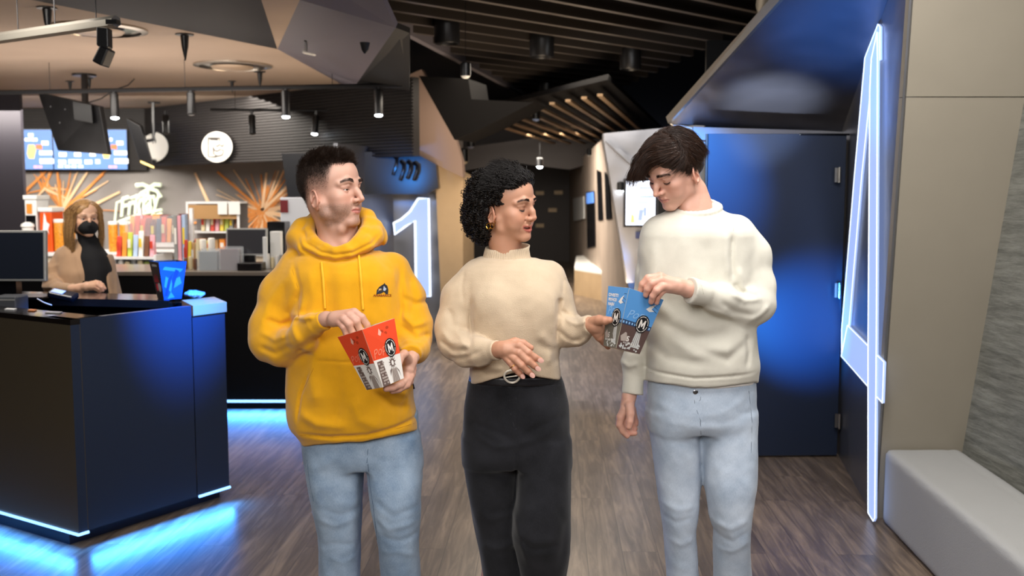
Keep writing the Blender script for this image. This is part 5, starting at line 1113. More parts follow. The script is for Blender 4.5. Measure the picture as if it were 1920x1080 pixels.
def surf_line(S_, pts, lift=.001, step=6):
    out = []
    for (a, b), (c, d) in zip(pts[:-1], pts[1:]):
        n = max(1, int(math.hypot(c-a, d-b)/step))
        for i in range(n):
            q = on_surf(S_, a+(c-a)*i/n, b+(d-b)*i/n)
            if q is not None: out.append(q+Vector((0,-lift,0)))
    q = on_surf(S_, *pts[-1]); 
    if q is not None: out.append(q+Vector((0,-lift,0)))
    return out
def seam(name, S_, lines, r, m, parent):
    for l in lines:
        q = surf_line(S_, l, r*.3)
        if len(q) > 1: MB().tube(q, r, 5).build(name, m, parent, smooth=True)
def shoes(person, cxs, Y, m):
    for i, (x, y) in enumerate(cxs):
        S_ = SDF(); S_.cone((x,y+.05,.055), (x,y-.10,.045), .045, .04, .02); S_.ell((x,y-.13,.04), (.045,.07,.035), None, .02); S_.cone((x,y+.06,.06), (x,y+.06,.12), .045, .045, .02)
        S_._add(lambda p: -p[:,2], (x,y,0), 9, 'i', .003); V, F = S_.mesh((x-.08,y-.24,-.01), (x+.08,y+.14,.18), .007); np_obj('shoe', V, F, m, person)
def cuff(S_, a, b, r_px, Yp, wall=.0065):
    """open sleeve end at b (px,py,dY), sleeve running from a"""
    A_, B_ = V3(P(a[0],a[1],Yp+a[2])), V3(P(b[0],b[1],Yp+b[2])); n = (B_-A_)/np.linalg.norm(B_-A_); r = r_px*(Yp+b[2])/FPX
    S_.cone(A_-n*.0, B_, r, r, .003)
    S_._add(lambda p: np.maximum(-((p-B_)@n), np.linalg.norm(p-B_, axis=1)-r*1.25), B_, r*1.25, 's', .003)
    S_.cone(B_+n*r*.55, B_+n*(r+.03), r-wall, r-wall, .002, 's')
VC = 1.0                               # voxel multiplier for garments
def garment(name, S_, lo, hi, h, m, parent):
    V, F = S_.mesh(lo, hi, h*VC); return np_obj(name, V, F, m, parent)
def scalp_pts(h, V, mask, n, seed=1, keepnear=.2):
    L = h.loc(V); pr = mask(L[:,0], L[:,1], L[:,2])*(np.linalg.norm(L, axis=1) < keepnear); rs = np.random.RandomState(seed); pr = np.clip(pr, 0, 1); idx = rs.choice(len(V), n, p=pr/pr.sum()); return V[idx]+rs.normal(size=(n,3))*.0006, rs
def groom(h, S_, roots, comb, length, K, rs, lift=.004, spread=.15, stiff=.8, grav=0, clump=0, wav=0):
    """grow strands: follow comb(local pos)->local dir, stay outside the head surface"""
    n = len(roots); p = roots.copy(); N = S_.grad(p); paths = [p.copy()]; length = np.broadcast_to(length, (n,)); rnd = rs.normal(size=(n,3))*spread; dirp = N.copy()
    lev = np.abs(rs.normal(size=n))*lift
    for k in range(1, K):
        L = h.loc(p); c = comb(L, k/K)@h.R.T; c = c+rnd; c[:,2] -= grav; c /= np.linalg.norm(c, axis=1)[:,None]
        dirp = dirp*(stiff if k < 3 else stiff*.85)+c*(1-stiff*.85); dirp /= np.linalg.norm(dirp, axis=1)[:,None]
        p = p+dirp*(length/(K-1))[:,None]; d = S_.many(p); tgt = lev*min(1, k/2)+.0008; bad = d < tgt
        if bad.any(): g = S_.grad(p[bad]); p[bad] += g*(tgt[bad]-d[bad])[:,None]
        if wav: p = p+wave(p, 60, 5)[:,None]*dirp[:,[1,2,0]]*wav
        paths.append(p.copy())
    return np.stack(paths, 1)
NECKC = {}
# ================================================================ man in the yellow hoodie
def man_yellow():
    Yp = 3.1; g = lambda a, b, c=0: P(a, b, Yp+c)
    me = empty('person', (g(665,1300).x, Yp, 0), 'man in a yellow hoodie and light blue jeans reaching into a red popcorn box', 'person')
    skc = 'cda08c'
    def fade(x, y, z):                 # how dense the hair looks on the skin: cropped sides fading out above the ear
        hl = .088-.006*np.cos(np.abs(x)*60)+.5*sst(np.abs(x), .045, .062)*0; front = sst(-y, -.078, -.070)+sst(z, .088, .094); side = np.abs(x)
        top = sst(z, .086, .094)*1.0
        edge = .030+.05*sst(y, .02, .055)+.045*sst(y, .035, .06); edge = np.where(y < -.03, .030-(-.03-y)*1.4, edge)
        s_ = sst(z, edge-.045, edge+.045)*sst(-y, -.064, -.052)
        return np.clip(np.maximum(top*(y < .078), s_), 0, 1)*np.where((y > .05) & (z < .090), sst(-y, -.062, -.054), 1)
    H = Head(g(622,363,-.0), 66, -3, 0, 1.0, jaw=1.03, stubble=.55, eye=.42, scalp=fade, hairc='1d1714', browc='2a1d16', brow=1.25, lipm=.7, nose=1.02)
    S_ = SDF(); H.sculpt(S_)
    # neck and upper chest
    S_.chain([(H.w((0,-.020,-.035)), .056), (g(633,430,.02), .056), (g(632,470,.02), .062), (g(632,500,.02), .07)], .025)
    S_.cone(g(655,470,-.03), H.w((.045,-.01,-.045)), .010, .012, .02)          # sternomastoid
    S_.ell(g(640,428,-.045), (.012,.014,.016), None, .02)
    S_.ell(g(630,500,.02), (.13,.07,.05), None, .03)
    lo = H.c-np.array((.13,.14,.24)); hi = H.c+np.array((.14,.15,.17)); V, F = S_.mesh(lo, hi, .0019); isl = [(V, F, H.color(V, skc, 'b8605a'))]
    Sh = S_; Vh = V
    # hands
    rh = hand_mesh([
        [(628,596,-.245,13),(664,586,-.25,8.5),(678,595,-.25,7.4),(688,609,-.245,6.4),(690,624,-.24,5.6)],
        [(628,597,-.245,13),(654,591,-.262,8.5),(668,603,-.265,7.4),(675,618,-.26,6.4),(676,632,-.255,5.6)],
        [(626,599,-.245,13),(644,598,-.27,8.2),(654,608,-.275,7),(660,622,-.27,6.2),(664,636,-.265,5.4)],
        [(624,602,-.24,12),(637,605,-.268,7.2),(644,614,-.272,6),(649,626,-.268,5.4),(653,638,-.262,5)],
        [(626,600,-.225,12),(650,600,-.215,8.5),(668,612,-.21,7.2),(680,626,-.21,6.4)]],
        Yp, palm=[[(596,604,-.20,15),(612,598,-.22,13),(632,597,-.24,13),(648,594,-.245,11)]], base=skc); isl.append(rh)
    lh = hand_mesh([
        [(764,690,-.17,11),(762,712,-.20,8),(750,722,-.235,7.4),(736,727,-.262,6.8),(724,729,-.275,6)],
        [(766,684,-.16,11),(769,706,-.185,8),(762,722,-.21,7.4),(748,730,-.235,6.8),(736,733,-.25,6)],
        [(768,680,-.15,10),(772,700,-.165,7.6),(768,716,-.185,7),(756,726,-.205,6.4)],
        [(770,676,-.14,10),(774,692,-.15,6.8),(772,704,-.16,6.2),(764,712,-.17,5.6)],
        [(764,676,-.18,11),(758,664,-.215,8.5),(752,668,-.238,7.4),(748,682,-.255,6.6)]],
        Yp, palm=[[(782,655,-.10,15),(775,664,-.13,13.5),(768,678,-.165,13),(766,694,-.18,11)]], base=skc); isl.append(lh)
    # coarse hidden body so that the figure is one surface under the clothes
    Sb = SDF(); Sb.chain([(g(632,480,.03), .06), (g(640,560,.02), .095), (g(650,680,.01), .09), (g(665,800,0), .095)], .04)
    for ch in ([(560,505,.03,26),(518,600,0,20),(530,640,-.05,20),(592,607,-.185,12)],[(730,505,.03,26),(765,600,0,20),(772,645,-.05,16),(775,658,-.11,12)],[(630,830,.0,46),(635,960,0,36),(636,1090,0,30),(632,1270,0,22)],[(728,830,.0,46),(748,960,-.02,34),(750,1090,0,28),(742,1270,0,22)]): px_chain(Sb, ch, Yp, .03)
    V, F = Sb.mesh((-.95,2.6,.05), (.0,3.4,1.75), .014); isl.append((V, F, shade_col(V, skc)))
    V, F, col = join_np(isl); bd = np_obj('body', V, F, M_skin, me, col); H.eyes(bd, (0,-.1), '3a2a1e'); H.brows(Sh, bd, mat('brow_brown','2c1d15',.6), 220)
    # hair: cropped sides, textured longer top
    hm = hairm('black_brown_hair', '2a1e17')
    def mtop(x, y, z): return sst(z, .078, .092)*(y < .072)*1.0+.35*sst(z, .05, .085)*(y < .04)
    r_, rs = scalp_pts(H, Vh, mtop, 9000, 2)
    Lr = H.loc(r_); ln = .009+.012*sst(Lr[:,2], .082, .120)+.012*sst(Lr[:,1], .0, .07)*sst(Lr[:,2], .09, .11); ln = ln*rs.uniform(.7, 1.15, len(ln))
    def comb(L, t): 
        v = np.zeros_like(L); v[:,1] = .75+.7*wave(L, 60, 1); v[:,0] = .5*wave(L, 80, 2)+L[:,0]*3; v[:,2] = .35+.3*wave(L, 70, 4); return v
    pa = groom(H, Sh, r_, comb, ln, 6, rs, lift=.006, spread=.28, stiff=.75)
    V1, F1 = strands(pa, .00042, .00012)
    r_, rs = scalp_pts(H, Vh, lambda x, y, z: fade(x, y, z)**1.3, 15000, 3); dn = fade(*H.loc(r_).T); 
    def comb2(L, t): v = np.zeros_like(L); v[:,2] = -.7; v[:,1] = -.3; return v
    pb = groom(H, Sh, r_, comb2, .0016+.007*dn**2, 4, rs, lift=.002, spread=.3, stiff=.6); V2, F2 = strands(pb, .00022, .00008)
    V, F = join_np([(V1, F1), (V2, F2)]); np_obj('hair', V, F, hm, me)
    # black t-shirt peeking out at the neck
    St = SDF(); St.loft(px_rows([(466,590,678,.058),(480,575,700,.085),(520,560,720,.10)], Yp), Yp+.02); garment('tshirt', St, (-.75,2.9,1.3), (-.3,3.3,1.62), .006, mat('black_cotton','101014',.8), me)
    # hoodie
    G = SDF()
    rows = [(462,592,690,.07,.03),(474,566,706,.09,.02),(490,540,735,.105,.01),(515,527,756,.118,0),(560,530,760,.128,0),(620,536,764,.134,-.005),(680,540,770,.138,-.01),(730,539,776,.142,-.012),(775,540,781,.142,-.012),(800,547,783,.138,-.012),(813,560,782,.128,-.01),(818,566,780,.122,-.01),(834,571,779,.120,-.01),(846,572,778,.118,-.01)]
    G.loft(px_rows(rows, Yp), Yp, .01)
    px_chain(G, [(560,505,.03,40),(530,555,.01,42),(510,610,-.02,38),(508,640,-.05,37)], Yp, .03)
    px_chain(G, [(508,640,-.05,37),(530,652,-.08,33),(566,630,-.15,28),(590,611,-.19,21)], Yp, .018)
    px_chain(G, [(732,510,.03,38),(757,560,.01,38),(772,612,-.02,36),(774,638,-.04,34)], Yp, .03)
    px_chain(G, [(774,638,-.04,34),(776,652,-.08,29),(774,656,-.115,22)], Yp, .018)
    cuff(G, (598,606,-.20), (609,600.5,-.212), 18.5, Yp); cuff(G, (775,655,-.12), (772,664,-.145), 19, Yp)
    # hood: thick folded roll around the neck
    hood = [(592,412,.08,13),(568,428,.05,18),(559,446,.02,18),(574,463,-.03,16),(602,474,-.066,12),(628,478,-.080,9),(654,473,-.076,11),(684,461,-.045,16),(702,445,-.0,18),(701,426,.04,15),(690,411,.07,12)]
    px_chain(G, hood, Yp, .012); px_chain(G, [(604,404,.085,19),(640,400,.13,24),(686,408,.07,16)], Yp, .02)
    px_chain(G, [(560,452,.06,22),(620,450,.15,34),(708,446,.06,20)], Yp, .03)
    px_chain(G, [(600,402,.07,9),(584,418,.045,11),(579,436,.005,11),(590,453,-.04,10),(610,463,-.068,7.5),(628,470,-.084,6),(648,464,-.078,7),(670,453,-.05,10),(684,436,-.01,11),(688,418,.03,9),(684,406,.06,8)], Yp, .007)
    G.chain([(H.w((0,-.015,-.05)), .050), (g(634,430,.015), .058), (g(632,468,-.012), .050)], .006, 's')
    hem_cut(G, [(540,838),(571,836),(620,833),(680,828),(730,818),(782,805),(800,803)], Yp)
    fl_ = [([(556,432),(566,458),(600,474),(628,479),(660,474),(692,458),(708,436)],3,-4),([(549,448),(560,470),(600,488),(628,492),(660,487),(700,468),(712,444)],4,-5),([(563,812),(620,815),(690,811),(740,801),(783,788)],4,-5),
        ([(543,492),(560,540),(558,600)],6,-4),([(742,500),(748,560),(750,610)],6,-5),
        ([(530,520),(500,570),(486,620)],10,4),([(560,545),(540,590),(545,640)],8,-6),([(572,560),(556,600),(575,640)],7,5),
        ([(492,600),(520,612),(560,600)],6,-5),([(486,622),(520,634),(556,618)],6,4),([(484,650),(520,660),(560,640)],6,-4),([(545,590),(580,590),(604,584)],5,5),
        ([(560,655),(585,640),(606,622)],7,-5),([(585,690),(565,740),(558,790)],3,-4),([(592,672),(650,676),(740,668)],2.5,-2),([(735,668),(765,730),(772,780)],3,-3),
        ([(600,640),(590,700),(600,760)],14,7),([(630,660),(640,740),(630,790)],12,-5),([(665,740),(680,780),(720,800)],12,6),([(700,730),(735,760),(765,770)],8,-5),([(720,690),(740,730),(770,745)],9,5),
        ([(580,500),(590,560),(585,600)],12,4),([(640,490),(640,560),(650,600)],16,5),([(700,480),(705,530),(700,570)],14,3),([(560,770),(600,790),(660,795)],10,5),
        ([(752,560),(775,575),(800,570)],6,-4),([(750,590),(775,612),(803,606)],6,5),([(748,612),(780,636),(805,630)],6,-5),([(740,640),(752,650),(790,660)],5,4),([(760,520),(772,560),(768,600)],7,-5)]
    G.post.append(folds(fl_, Yp-.11, 3.2, 1.6)); G.post.append(lambda p: wave(p, 14, 1, (1,1,.6))*.0030+wave(p, 45, 2)*.0010)
    my = fabric('yellow_fleece', 'dfa214', .35, 600, sheen=.35)
    hd = garment('hoodie', G, (-.90,2.72,.76), (-.20,3.36,1.68), .0038, my, me)
    seam('hoodie_seam', G, [[(563,816),(620,819),(690,815),(740,805),(782,792)],[(588,690),(566,738),(557,790)],[(548,505),(560,545),(560,600)]], .0009, mat('ochre_thread','b87f10',.8), hd)
    mcord = mat('yellow_cord','eeb424',.7)
    for pts in ([(603,492),(606,520),(609,560),(610,578)],[(673,478),(676,510),(679,550),(681,580)]):
        q = surf_line(G, pts, .004); tube_part('drawstring', q, .0042, mcord, hd)
    # small embroidered emblem on the chest
    e0 = on_surf(G, 716, 545)
    if e0 is not None:
        yy = e0.y; cs = (P(699,558,yy),P(734,558,yy),P(734,530,yy),P(699,530,yy)); f_ = lambda u, v: surf_line(G, [(699+35*u, 558-28*v)]*1+[(699+35*u+.1, 558-28*v)], .0012)[0]
        def sdec(name, polys, m, lift):
            mb = MB()
            for pl in polys:
                vs = [];
                for u, v in pl: q = on_surf(G, 699+35*u, 558-28*v); vs.append((q or P(699+35*u,558-28*v,yy))+Vector((0,-lift,0)))
                mb.add(vs, tri_fill(pl))
            mb.build(name, m, hd)
        sdec('chest_emblem', [[(.2,.22),(.22,.5),(.35,.72),(.6,.92),(.63,1.0),(.67,.9),(.78,.8),(.84,.55),(.82,.22),(.72,.22),(.6,.4),(.45,.28)]], mat('charcoal_thread','22242c',.8), .0025)
        sdec('emblem_highlight', [[(.56,.5),(.6,.8),(.68,.66),(.74,.6),(.66,.45)],[(.26,.35),(.4,.62),(.5,.6),(.36,.5)]], mat('pale_thread','a8b4c8',.8), .0032)
        vs, fs = text_poly('ANABARICS', 1, .02); xs = [p.x for p in vs]; ys = [p.y for p in vs]; W_ = max(xs)-min(xs); mb = MB(); o = []
        for p in vs: a, b = 700+34*(p.x-min(xs))/W_, 556-(p.y-min(ys))/(max(ys)-min(ys))*4.6; q = on_surf(G, a, b, 2.9, 3.1, 200); o.append((q or P(a,b,yy))+Vector((0,-.0025,0)))
        mb.add(o, fs); mb.build('chest_lettering', mat('rust_thread','8a3410',.8), hd)
    q = on_surf(G, 774, 723)
    if q is not None: MB().box(q+Vector((0,-.002,0)), (.008,.004,.022), M=Matrix.Rotation(R(-15),3,'Y')).build('side_tag', mat('dark_tag','2a1c1c',.7), hd)
    # jeans
    J = SDF()
    J.loft(px_rows([(770,560,784,.115),(835,571,787,.120),(858,574,789,.115),(872,578,790,.10)], Yp), Yp, .02)
    J.loft(px_rows([(815,568,690,.10),(850,572,684,.10),(900,578,682,.098,-.01),(935,586,680,.092,-.015),(960,590,678,.09,-.01),(1000,596,676,.083,0),(1040,598,674,.08,.01),(1080,598,672,.08,.02),(1200,602,668,.075,.04),(1300,606,664,.07,.05)], Yp), Yp, .02, tilt=0)
    J.loft(px_rows([(815,672,786,.10),(850,687,790,.10,-.01),(900,693,794,.10,-.03),(935,698,793,.095,-.04),(975,706,789,.088,-.035),(1020,711,787,.083,-.02),(1080,716,787,.08,.0),(1200,712,780,.075,.02),(1300,708,774,.07,.03)], Yp), Yp, .02)
    fj = [([(688,836),(686,870),(692,905)],4,-8),([(640,850),(600,875),(578,880)],8,4),([(600,950),(640,965),(676,955)],6,-5),([(596,975),(630,985),(672,972)],6,5),([(598,1030),(630,1020),(665,1028)],6,-4),([(600,900),(630,935),(670,950)],9,4),
        ([(700,930),(740,960),(790,945)],7,-6),([(700,960),(730,985),(786,975)],6,6),([(712,1000),(750,1010),(786,1000)],6,-5),([(715,1035),(750,1030),(785,1045)],6,4),([(740,850),(760,890),(790,920)],10,5),([(697,960),(712,1000),(714,1040)],4,4),([(612,1045),(640,1060),(670,1050)],6,4),([(700,850),(720,862),(760,858)],6,-3)]
    J.post.append(folds(fj, Yp-.09, 3.15, .45)); J.post.append(lambda p: wave(p, 22, 3, (1,1,.7))*.0028+wave(p, 70, 4)*.0007)
    mj = denim('light_blue_denim', '5f7a98', 'a9bdd2')
    jn = garment('jeans', J, (-.72,2.85,.06), (-.22,3.32,1.12), .0055, mj, me)
    seam('jeans_seam', J, [[(576,862),(580,900),(588,940)],[(690,870),(694,910),(700,950),(706,1000),(708,1060)],[(690,842),(688,868)]], .0011, mat('denim_thread','4c627c',.8), jn)
    ft = g(636,1290,.02), g(742,1290,0); shoes(me, [(ft[0].x, 3.14), (ft[1].x, 3.12)], 0, mat('white_sneaker','d8d4cc',.5))
man_yellow()
# red popcorn box held by the hooded man
def held_box(name, label, T, B, Ypts, side):
    pass
def popcorn(lab, top, bot, skc, side_col, style):
    """top/bot: px,py,Y for left, front edge, right (back corner completes the square)"""
    T = [P(*q) for q in top]; B_ = [P(*q) for q in bot]; T.append(T[0]+T[2]-T[1]); B_.append(B_[0]+B_[2]-B_[1])
    c = sum(B_, Vector())/4; t = put('popcorn_box', lab, 'popcorn box', c)
    mb = MB(); vs = B_+T; mb.add(vs, [(i,(i+1)%4,(i+1)%4+4,i+4) for i in range(4)]+[(3,2,1,0)])
    o = mb.build('carton', mat('cream_card_inside','e8dfc8',.6), t); sm = o.modifiers.new('thick', 'SOLIDIFY'); sm.thickness = .0008; sm.offset = 0
    cc = sum(T, Vector())/4; lv = [b*.12+tt*.88 for b, tt in zip(B_, T)]; rg = random.Random(5); S_ = SDF()
    for i in range(60):
        a, b = rg.random()*.6+.2, rg.random()*.6+.2; p = lv[0]*(1-a)*(1-b)+lv[1]*a*(1-b)+lv[2]*a*b+lv[3]*(1-a)*b
        for k in range(4): S_.ell(V3(p)+np.array([rg.uniform(-.006,.006) for _ in range(3)]), np.array((1,1,1))*rg.uniform(.004,.007), None, .001)
    q = np.array([V3(v) for v in lv]); V, F = S_.mesh(q.min(0)-.015, q.max(0)+.015, .0018); pc = np_obj('popcorn', V, F, mat('popcorn','f0e2b4',.7), t); pc['kind'] = 'stuff'
    faces = [(B_[0],B_[1],T[1],T[0]), (B_[1],B_[2],T[2],T[1])]; return t, faces
def nsign(cs): n = (cs[1]-cs[0]).cross(cs[3]-cs[0]); return 1 if n.y < 0 else -1
M_inkb = mat('black_print','17181a',.5); M_white = mat('white_card_print','eeeae4',.5); M_orp = mat('orange_red_print','f0502c',.45); M_greyp = mat('grey_brown_print','6c5a54',.5); M_lgrey = mat('light_grey_print','b4a8a0',.5)
def badge(cs, u, v, ru, rv, t, sg, sk=0):
    dk = decal('badge_disc', [circ(u,v,ru,rv)], cs, M_inkb, t, .0030, sg)
    ring = []; n = 40
    for i in range(n):
        if i % 8 == 7: continue
        a, b = 2*math.pi*i/n, 2*math.pi*(i+1)/n; ring.append([(u+ru*.86*math.cos(a),v+rv*.86*math.sin(a)),(u+ru*.86*math.cos(b),v+rv*.86*math.sin(b)),(u+ru*.79*math.cos(b),v+rv*.79*math.sin(b)),(u+ru*.79*math.cos(a),v+rv*.79*math.sin(a))])
    decal('badge_ring', ring, cs, M_white, dk, .0034, sg); decal('badge_letter', [letter_M(u,v,ru*.95,rv*.95,sk)], cs, M_white, dk, .0036, sg)
def red_box():
    t, fc = popcorn('red popcorn box with white M badges held by the man in the yellow hoodie', [(633.4,632,2.84),(679,618,2.765),(739.4,596.6,2.82)], [(688,731,2.845),(718,726,2.80),(757,709,2.83)], None, None, 0)
    for k, cs in enumerate(fc):
        sg = nsign(cs); sp = .44
        decal('red_print', [[(0,sp+.02),(1,sp-.02),(1,1),(0,1)]], cs, M_orp, t, .0010, sg); decal('white_print', [[(0,0),(1,0),(1,sp-.02),(0,sp+.02)]], cs, M_white, t, .0010, sg)
        # brick wall print and a generic rough figure
        decal('brick_print', [[(.02,.0),(.36,0),(.30,.42),(.10,.42)]], cs, M_greyp, t, .0014, sg)
        rg = random.Random(k); decal('brick_marks', [[(a,b),(a+.07,b),(a+.07,b+.028),(a,b+.028)] for a, b in [(.10+.075*(i % 3)+.02*((i//3) % 2), .03+.048*(i//3)) for i in range(24)] if rg.random() < .8], cs, M_lgrey, t, .0017, sg)
        decal('figure_print', [[(.655+.15*math.cos(a_), .325+.105*math.sin(a_)), (.655+.07*math.cos(a_-.3), .325+.05*math.sin(a_-.3)), (.655+.07*math.cos(a_+.3), .325+.05*math.sin(a_+.3))] for a_ in [.15+i*.55 for i in range(11)]]+[circ(.655,.325,.085,.062,14)]+[[(.60+i*.05,.22-.01*(i%2)),(.57+i*.07,.0),(.59+i*.07,.0),(.615+i*.05,.21)] for i in range(4)]+[[(.50,.21),(.58,.25),(.57,.22),(.47,.12)],[(.74,.25),(.86,.16),(.90,.05),(.85,.13)]], cs, M_greyp, t, .0014, sg)
        decal('figure_face', [circ(.655,.32,.045,.042,14)], cs, M_white, t, .0018, sg); decal('figure_robe', [[(.56,.23),(.75,.23),(.84,.0),(.50,.0)]], cs, M_lgrey, t, .0012, sg)
        text_decal('script', 'Pop', cs, .30, .56, .50, .17, mat('salmon_print','f58a6c',.5), t, .0026, sg, shear=.4, rot=.15)
        decal('popcorn_marks', [circ(.52,.86,.07,.035,10),circ(.64,.82,.05,.03,10),circ(.72,.90,.05,.025,10)], cs, mat('dark_orange_print','c03c1c',.5), t, .0014, sg); decal('spark_mark', [[(.40,.84),(.46,.93),(.52,.86),(.46,.80)]], cs, mat('pale_pink_print','f4b8a4',.5), t, .0016, sg)
        badge(cs, .69, .57, .20 if k == 0 else .195, .155, t, sg, .0)
red_box()
# ================================================================ woman in the beige turtleneck
def woman_beige():
    Yp = 3.12; g = lambda a, b, c=0: P(a, b, Yp+c)
    me = empty('person', (g(965,1300).x, Yp, 0), 'smiling woman with curly black hair in a beige turtleneck sweater and black jeans', 'person')
    skc = 'c49277'
    H = Head(g(950,390,.0), 60, 5, -4, .955, jaw=.93, full=1.04, eye=0, smile=1, open=1, browc='1c120d', brow=.95, lipm=.8, nose=.98, chin=.97, scalp=lambda x, y, z: sst(z+.35*np.abs(x), .088, .104)*(y > -.0)+(y < -.005)*sst(z, -.04, -.02)*(np.abs(x) < .071), hairc='15100e')
    S_ = SDF(); H.sculpt(S_)
    S_.chain([(H.w((0,-.020,-.038)), .046), (g(946,448,.012), .046), (g(949,485,.02), .052)], .022)
    lo = H.c-np.array((.12,.13,.17)); hi = H.c+np.array((.13,.14,.15)); V, F = S_.mesh(lo, hi, .0018); isl = [(V, F, H.color(V, skc, 'b0524a'))]; Sh, Vh = S_, V
    # right hand resting on the waist
    rh = hand_mesh([
        [(955,650,-.225,11.5),(973,648,-.235,8.2),(990,661,-.24,7),(1003,670,-.235,6.4),(1013,675,-.23,5.4)],
        [(952,655,-.225,11.5),(973,661,-.24,8.2),(989,676,-.246,7.2),(1001,685,-.24,6.4),(1008,691,-.235,5.4)],
        [(950,660,-.225,11),(965,672,-.24,8),(978,685,-.246,7),(990,696,-.24,6.4),(998,703,-.233,5.4)],
        [(946,664,-.222,10),(957,679,-.235,7.2),(965,691,-.238,6.2),(973,699,-.234,5.8),(980,706,-.228,5)],
        [(950,648,-.215,10.5),(966,641,-.205,8.5),(981,644,-.20,7.4),(995,652,-.20,6)]],
        Yp, palm=[[(914,656,-.175,13),(932,656,-.20,14),(941,655,-.215,14.5),(950,655,-.225,13.5),(958,656,-.23,12)]], base=skc); isl.append(rh)
    lh = hand_mesh([
        [(1114,603,-.150,11),(1124,600,-.172,9.5),(1135,601,-.190,8.2),(1143,600,-.198,6.6)],
        [(1120,610,-.135,11),(1133,612,-.105,8.5),(1148,612,-.088,7.4),(1160,612,-.08,6.2)],
        [(1120,618,-.135,11),(1133,624,-.105,8.3),(1147,627,-.09,7.2),(1158,629,-.083,6)],
        [(1120,624,-.135,10.5),(1131,634,-.11,7.8),(1143,640,-.095,6.8),(1153,644,-.088,5.8)],
        [(1116,618,-.14,11),(1124,632,-.13,8.4),(1132,641,-.112,6.6),(1140,650,-.10,5.6)]],
        Yp, palm=[[(1092,612,-.11,13),(1106,609,-.13,13.5),(1116,611,-.145,13.5),(1122,618,-.135,12)]], base=skc); isl.append(lh)
    Sb = SDF(); Sb.chain([(g(950,490,.02), .05), (g(958,560,.02), .085), (g(965,690,.01), .08), (g(966,790,0), .095)], .04)
    for ch in ([(890,520,.03,22),(852,600,0,17),(862,645,-.06,14),(912,656,-.165,11)],[(1030,520,.03,22),(1054,600,-.0,16),(1066,620,-.045,13),(1090,614,-.095,10)],[(925,830,.02,44),(928,960,.02,32),(930,1090,.06,26),(930,1270,.10,20)],[(1012,830,-.0,44),(1010,960,-.05,32),(1016,1090,-.03,26),(1020,1270,.0,20)]): px_chain(Sb, ch, Yp, .03)
    V, F = Sb.mesh((-.35,2.7,.05), (.45,3.4,1.62), .014); isl.append((V, F, shade_col(V, skc)))
    V, F, col = join_np(isl); bd = np_obj('body', V, F, M_skin, me, col)
    nails(bd, [(1014,676,-.241,10,3,4.2),(1009,691.5,-.247,8,6,4.2),(998,703.5,-.245,8,8,4.2),(980,706,-.239,7,8,3.6)], Yp)
    # teeth
    T = SDF(); 
    for i in range(-4, 5): 
        a = i*.0052; H.ell(T, (a,.0815-abs(a)**1.5*4.2-.0,-.0540+.0035*(abs(a)/.03)**2), (.0029,.003,.0052), .0006)
    V, F = T.mesh(H.w((0,.07,-.055))-.035, H.w((0,.07,-.055))+.035, .0012); np_obj('teeth', V, F, mat('teeth','ece4d8',.25), bd)
    # lashes
    H.lashes(Sh, bd, mat('lash_black','0c0807',.6)); H.brows(Sh, bd, mat('brow_black','17100d',.6))
    # earrings and ring
    gold = mat('gold','d8a850',.2,1.0); ep = H.w((.079,-.006,-.047)); c = Vector(ep)
    for k, (dx, dz, rr_, tk) in enumerate(((0,0,.0085,.0022),(.006,.010,.0055,.0014),(-.011,-.001,.0085,.0026))):
        mb = MB(); cc = c+Vector((dx,-.006,dz-.004)); mb.tube([cc+Vector((rr_*math.cos(a)*.75, -rr_*math.cos(a)*.5, rr_*math.sin(a))) for a in [2*math.pi*i/16 for i in range(17)]], tk*.7, 6); mb.build('earring', gold, bd, smooth=True)
    rc = g(961.5,686.5,-.2355); ax = (g(965,691,-.238)-g(957,679,-.235)).normalized(); u_ = ax.orthogonal().normalized(); v_ = ax.cross(u_); mb = MB(); mb.tube([rc+(u_*math.cos(a)+v_*math.sin(a))*.0118 for a in [2*math.pi*i/20 for i in range(21)]], .0011, 6); mb.build('finger_ring', gold, bd, smooth=True)
    # curly hair: a dense core and hundreds of ringlets
    core = SDF(); W = H.w
    for c_, r_ in (((0,-.035,.060),(.086,.094,.074)),((.0,-.065,.005),(.092,.066,.075)),((.038,-.060,-.035),(.050,.050,.050)),((-.038,-.060,-.035),(.050,.050,.050)),((0,.002,.080),(.070,.074,.056)),((.062,-.048,.0),(.028,.036,.060)),((-.062,-.048,.0),(.028,.036,.060)),((0,-.072,-.045),(.06,.045,.045))): H.ell(core, c_, r_, .03)
    H.ell(core, (0,.085,.02), (.070,.068,.070), .01, 's'); H.ell(core, (.078,.02,-.03), (.03,.042,.062), .012, 's'); H.ell(core, (-.078,.02,-.03), (.03,.042,.062), .012, 's')
    core.post.append(lambda p: wave(p, 90, 3)*.004+wave(p, 200, 4)*.0025)
    V, F = core.mesh(H.c-.19, H.c+.19, .004); hm = hairm('curly_black_hair', '110c0a', .5)
    rs = np.random.RandomState(11); n = 3000; idx = rs.choice(len(V), n); root = V[idx]; N = core.grad(root); Lr = H.loc(root); K = 46
    L_ = rs.uniform(.030, .062, n)*np.where(Lr[:,1] > .01, .45, 1); down = np.array((0,0,-1.)); t = np.linspace(0, 1, K)
    drift = N*.22+down*.9+rs.normal(size=(n,3))*.30; drift /= np.linalg.norm(drift, axis=1)[:,None]
    base = root[:,None,:]-N[:,None,:]*.006+N[:,None,:]*(.010*np.sin(t*2.8)[None,:,None])+drift[:,None,:]*(L_[:,None]*t[None,:]*.62)[...,None]
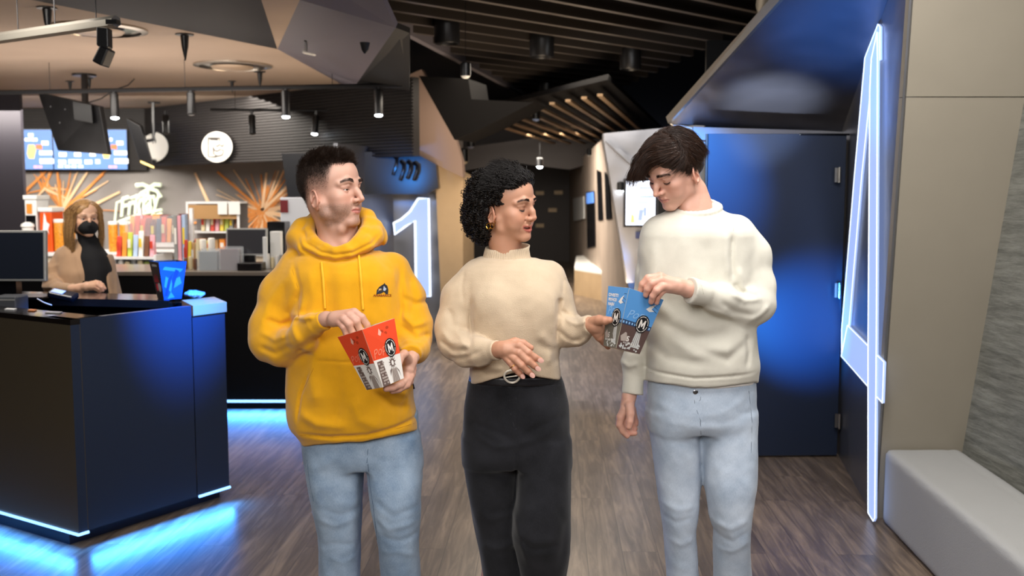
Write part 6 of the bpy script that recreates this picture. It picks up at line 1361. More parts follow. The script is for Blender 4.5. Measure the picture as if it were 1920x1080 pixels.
    u = np.cross(drift, rs.normal(size=(n,3))); u /= np.linalg.norm(u, axis=1)[:,None]; v = np.cross(drift, u); rad = rs.uniform(.0030, .0052, n)[:,None]*np.minimum(1, t*4)[None,:]; ph = rs.uniform(0, 6.28, n)[:,None]+t[None,:]*(rs.uniform(3.2, 5.2, n)*2*math.pi)[:,None]*rs.choice([-1, 1], n)[:,None]
    pa = base+(np.cos(ph)*rad)[...,None]*u[:,None,:]+(np.sin(ph)*rad)[...,None]*v[:,None,:]
    Le = H.loc(pa.reshape(-1,3)).reshape(pa.shape); bad = ((Le[:,:,1] > .030) & (Le[:,:,2] < .098-.3*np.abs(Le[:,:,0]))) | ((Le[:,:,1] > -.018) & (Le[:,:,2] < .010)); pa = pa[~bad.any(1)]
    V1, F1 = strands(pa, rs.uniform(.0010, .0018, len(pa)), .0010)
    # flat strands drawn back from the hairline
    r_, rs2 = scalp_pts(H, Vh, lambda x, y, z: sst(z+.35*np.abs(x), .084, .095)*(y > .0), 3000, 5)
    def comb(L, t_): v_ = np.zeros_like(L); v_[:,1] = -1; v_[:,2] = .10; v_[:,0] = L[:,0]*5; return v_
    pb = groom(H, Sh, r_, comb, .06, 9, rs2, lift=.008, spread=.12, stiff=.4); pb = pb+wave(pb.reshape(-1,3), 300, 2).reshape(pb.shape[:2])[...,None]*.0035*(np.linspace(0,1,9)**.5)[None,:,None]; V2, F2 = strands(pb, .0009, .0006)
    V, F = join_np([(V, F), (V1, F1), (V2, F2)]); np_obj('hair', V, F, hm, me)
    # sweater
    G = SDF()
    rows = [(484,905,1002,.062,.02),(496,880,1026,.082,.015),(512,864,1052,.098,.01),(540,862,1062,.110,0),(575,868,1062,.125,-.012),(600,874,1056,.128,-.018),(640,880,1050,.118,-.012),(680,882,1050,.115,-.01),(700,881,1052,.114,-.01),(722,884,1053,.110,-.01)]
    G.loft(px_rows(rows, Yp), Yp, .01)
    px_chain(G, [(898,520,.02,34),(868,560,0,38),(852,615,-.03,35),(856,640,-.055,34)], Yp, .03); px_chain(G, [(856,640,-.055,34),(876,656,-.10,31),(900,658,-.15,26),(916,657,-.175,22)], Yp, .018)
    px_chain(G, [(1028,520,.02,32),(1042,560,.01,29),(1052,600,-.01,28),(1064,620,-.04,28)], Yp, .025); px_chain(G, [(1064,620,-.04,28),(1082,622,-.08,25),(1095,615,-.105,20.5)], Yp, .018)
    cuff(G, (921,656.5,-.18), (934,656,-.20), 20, Yp); cuff(G, (1099,612,-.115), (1108,608.5,-.13), 18.5, Yp)
    hem_cut(G, [(860,722),(884,720),(905,717),(935,708),(960,700),(985,701),(1010,708),(1052,714),(1075,714)], Yp)
    fl_ = [([(884,560),(880,600),(884,650)],5,-5),([(1050,560),(1046,600),(1046,650)],5,-6),([(1052,560),(1050,600)],6,-5),([(840,580),(850,610),(880,625)],7,-5),([(826,620),(845,640),(880,640)],6,4),([(822,640),(850,655),(885,650)],5,-5),([(838,672),(870,668),(905,648)],5,-4),([(850,600),(870,640),(860,660)],8,4),([(860,684),(900,682),(925,672)],5,3),
        ([(885,690),(910,700),(935,700)],6,-4),([(890,705),(920,690),(945,690)],6,4),([(1005,640),(1040,660),(1046,690)],8,-4),([(1010,620),(1030,650),(1030,690)],9,4),([(1045,620),(1070,640),(1090,636)],5,-5),([(1060,600),(1080,606),(1100,598)],5,4),([(1054,585),(1075,600),(1085,600)],4,-4),([(1060,640),(1085,644),(1100,634)],5,4),
        ([(870,510),(864,540),(868,570)],4,-2),([(1040,500),(1058,530),(1056,560)],4,-2),([(880,590),(940,612),(1000,600)],30,-4)]
    G.post.append(folds(fl_, Yp-.11, 3.2, 1.4)); G.post.append(lambda p: wave(p, 16, 5, (1,1,.6))*.0024+wave(p, 50, 6)*.0008)
    G.ell(g(925,570,-.085), (.055,.045,.055), None, .04); G.ell(g(1000,570,-.085), (.055,.045,.055), None, .04)
    mk = fabric('beige_knit', 'cbb79c', .5, 420, sheen=.3)
    sw = garment('sweater', G, (-.26,2.78,.95), (.30,3.36,1.52), .0036, mk, me)
    # ribbed collar and rib seam
    cb = [(462,952,39,.040),(470,950,39.5,.041),(482,950,42,.046),(494,952,49,.056),(500,954,54,.064)]; nr = 220; Vc = []; 
    for py, cx_, rw, rd_ in cb:
        for j in range(nr):
            a = 2*math.pi*j/nr; rib = 1+.016*math.sin(a*55); q = g(cx_, py, .012); sl = .010*math.sin(a)*-0
            tl = -.014*math.cos(a) if py < 490 else -.006*math.cos(a); Vc.append((q.x+rw*Yp/FPX*math.cos(a)*rib, q.y+(rd_)*math.sin(a)*rib, q.z+.010*math.sin(a)-tl*.0+.004*math.cos(a)*(1 if py < 480 else 0)))
    Vc = np.array(Vc); i = np.arange(len(cb)*nr).reshape(len(cb), nr); F_ = np.stack([i[:-1].ravel(), np.roll(i, -1, 1)[:-1].ravel(), np.roll(i, -1, 1)[1:].ravel(), i[1:].ravel()], 1)
    co = np_obj('ribbed_collar', Vc, F_, mk, sw); sm = co.modifiers.new('thick', 'SOLIDIFY'); sm.thickness = .004
    # belt, buckle, jeans
    J = SDF()
    J.loft(px_rows([(694,888,1046,.098),(712,878,1056,.106),(760,870,1066,.120,.005),(800,867,1069,.125,.008),(850,867,1070,.12,.005),(870,870,1070,.10)], Yp), Yp, .02)
    J.loft(px_rows([(820,866,972,.105,.02),(880,871,974,.10,.02),(940,879,972,.095,.03),(990,888,970,.09,.04),(1040,898,973,.085,.05),(1080,904,978,.085,.06),(1200,912,980,.08,.08),(1300,918,984,.08,.10)], Yp), Yp, .02)
    J.loft(px_rows([(820,964,1070,.105,-.0),(880,968,1070,.10,-.02),(940,964,1068,.10,-.04),(990,960,1070,.095,-.045),(1030,968,1068,.09,-.03),(1080,978,1060,.085,-.01),(1200,984,1056,.08,.01),(1300,990,1054,.08,.02)], Yp), Yp, .02)
    fj = [([(968,700),(967,760),(968,830)],2.5,-3),([(968,830),(930,835),(890,815)],6,4),([(968,830),(1000,822),(1050,800)],6,4),([(968,835),(968,900),(965,960)],5,-6),([(965,820),(910,800),(876,790)],6,-4),([(975,815),(1030,790),(1062,780)],6,-4),([(1000,720),(1005,770),(1000,800)],8,3),([(930,720),(928,770),(935,800)],8,-3),([(965,1000),(1000,1020),(1050,1015)],8,-5),([(965,960),(975,1000),(990,1060)],6,5),([(890,960),(920,980),(960,970)],9,4),([(1040,940),(1060,980),(1050,1060)],8,-4),([(900,1030),(930,1040),(965,1030)],8,4)]
    J.post.append(folds(fj, Yp-.09, 3.15)); J.post.append(lambda p: wave(p, 20, 7, (1,1,.7))*.0025)
    mj = denim('black_denim', '101114', '26272c', 12); jn = garment('jeans', J, (-.22,2.85,.05), (.28,3.36,1.10), .0058, mj, me)
    seam('jeans_seam', J, [[(968,722),(967,780),(968,828)],[(955,724),(956,770),(964,800)],[(884,722),(960,726),(1050,722)],[(1030,724),(1038,745),(1062,752)],[(890,724),(884,745),(872,752)]], .0009, mat('black_thread','2e2f34',.7), jn)
    Bt = SDF(); Bt.loft(px_rows([(697,881,1050,.1085),(713,879,1053,.1115)], Yp), Yp, .002, cap=.002); bl = garment('belt', Bt, (-.2,2.9,.95), (.25,3.3,1.12), .0035, mat('black_leather','17161a',.35,bump=.1,bscale=300), me)
    by = min(q.y for q in [on_surf(s_, x_, y_) for s_ in (Bt, J, G) for x_ in (946,953,960,968,974) for y_ in (698,706,714)] if q is not None)+.004
    mb = MB(); mb.tube([P(960+14.5*math.cos(a)*(1-.10*math.sin(a)), 706+11.5*math.sin(a), by-.010-.002*math.cos(a*2)) for a in [2*math.pi*i/28 for i in range(29)]], .0034, 8); mb.tube([P(946,708,by-.008), P(974,704,by-.008)], .0016, 6); mb.build('belt_buckle', mat('silver_buckle','e6dfd0',.25,.35), bl, smooth=True)
    ft = g(950,1290,.08), g(1022,1290,.02); shoes(me, [(ft[0].x-.03, 3.22), (ft[1].x, 3.14)], 0, mat('black_boot','18181a',.5))
woman_beige()
def blue_box():
    t, fc = popcorn('blue popcorn box with black M badges held out by the woman towards the cream sweatshirt', [(1141,536,2.965),(1180,540,2.90),(1244,562,2.95)], [(1132,648,2.97),(1155.5,652.5,2.925),(1199,664,2.955)], None, None, 0)
    M_sky = mat('sky_blue_print','5b9ee0',.45); M_lb = mat('pale_sky_print','8fc0f0',.5); M_gw = mat('pale_grey_print','cfd2d0',.5)
    for k, cs in enumerate(fc):
        sg = nsign(cs); sp = .42
        decal('blue_print', [[(0,sp),(1,sp-.0),(1,1),(0,1)]], cs, M_sky, t, .0010, sg); decal('photo_print', [[(0,0),(1,0),(1,sp),(0,sp)]], cs, mat('dark_photo_print' if k else 'grey_photo_print', '5c4844' if k else '6f6c62', .5), t, .0010, sg)
        decal('film_strip', [[(0,sp-.0),(1,sp-.0),(1,sp+.075),(0,sp+.075)]], cs, mat('navy_print','2c4468',.5), t, .0013, sg)
        decal('film_holes', [[(a,sp+.018),(a+.05,sp+.018),(a+.05,sp+.055),(a,sp+.055)] for a in [i*.1+.02 for i in range(10)]], cs, M_lb, t, .0016, sg)
        u = .60 if k else .64
        decal('waterfall_print', [[(u-.10,.08),(u+.22,.08),(u+.12,sp),(u-.02,sp)]], cs, M_gw, t, .0014, sg)
        decal('waterfall_streaks', [[(u-.04+a*.08,.1),(u-.02+a*.08,.1),(u+.01+a*.05,sp-.02),(u+.0+a*.05,sp-.02)] for a in range(3)], cs, M_greyp, t, .0017, sg)
        rg = random.Random(k+3); decal('foam_print', [circ(rg.uniform(.1,.9), rg.uniform(.02,.14), rg.uniform(.02,.05), rg.uniform(.01,.02), 8) for i in range(26)], cs, M_gw, t, .0018, sg)
        decal('hill_print', [[(.05,.22),(.2,.30),(.42,.26),(.40,.16),(.1,.14)]], cs, M_lgrey, t, .0013, sg)
        text_decal('number_print', '5', cs, .34, .20, .10, .09, M_white, t, .0022, sg, bold=.02); text_decal('caption_print', 'WATERFALLS', cs, .42, .125, .46, .035, M_white, t, .0022, sg)
        if k == 0: text_decal('heading_print', 'DVISTI', cs, .32, .86, .48, .055, M_white, t, .0020, sg, bold=.04); text_decal('heading_print', 'PRYHOD', cs, .30, .785, .44, .055, M_white, t, .0020, sg, bold=.04); text_decal('heading_print', 'NASH', cs, .25, .71, .32, .055, M_white, t, .0020, sg, bold=.04)
        text_decal('script', 'Pop', cs, .38, .60, .56, .18, M_lb, t, .0018, sg, shear=.4, rot=.1)
        decal('bird_mark', [[(.62,.76),(.72,.83),(.86,.88),(.78,.78),(.88,.76),(.74,.73)]], cs, M_white, t, .0018, sg); decal('bird_lines', [[(.80,.84),(.98,.80),(.98,.805),(.80,.85)],[(.84,.90),(.96,.90),(.96,.907),(.84,.907)],[(.82,.78),(.97,.74),(.97,.747),(.82,.79)]], cs, mat('navy_print','2c4468',.5), t, .0018, sg)
        badge(cs, .64 if k == 0 else .66, .50, .26 if k == 0 else .22, .155, t, sg, .0)
blue_box()
# ================================================================ man in the cream sweatshirt
def man_cream():
    Yp = 3.15; g = lambda a, b, c=0: P(a, b, Yp+c)
    me = empty('person', (g(1315,1300).x, Yp, 0), 'tall young man with floppy dark hair in a cream sweatshirt and pale jeans looking down', 'person')
    skc = 'd6a692'
    H = Head(g(1264,321,-.02), -54, 32, 3, .95, jaw=.98, eye=0, browc='2a1b14', brow=1.15, lipm=.55, nose=1.04, full=.94, scalp=lambda x, y, z: np.clip(sst(z, .078, .09)+sst(-y, .005, .02)*sst(z, -.02, .0)+sst(z, .005, .02)*sst(-y, -.035, -.02)*(np.abs(x) > .06), 0, 1), hairc='1c1310')
    S_ = SDF(); H.sculpt(S_)
    S_.chain([(H.w((0,-.030,-.020)), .044), (g(1296,366,.02), .047), (g(1300,392,.02), .055), (g(1304,430,.02), .065)], .025)
    S_.cone(g(1312,352,.0), g(1290,392,-.028), .011, .009, .02); S_.ell(g(1310,440,.02), (.12,.07,.05), None, .03)
    lo = np.minimum(H.c-.135, V3(g(1310,420,.02))-.10); hi = H.c+np.array((.15,.15,.15)); V, F = S_.mesh(lo, hi, .0019); isl = [(V, F, H.color(V, skc, 'c0746a'))]; Sh, Vh = S_, V
    # left hand reaching into the blue box
    lh = hand_mesh([
        [(1262,533,-.215,12),(1238,519,-.225,8.6),(1215,522,-.23,7.4),(1205,533,-.228,6.6),(1201,545,-.222,5.6)],
        [(1262,534,-.222,12),(1238,526,-.240,8.6),(1222,531,-.247,7.4),(1214,542,-.243,6.6),(1211,553,-.235,5.6)],
        [(1262,538,-.222,12),(1241,537,-.248,8.2),(1231,545,-.255,7.2),(1224,555,-.25,6.2),(1221,566,-.24,5.4)],
        [(1262,540,-.21,11),(1246,542,-.235,7.4),(1238,550,-.24,6.2),(1233,558,-.236,5.6),(1231,567,-.23,5)],
        [(1262,534,-.195,12),(1240,536,-.185,9),(1224,542,-.185,7.6),(1212,552,-.19,6.6)]],
        Yp, palm=[[(1310,547,-.185,13.5),(1290,542,-.20,15),(1270,536,-.212,14.5),(1252,530,-.222,12)]], base=skc); isl.append(lh)
    # right hand hanging relaxed
    rh = hand_mesh([
        [(1172,768,.0,10),(1164,782,-.0,8.4),(1162,796,-.0,7.4),(1168,808,-.0,6.6),(1176,817,-.0,5.4)],
        [(1176,770,.01,10),(1172,790,.012,8),(1176,804,.012,7),(1184,811,.01,6.2),(1190,812,.008,5.4)],
        [(1180,770,.02,10),(1182,788,.026,7.6),(1186,798,.026,6.6),(1190,804,.022,5.8)],
        [(1184,768,.03,9),(1188,782,.036,7),(1191,789,.036,6),(1192,795,.03,5.2)],
        [(1180,760,-.008,9.5),(1182,776,-.022,8),(1181,790,-.028,7),(1179,800,-.028,6)]],
        Yp, palm=[[(1184,728,.02,13.5),(1179,745,.015,12.5),(1176,762,.01,12),(1175,772,.008,11)]], base=skc); isl.append(rh)
    Sb = SDF(); Sb.chain([(g(1310,430,.03), .06), (g(1312,540,.02), .09), (g(1315,680,.01), .085), (g(1315,745,0), .075)], .04)
    for ch in ([(1380,450,.03,24),(1410,530,0,17),(1412,580,-.055,17),(1320,552,-.17,12)],[(1236,450,.03,24),(1212,560,.06,17),(1196,660,.04,16),(1184,728,.02,12)],[(1266,800,.02,32),(1276,960,.03,30),(1282,1090,.05,25),(1286,1290,.08,20)],[(1366,800,0,32),(1370,960,-.03,30),(1372,1090,-.02,25),(1374,1290,.0,20)]): px_chain(Sb, ch, Yp, .03)
    V, F = Sb.mesh((.28,2.75,.05), (.92,3.45,1.72), .014); isl.append((V, F, shade_col(V, skc)))
    V, F, col = join_np(isl); bd = np_obj('body', V, F, M_skin, me, col)
    H.lashes(Sh, bd, mat('lash_brown','1a100c',.6)); H.brows(Sh, bd, mat('brow_brown','2c1d15',.6))
    # hair: long swept fringe, tapered back
    hm = hairm('dark_brown_hair', '2c1e17', .34)
    cap = SDF(); H.ell(cap, (0,-.018,.048), (.079,.100,.085), .01); H.ell(cap, (0,.030,.068), (.070,.060,.054), .02); H.ell(cap, (0,-.055,.01), (.072,.055,.07), .03)
    H.ell(cap, (0,.110,.005), (.09,.075,.073), .008, 's'); H.ell(cap, (.08,.02,-.04), (.05,.055,.055), .01, 's'); H.ell(cap, (-.08,.02,-.04), (.05,.055,.055), .01, 's'); H.ell(cap, (0,-.05,-.085), (.09,.08,.05), .01, 's')
    cap.post.append(lambda p: wave(p, 70, 5)*.002); V0, F0 = cap.mesh(H.c-.17, H.c+.17, .004)
    def mk(x, y, z): return sst(z, .074, .09)*1.0+(y < .01)*sst(z, .0, .03)*.7+(np.abs(x) > .05)*sst(z, .03, .05)*(y < .03)*.6
    Hc = SDF(); Hc.ops = Sh.ops+cap.ops[:3]; pool = np.concatenate([Vh, V0]); r_, rs = scalp_pts(H, pool, lambda x, y, z: mk(x, y, z)*(Hc.many(np.concatenate([Vh, V0])) > -.004), 15000, 7); Lr = H.loc(r_)
    ln = np.where(Lr[:,1] > -.01, .075, .045)+.02*sst(Lr[:,1], .02, .07); ln = ln*rs.uniform(.75, 1.1, len(ln))*np.where(Lr[:,2] < .05, .6, 1)*np.where((np.abs(Lr[:,0]) > .052) & (Lr[:,2] < .045) & (Lr[:,1] > -.055), .35, 1)*np.where((Lr[:,1] < -.05) & (Lr[:,2] < .04), .45, 1)
    def comb(L, t): 
        v = np.zeros_like(L); fr = sst(L[:,1], -.03, .03); nr = sst(-L[:,0], -.01, .03); v[:,1] = fr*(.75-.25*nr)-(1-fr)*.35; v[:,0] = fr*(.40+.55*nr+.25*wave(L, 40, 2))+(1-fr)*L[:,0]*3; v[:,2] = -(1-fr)*.8-fr*(.25+sst(t*np.ones(len(L)), .2, .9)*.7)*(1-.75*nr); return v+wave(L, 35, 3)[:,None]*np.array((.15,.1,.1))
    pa = groom(H, Hc, r_, comb, ln, 12, rs, lift=.0035, spread=.045, stiff=.22, grav=.12); V1, F1 = strands(pa, .00050, .00016)
    # fringe locks falling past the forehead, on the far side
    rs = np.random.RandomState(21); n = 900; a = rs.uniform(-.030, .055, n); root = np.stack([a, .060+rs.normal(size=n)*.006, .096+rs.normal(size=n)*.005], 1); t = np.linspace(0, 1, 16)
    gr = np.round(a/.010)*.010; tgx = .030+gr*.55+rs.normal(size=n)*.0025; ln = rs.uniform(.6, 1.0, n)
    X = root[:,0:1]+(tgx-root[:,0]+.012)[:,None]*t[None,:]; Yq = root[:,1:2]+(.045*np.sin(t*2.2))[None,:]*ln[:,None]; Zq = root[:,2:3]+(.014*np.sin(t*3)-.070*t**1.8)[None,:]*ln[:,None]
    pl = np.stack([X, Yq, Zq], -1); pw = np.array([[H.w(q) for q in s_] for s_ in pl]); pw[:,:,2] -= (t**2)[None,:]*.008; V2, F2 = strands(pw, .00065, .0002)
    V, F = join_np([(V0, F0), (V1, F1), (V2, F2)]); hm.name = 'dark_brown_hair'; vcol(hm); np_obj('hair', V, F, hm, me, hair_col('2a1c15', len(V0), [(len(V1), 36), (len(V2), 48)], 0))
    # sweatshirt
    G = SDF()
    rows = [(380,1274,1345,.046,.04),(388,1264,1352,.058,.035),(396,1254,1358,.068,.03),(404,1236,1372,.082,.02),(416,1216,1398,.102,.01),(434,1204,1412,.112,0),(470,1198,1416,.12,0),(520,1196,1414,.125,-.005),(580,1204,1412,.13,-.008),(640,1212,1416,.135,-.01),(685,1212,1421,.135,-.01),(697,1211,1419,.130,-.01),(702,1211,1418,.124,-.01),(722,1212,1415,.122,-.01),(734,1213,1414,.12,-.01)]
    G.loft(px_rows(rows, Yp), Yp, .01)
    px_chain(G, [(1380,436,.02,34),(1404,480,.01,37),(1416,540,-.02,34),(1418,572,-.05,34)], Yp, .03); px_chain(G, [(1418,572,-.05,34),(1392,578,-.09,31),(1350,562,-.15,27),(1324,552,-.175,23)], Yp, .018)
    px_chain(G, [(1236,436,.02,30),(1222,500,.05,28),(1212,570,.07,27),(1202,630,.06,26),(1192,680,.04,24.5),(1188,705,.03,21)], Yp, .02)
    cuff(G, (1318,550,-.183), (1295,545.5,-.20), 23.5, Yp); cuff(G, (1188,712,.028), (1186,738,.02), 20.5, Yp)
    G.chain([(H.w((0,-.03,-.05)), .05), (g(1300,378,.01), .056), (g(1303,398,-.005), .054)], .006, 's')
    nc = V3(g(1306,390,.012)); ring = [(nc+np.array((.072*math.cos(a), .070*math.sin(a), .020*math.sin(a)+.006*math.cos(a))), .0075) for a in [2*math.pi*i/28 for i in range(29)]]; G.chain(ring, .006)
    hem_cut(G, [(1190,742),(1208,742),(1209,712),(1230,716),(1300,725),(1350,725),(1416,717),(1440,716)], Yp)
    fl_ = [([(1212,697),(1300,706),(1418,700)],3,-4),([(1376,440),(1372,480),(1374,530)],5,-7),([(1362,430),(1360,480),(1366,520)],8,4),([(1374,530),(1385,545),(1400,550)],6,-6),([(1385,500),(1395,540),(1425,550)],7,5),([(1340,560),(1370,580),(1410,590)],6,-5),([(1360,545),(1390,560),(1430,560)],6,5),([(1400,600),(1425,590),(1445,570)],6,4),([(1310,573),(1340,582),(1380,598)],5,3),
        ([(1222,560),(1260,600),(1330,620)],14,7),([(1230,590),(1290,630),(1370,625)],12,-6),([(1240,620),(1300,660),(1390,650)],14,7),([(1300,650),(1360,670),(1400,640)],9,-5),([(1215,640),(1250,670),(1320,680)],10,-4),([(1205,480),(1215,540),(1212,600)],6,-5),([(1230,450),(1225,520),(1235,560)],10,4),([(1400,625),(1404,660),(1400,690)],6,-5),([(1280,440),(1290,500),(1280,560)],16,3),([(1320,450),(1330,500),(1330,540)],14,-3),
        ([(1180,660),(1195,670),(1212,668)],5,-5),([(1172,690),(1186,698),(1205,692)],5,4),([(1190,640),(1204,650),(1214,645)],5,4)]
    G.post.append(folds(fl_, Yp-.11, 3.3, 1.3)); G.post.append(lambda p: wave(p, 14, 8, (1,1,.6))*.0026+wave(p, 45, 9)*.0008)
    mk_ = fabric('cream_fleece', 'd4d1c4', .25, 700, sheen=.2); ss = garment('sweatshirt', G, (.27,2.80,.92), (.86,3.42,1.70), .0038, mk_, me)
    seam('sweatshirt_seam', G, [[(1214,698),(1300,707),(1350,707),(1416,701)],[(1376,425),(1371,470),(1374,525)],[(1313,528),(1319,550),(1316,572)]], .0008, mat('cream_thread','b4b2a0',.8), ss)
    # white t-shirt hem and collar line
    T = SDF(); T.loft(px_rows([(700,1216,1414,.1195),(734,1217,1413,.1205)], Yp), Yp, .01); hem_cut(T, [(1200,713),(1300,728),(1350,729),(1416,722),(1430,722)], Yp); T.chain([(nc+np.array((.064*math.cos(a), .061*math.sin(a), .006+.020*math.sin(a)+.006*math.cos(a))), .0055) for a in [2*math.pi*i/28 for i in range(29)]], .004)
    garment('tshirt', T, (.35,2.9,.96), (.82,3.4,1.62), .0036, mat('white_cotton','eceae6',.8), me)
    # jeans
    J = SDF()
    J.loft(px_rows([(694,1222,1408,.108),(712,1215,1416,.115),(760,1214,1417,.122),(790,1216,1416,.122),(805,1218,1414,.10)], Yp), Yp, .02)
    J.loft(px_rows([(770,1214,1314,.10,.01),(850,1225,1317,.10,.015),(900,1231,1314,.097,.02),(960,1240,1311,.09,.02),(1000,1246,1306,.085,.03),(1040,1250,1310,.08,.04),(1080,1254,1313,.08,.05),(1200,1258,1316,.075,.06),(1300,1262,1318,.07,.07)], Yp), Yp, .02)
    J.loft(px_rows([(770,1308,1417,.10,0),(850,1315,1416,.10,-.02),(900,1318,1412,.098,-.035),(960,1326,1402,.09,-.04),(990,1336,1400,.088,-.035),(1030,1337,1403,.083,-.02),(1080,1339,1408,.08,0),(1200,1342,1406,.075,.01),(1300,1344,1404,.07,.02)], Yp), Yp, .02)
    fj = [([(1312,730),(1310,760),(1316,800)],3,-5),([(1316,800),(1317,850),(1318,900)],5,-8),([(1316,775),(1350,770),(1400,745)],6,4),([(1312,785),(1350,790),(1410,770)],7,-4),([(1305,780),(1260,770),(1222,750)],7,3),([(1300,800),(1250,800),(1222,790)],7,-3),([(1245,975),(1270,985),(1305,975)],6,-5),([(1242,950),(1270,960),(1308,955)],6,5),([(1255,1020),(1280,1030),(1308,1020)],6,4),([(1336,1000),(1370,1010),(1400,990)],6,-6),([(1334,975),(1365,985),(1400,968)],6,6),([(1345,1030),(1370,1030),(1402,1010)],5,5),([(1280,850),(1290,900),(1300,960)],10,-4),([(1390,850),(1380,900),(1390,960)],9,-3),([(1340,860),(1350,910),(1345,960)],10,4)]
    J.post.append(folds(fj, Yp-.09, 3.2, .45)); J.post.append(lambda p: wave(p, 22, 10, (1,1,.7))*.0026+wave(p, 70, 1)*.0006)
    jn = garment('jeans', J, (.36,2.88,.05), (.86,3.38,1.10), .0055, denim('pale_blue_denim', '93a5ba', 'c6d2e0'), me)
    mt = mat('dark_stitch','56606e',.8); seam('jeans_seam', J, [[(1322,728),(1321,745),(1314,756),(1304,760)],[(1300,732),(1303,760),(1314,790)],[(1313,790),(1316,850),(1314,900),(1312,960)],[(1404,733),(1410,790),(1408,850)],[(1316,728),(1313,750),(1306,756)]], .0009, mt, jn)
    q = on_surf(J, 1304, 735); 
    if q: MB().lathe([(.0001,.0),(.008,0),(.008,.002),(.006,.003),(.0001,.003)], q, 14, Matrix.Rotation(R(90),3,'X')).build('jeans_button', mat('steel_button','8a8c90',.3,1), jn, smooth=True)
    ft = g(1290,1290,.06), g(1374,1290,.02); shoes(me, [(ft[0].x-.02, 3.23), (ft[1].x, 3.17)], 0, mat('white_sneaker','d8d4cc',.5))
man_cream()
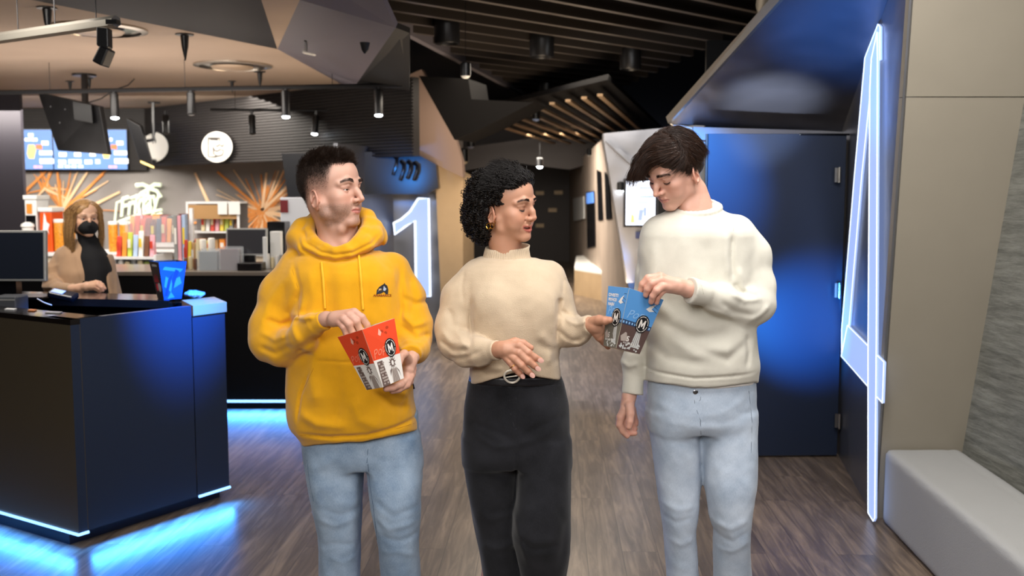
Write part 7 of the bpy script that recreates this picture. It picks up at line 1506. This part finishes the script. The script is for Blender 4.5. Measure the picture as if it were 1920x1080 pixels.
# ================================================================ masked snack bar worker
def worker():
    Yp = 5.95; g = lambda a, b, c=0: P(a, b, Yp+c)
    me = empty('person', (g(165,700).x, Yp+.05, 0), 'masked snack bar worker with long light brown hair and beige blazer leaning on the island', 'person')
    skc = 'dcae90'; H = Head(g(160,412,.0), 38, 2, 0, .93, jaw=.9, eye=.6, browc='6a4a34', brow=.8, nose=.95)
    S_ = SDF(); H.sculpt(S_); S_.chain([(H.w((0,-.018,-.035)), .045), (g(163,450,.02), .045), (g(168,475,.03), .055), (g(175,500,.03), .07)], .02); S_.ell(g(170,500,.03), (.08,.04,.05), None, .03)
    V, F = S_.mesh(H.c-np.array((.14,.13,.36)), H.c+np.array((.18,.13,.14)), .0042); isl = [(V, F, H.color(V, skc, 'b8706a'))]; Vh, Sh = V, S_
    hh = hand_mesh([[(172,535,-.29,7),(184,530,-.30,4),(192,534,-.30,3.4),(197,541,-.30,2.8)],[(172,537,-.295,7),(183,534,-.31,4),(190,539,-.31,3.4),(193,545,-.305,2.8)],[(170,538,-.295,6.5),(180,538,-.31,3.8),(186,542,-.31,3.2),(189,546,-.305,2.7)],[(170,539,-.29,6),(178,541,-.305,3.4),(183,544,-.305,3),(186,547,-.30,2.5)],[(170,533,-.28,6),(180,529,-.27,4),(188,530,-.27,3.3)]], Yp, h=.003, palm=[[(134,541,-.26,8),(150,540,-.27,8),(163,537,-.285,8.2),(173,536,-.29,7)]], base=skc); isl.append(hh)
    Sb = SDF(); Sb.chain([(g(175,490,.03), .06), (g(165,540,.05), .09), (g(165,640,.06), .09)], .04); px_chain(Sb, [(165,640,.06,28),(158,760,.06,24),(155,885,.06,18)], Yp, .03); px_chain(Sb, [(172,640,.06,28),(178,760,.06,24),(180,885,.06,18)], Yp, .03); px_chain(Sb, [(112,500,.05,12),(96,540,-.05,12),(134,541,-.26,8)], Yp, .03)
    V, F = Sb.mesh((-3.1,5.5,.02), (-2.1,6.3,1.3), .02); isl.append((V, F, shade_col(V, skc)))
    V, F, col = join_np(isl); bd = np_obj('body', V, F, M_skin, me, col); H.eyes(bd, (.0,-.1), '4a3828')
    Mk = SDF(); H.ell(Mk, (0,.055,-.045), (.061,.056,.052), .02); H.cone(Mk, (0,.09,-.01), (0,.108,-.028), .008, .010, .02); 
    Mk._add(lambda p: (H.loc(p)[:,2]-.003+.16*np.abs(H.loc(p)[:,0])), H.c, 9, 'i', .004); Mk._add(lambda p: .018-H.loc(p)[:,1], H.c, 9, 'i', .004)
    H.cone(Mk, (.055,.022,-.02), (.076,-.008,-.012), .0022, .0022, .003); H.cone(Mk, (-.055,.022,-.02), (-.076,-.008,-.012), .0022, .0022, .003)
    V, F = Mk.mesh(H.c-.13, H.c+.13, .0035); np_obj('face_mask', V, F, mat('black_mask','0c0c0f',.8), me)
    hm = mat('light_brown_hair', 'a07a4e', .45, var=.25, vscale=90, spec=.4); cap = SDF(); H.ell(cap, (0,-.018,.052), (.083,.100,.084), .01); H.ell(cap, (0,-.05,-.02), (.080,.055,.09), .03); H.ell(cap, (0,.035,.058), (.064,.052,.048), .02)
    H.ell(cap, (0,.105,.0), (.060,.07,.082), .008, 's'); V0, F0 = cap.mesh(H.c-.17, H.c+.17, .007)
    rs = np.random.RandomState(4); n = 1500; sd = rs.choice([-1, 1], n); a = rs.uniform(0, 1, n); t = np.linspace(0, 1, 14)
    X0 = sd*(.004+.02*a); Yy = .062-.13*a; k = np.sin(t*math.pi*.5)
    pl = np.stack([X0[:,None]+sd[:,None]*(.082+rs.normal(size=n)*.006)[:,None]*np.minimum(1, t*3.2)[None,:]**.7, (Yy[:,None]*np.ones(14)[None,:]*(1-.35*t)[None,:]-.012*t[None,:]), (.125-.05*np.abs(a-.4))[:,None]-(rs.uniform(.22,.33,n)[:,None])*(t**1.25)[None,:]], -1)
    pl[:,:,0] += .006*np.sin(t*9+1)[None,:]*sd[:,None]; pw = H.c+(pl.reshape(-1,3)*H.s)@H.R.T; pw = pw.reshape(pl.shape); V1, F1 = strands(pw, .0022, .0012)
    V, F = join_np([(V0, F0), (V1, F1)]); np_obj('hair', V, F, hm, me)
    T = SDF(); T.loft(px_rows([(448,150,182,.05,.03),(462,148,186,.058,.02),(480,145,200,.09,.01),(505,150,208,.10,.0),(545,155,208,.10,-.01),(600,150,206,.10,.0)], Yp), Yp, .01); T.chain([(H.w((0,-.02,-.06)), .050), (g(165,455,.02), .050), (g(168,480,.02), .06)], .02); garment('black_top', T, (-3.0,5.6,.9), (-2.1,6.25,1.48), .0075, mat('black_knit','0d0d10',.85), me)
    G = SDF(); G.loft(px_rows([(448,138,166,.05,.05),(458,118,172,.075,.04),(475,105,186,.10,.03),(510,112,186,.118,.0),(560,120,184,.115,0),(620,122,186,.11,.02)], Yp), Yp, .01); G.loft(px_rows([(478,192,200,.07,.05),(520,202,211,.08,.03),(560,208,219,.08,.03),(620,208,222,.08,.03)], Yp), Yp, .01)
    px_chain(G, [(120,478,.04,16),(106,505,-.0,17),(96,530,-.08,16)], Yp, .02); px_chain(G, [(96,530,-.08,15),(112,541,-.18,11),(134,541,-.25,9.5)], Yp, .015); px_chain(G, [(200,490,.05,8),(208,520,.05,8),(213,560,.0,8)], Yp, .02)
    G.post.append(folds([([(84,505),(100,512),(118,508)],3.5,-7),([(84,512),(104,520),(122,514)],3.5,7),([(82,525),(100,528),(120,520)],3,-7),([(90,495),(104,500),(122,494)],3.5,6),([(84,537),(104,536),(130,532)],3,6),([(160,460),(172,500),(190,548)],2.5,-7),([(150,470),(166,510),(178,548)],3,5)], Yp, 6.05)); G.post.append(lambda p: wave(p, 25, 2)*.003)
    bz = garment('blazer', G, (-3.05,5.55,.9), (-2.15,6.25,1.48), .0075, fabric('beige_wool','b99676',.3,500), me); q = on_surf(G, 158, 529, 5.4, 6.2)
    if q: tag(MB().lathe([(.001,0),(.009,0),(.009,.004),(.001,.004)], q, 10, Matrix.Rotation(R(90),3,'X')).build('blazer_button', mat('dark_button','3c3024',.4), bz), None)
    shoes(me, [(g(155,885,.06).x, 6.02), (g(180,885,.06).x, 6.02)], 0, mat('black_boot','18181a',.5))
worker()
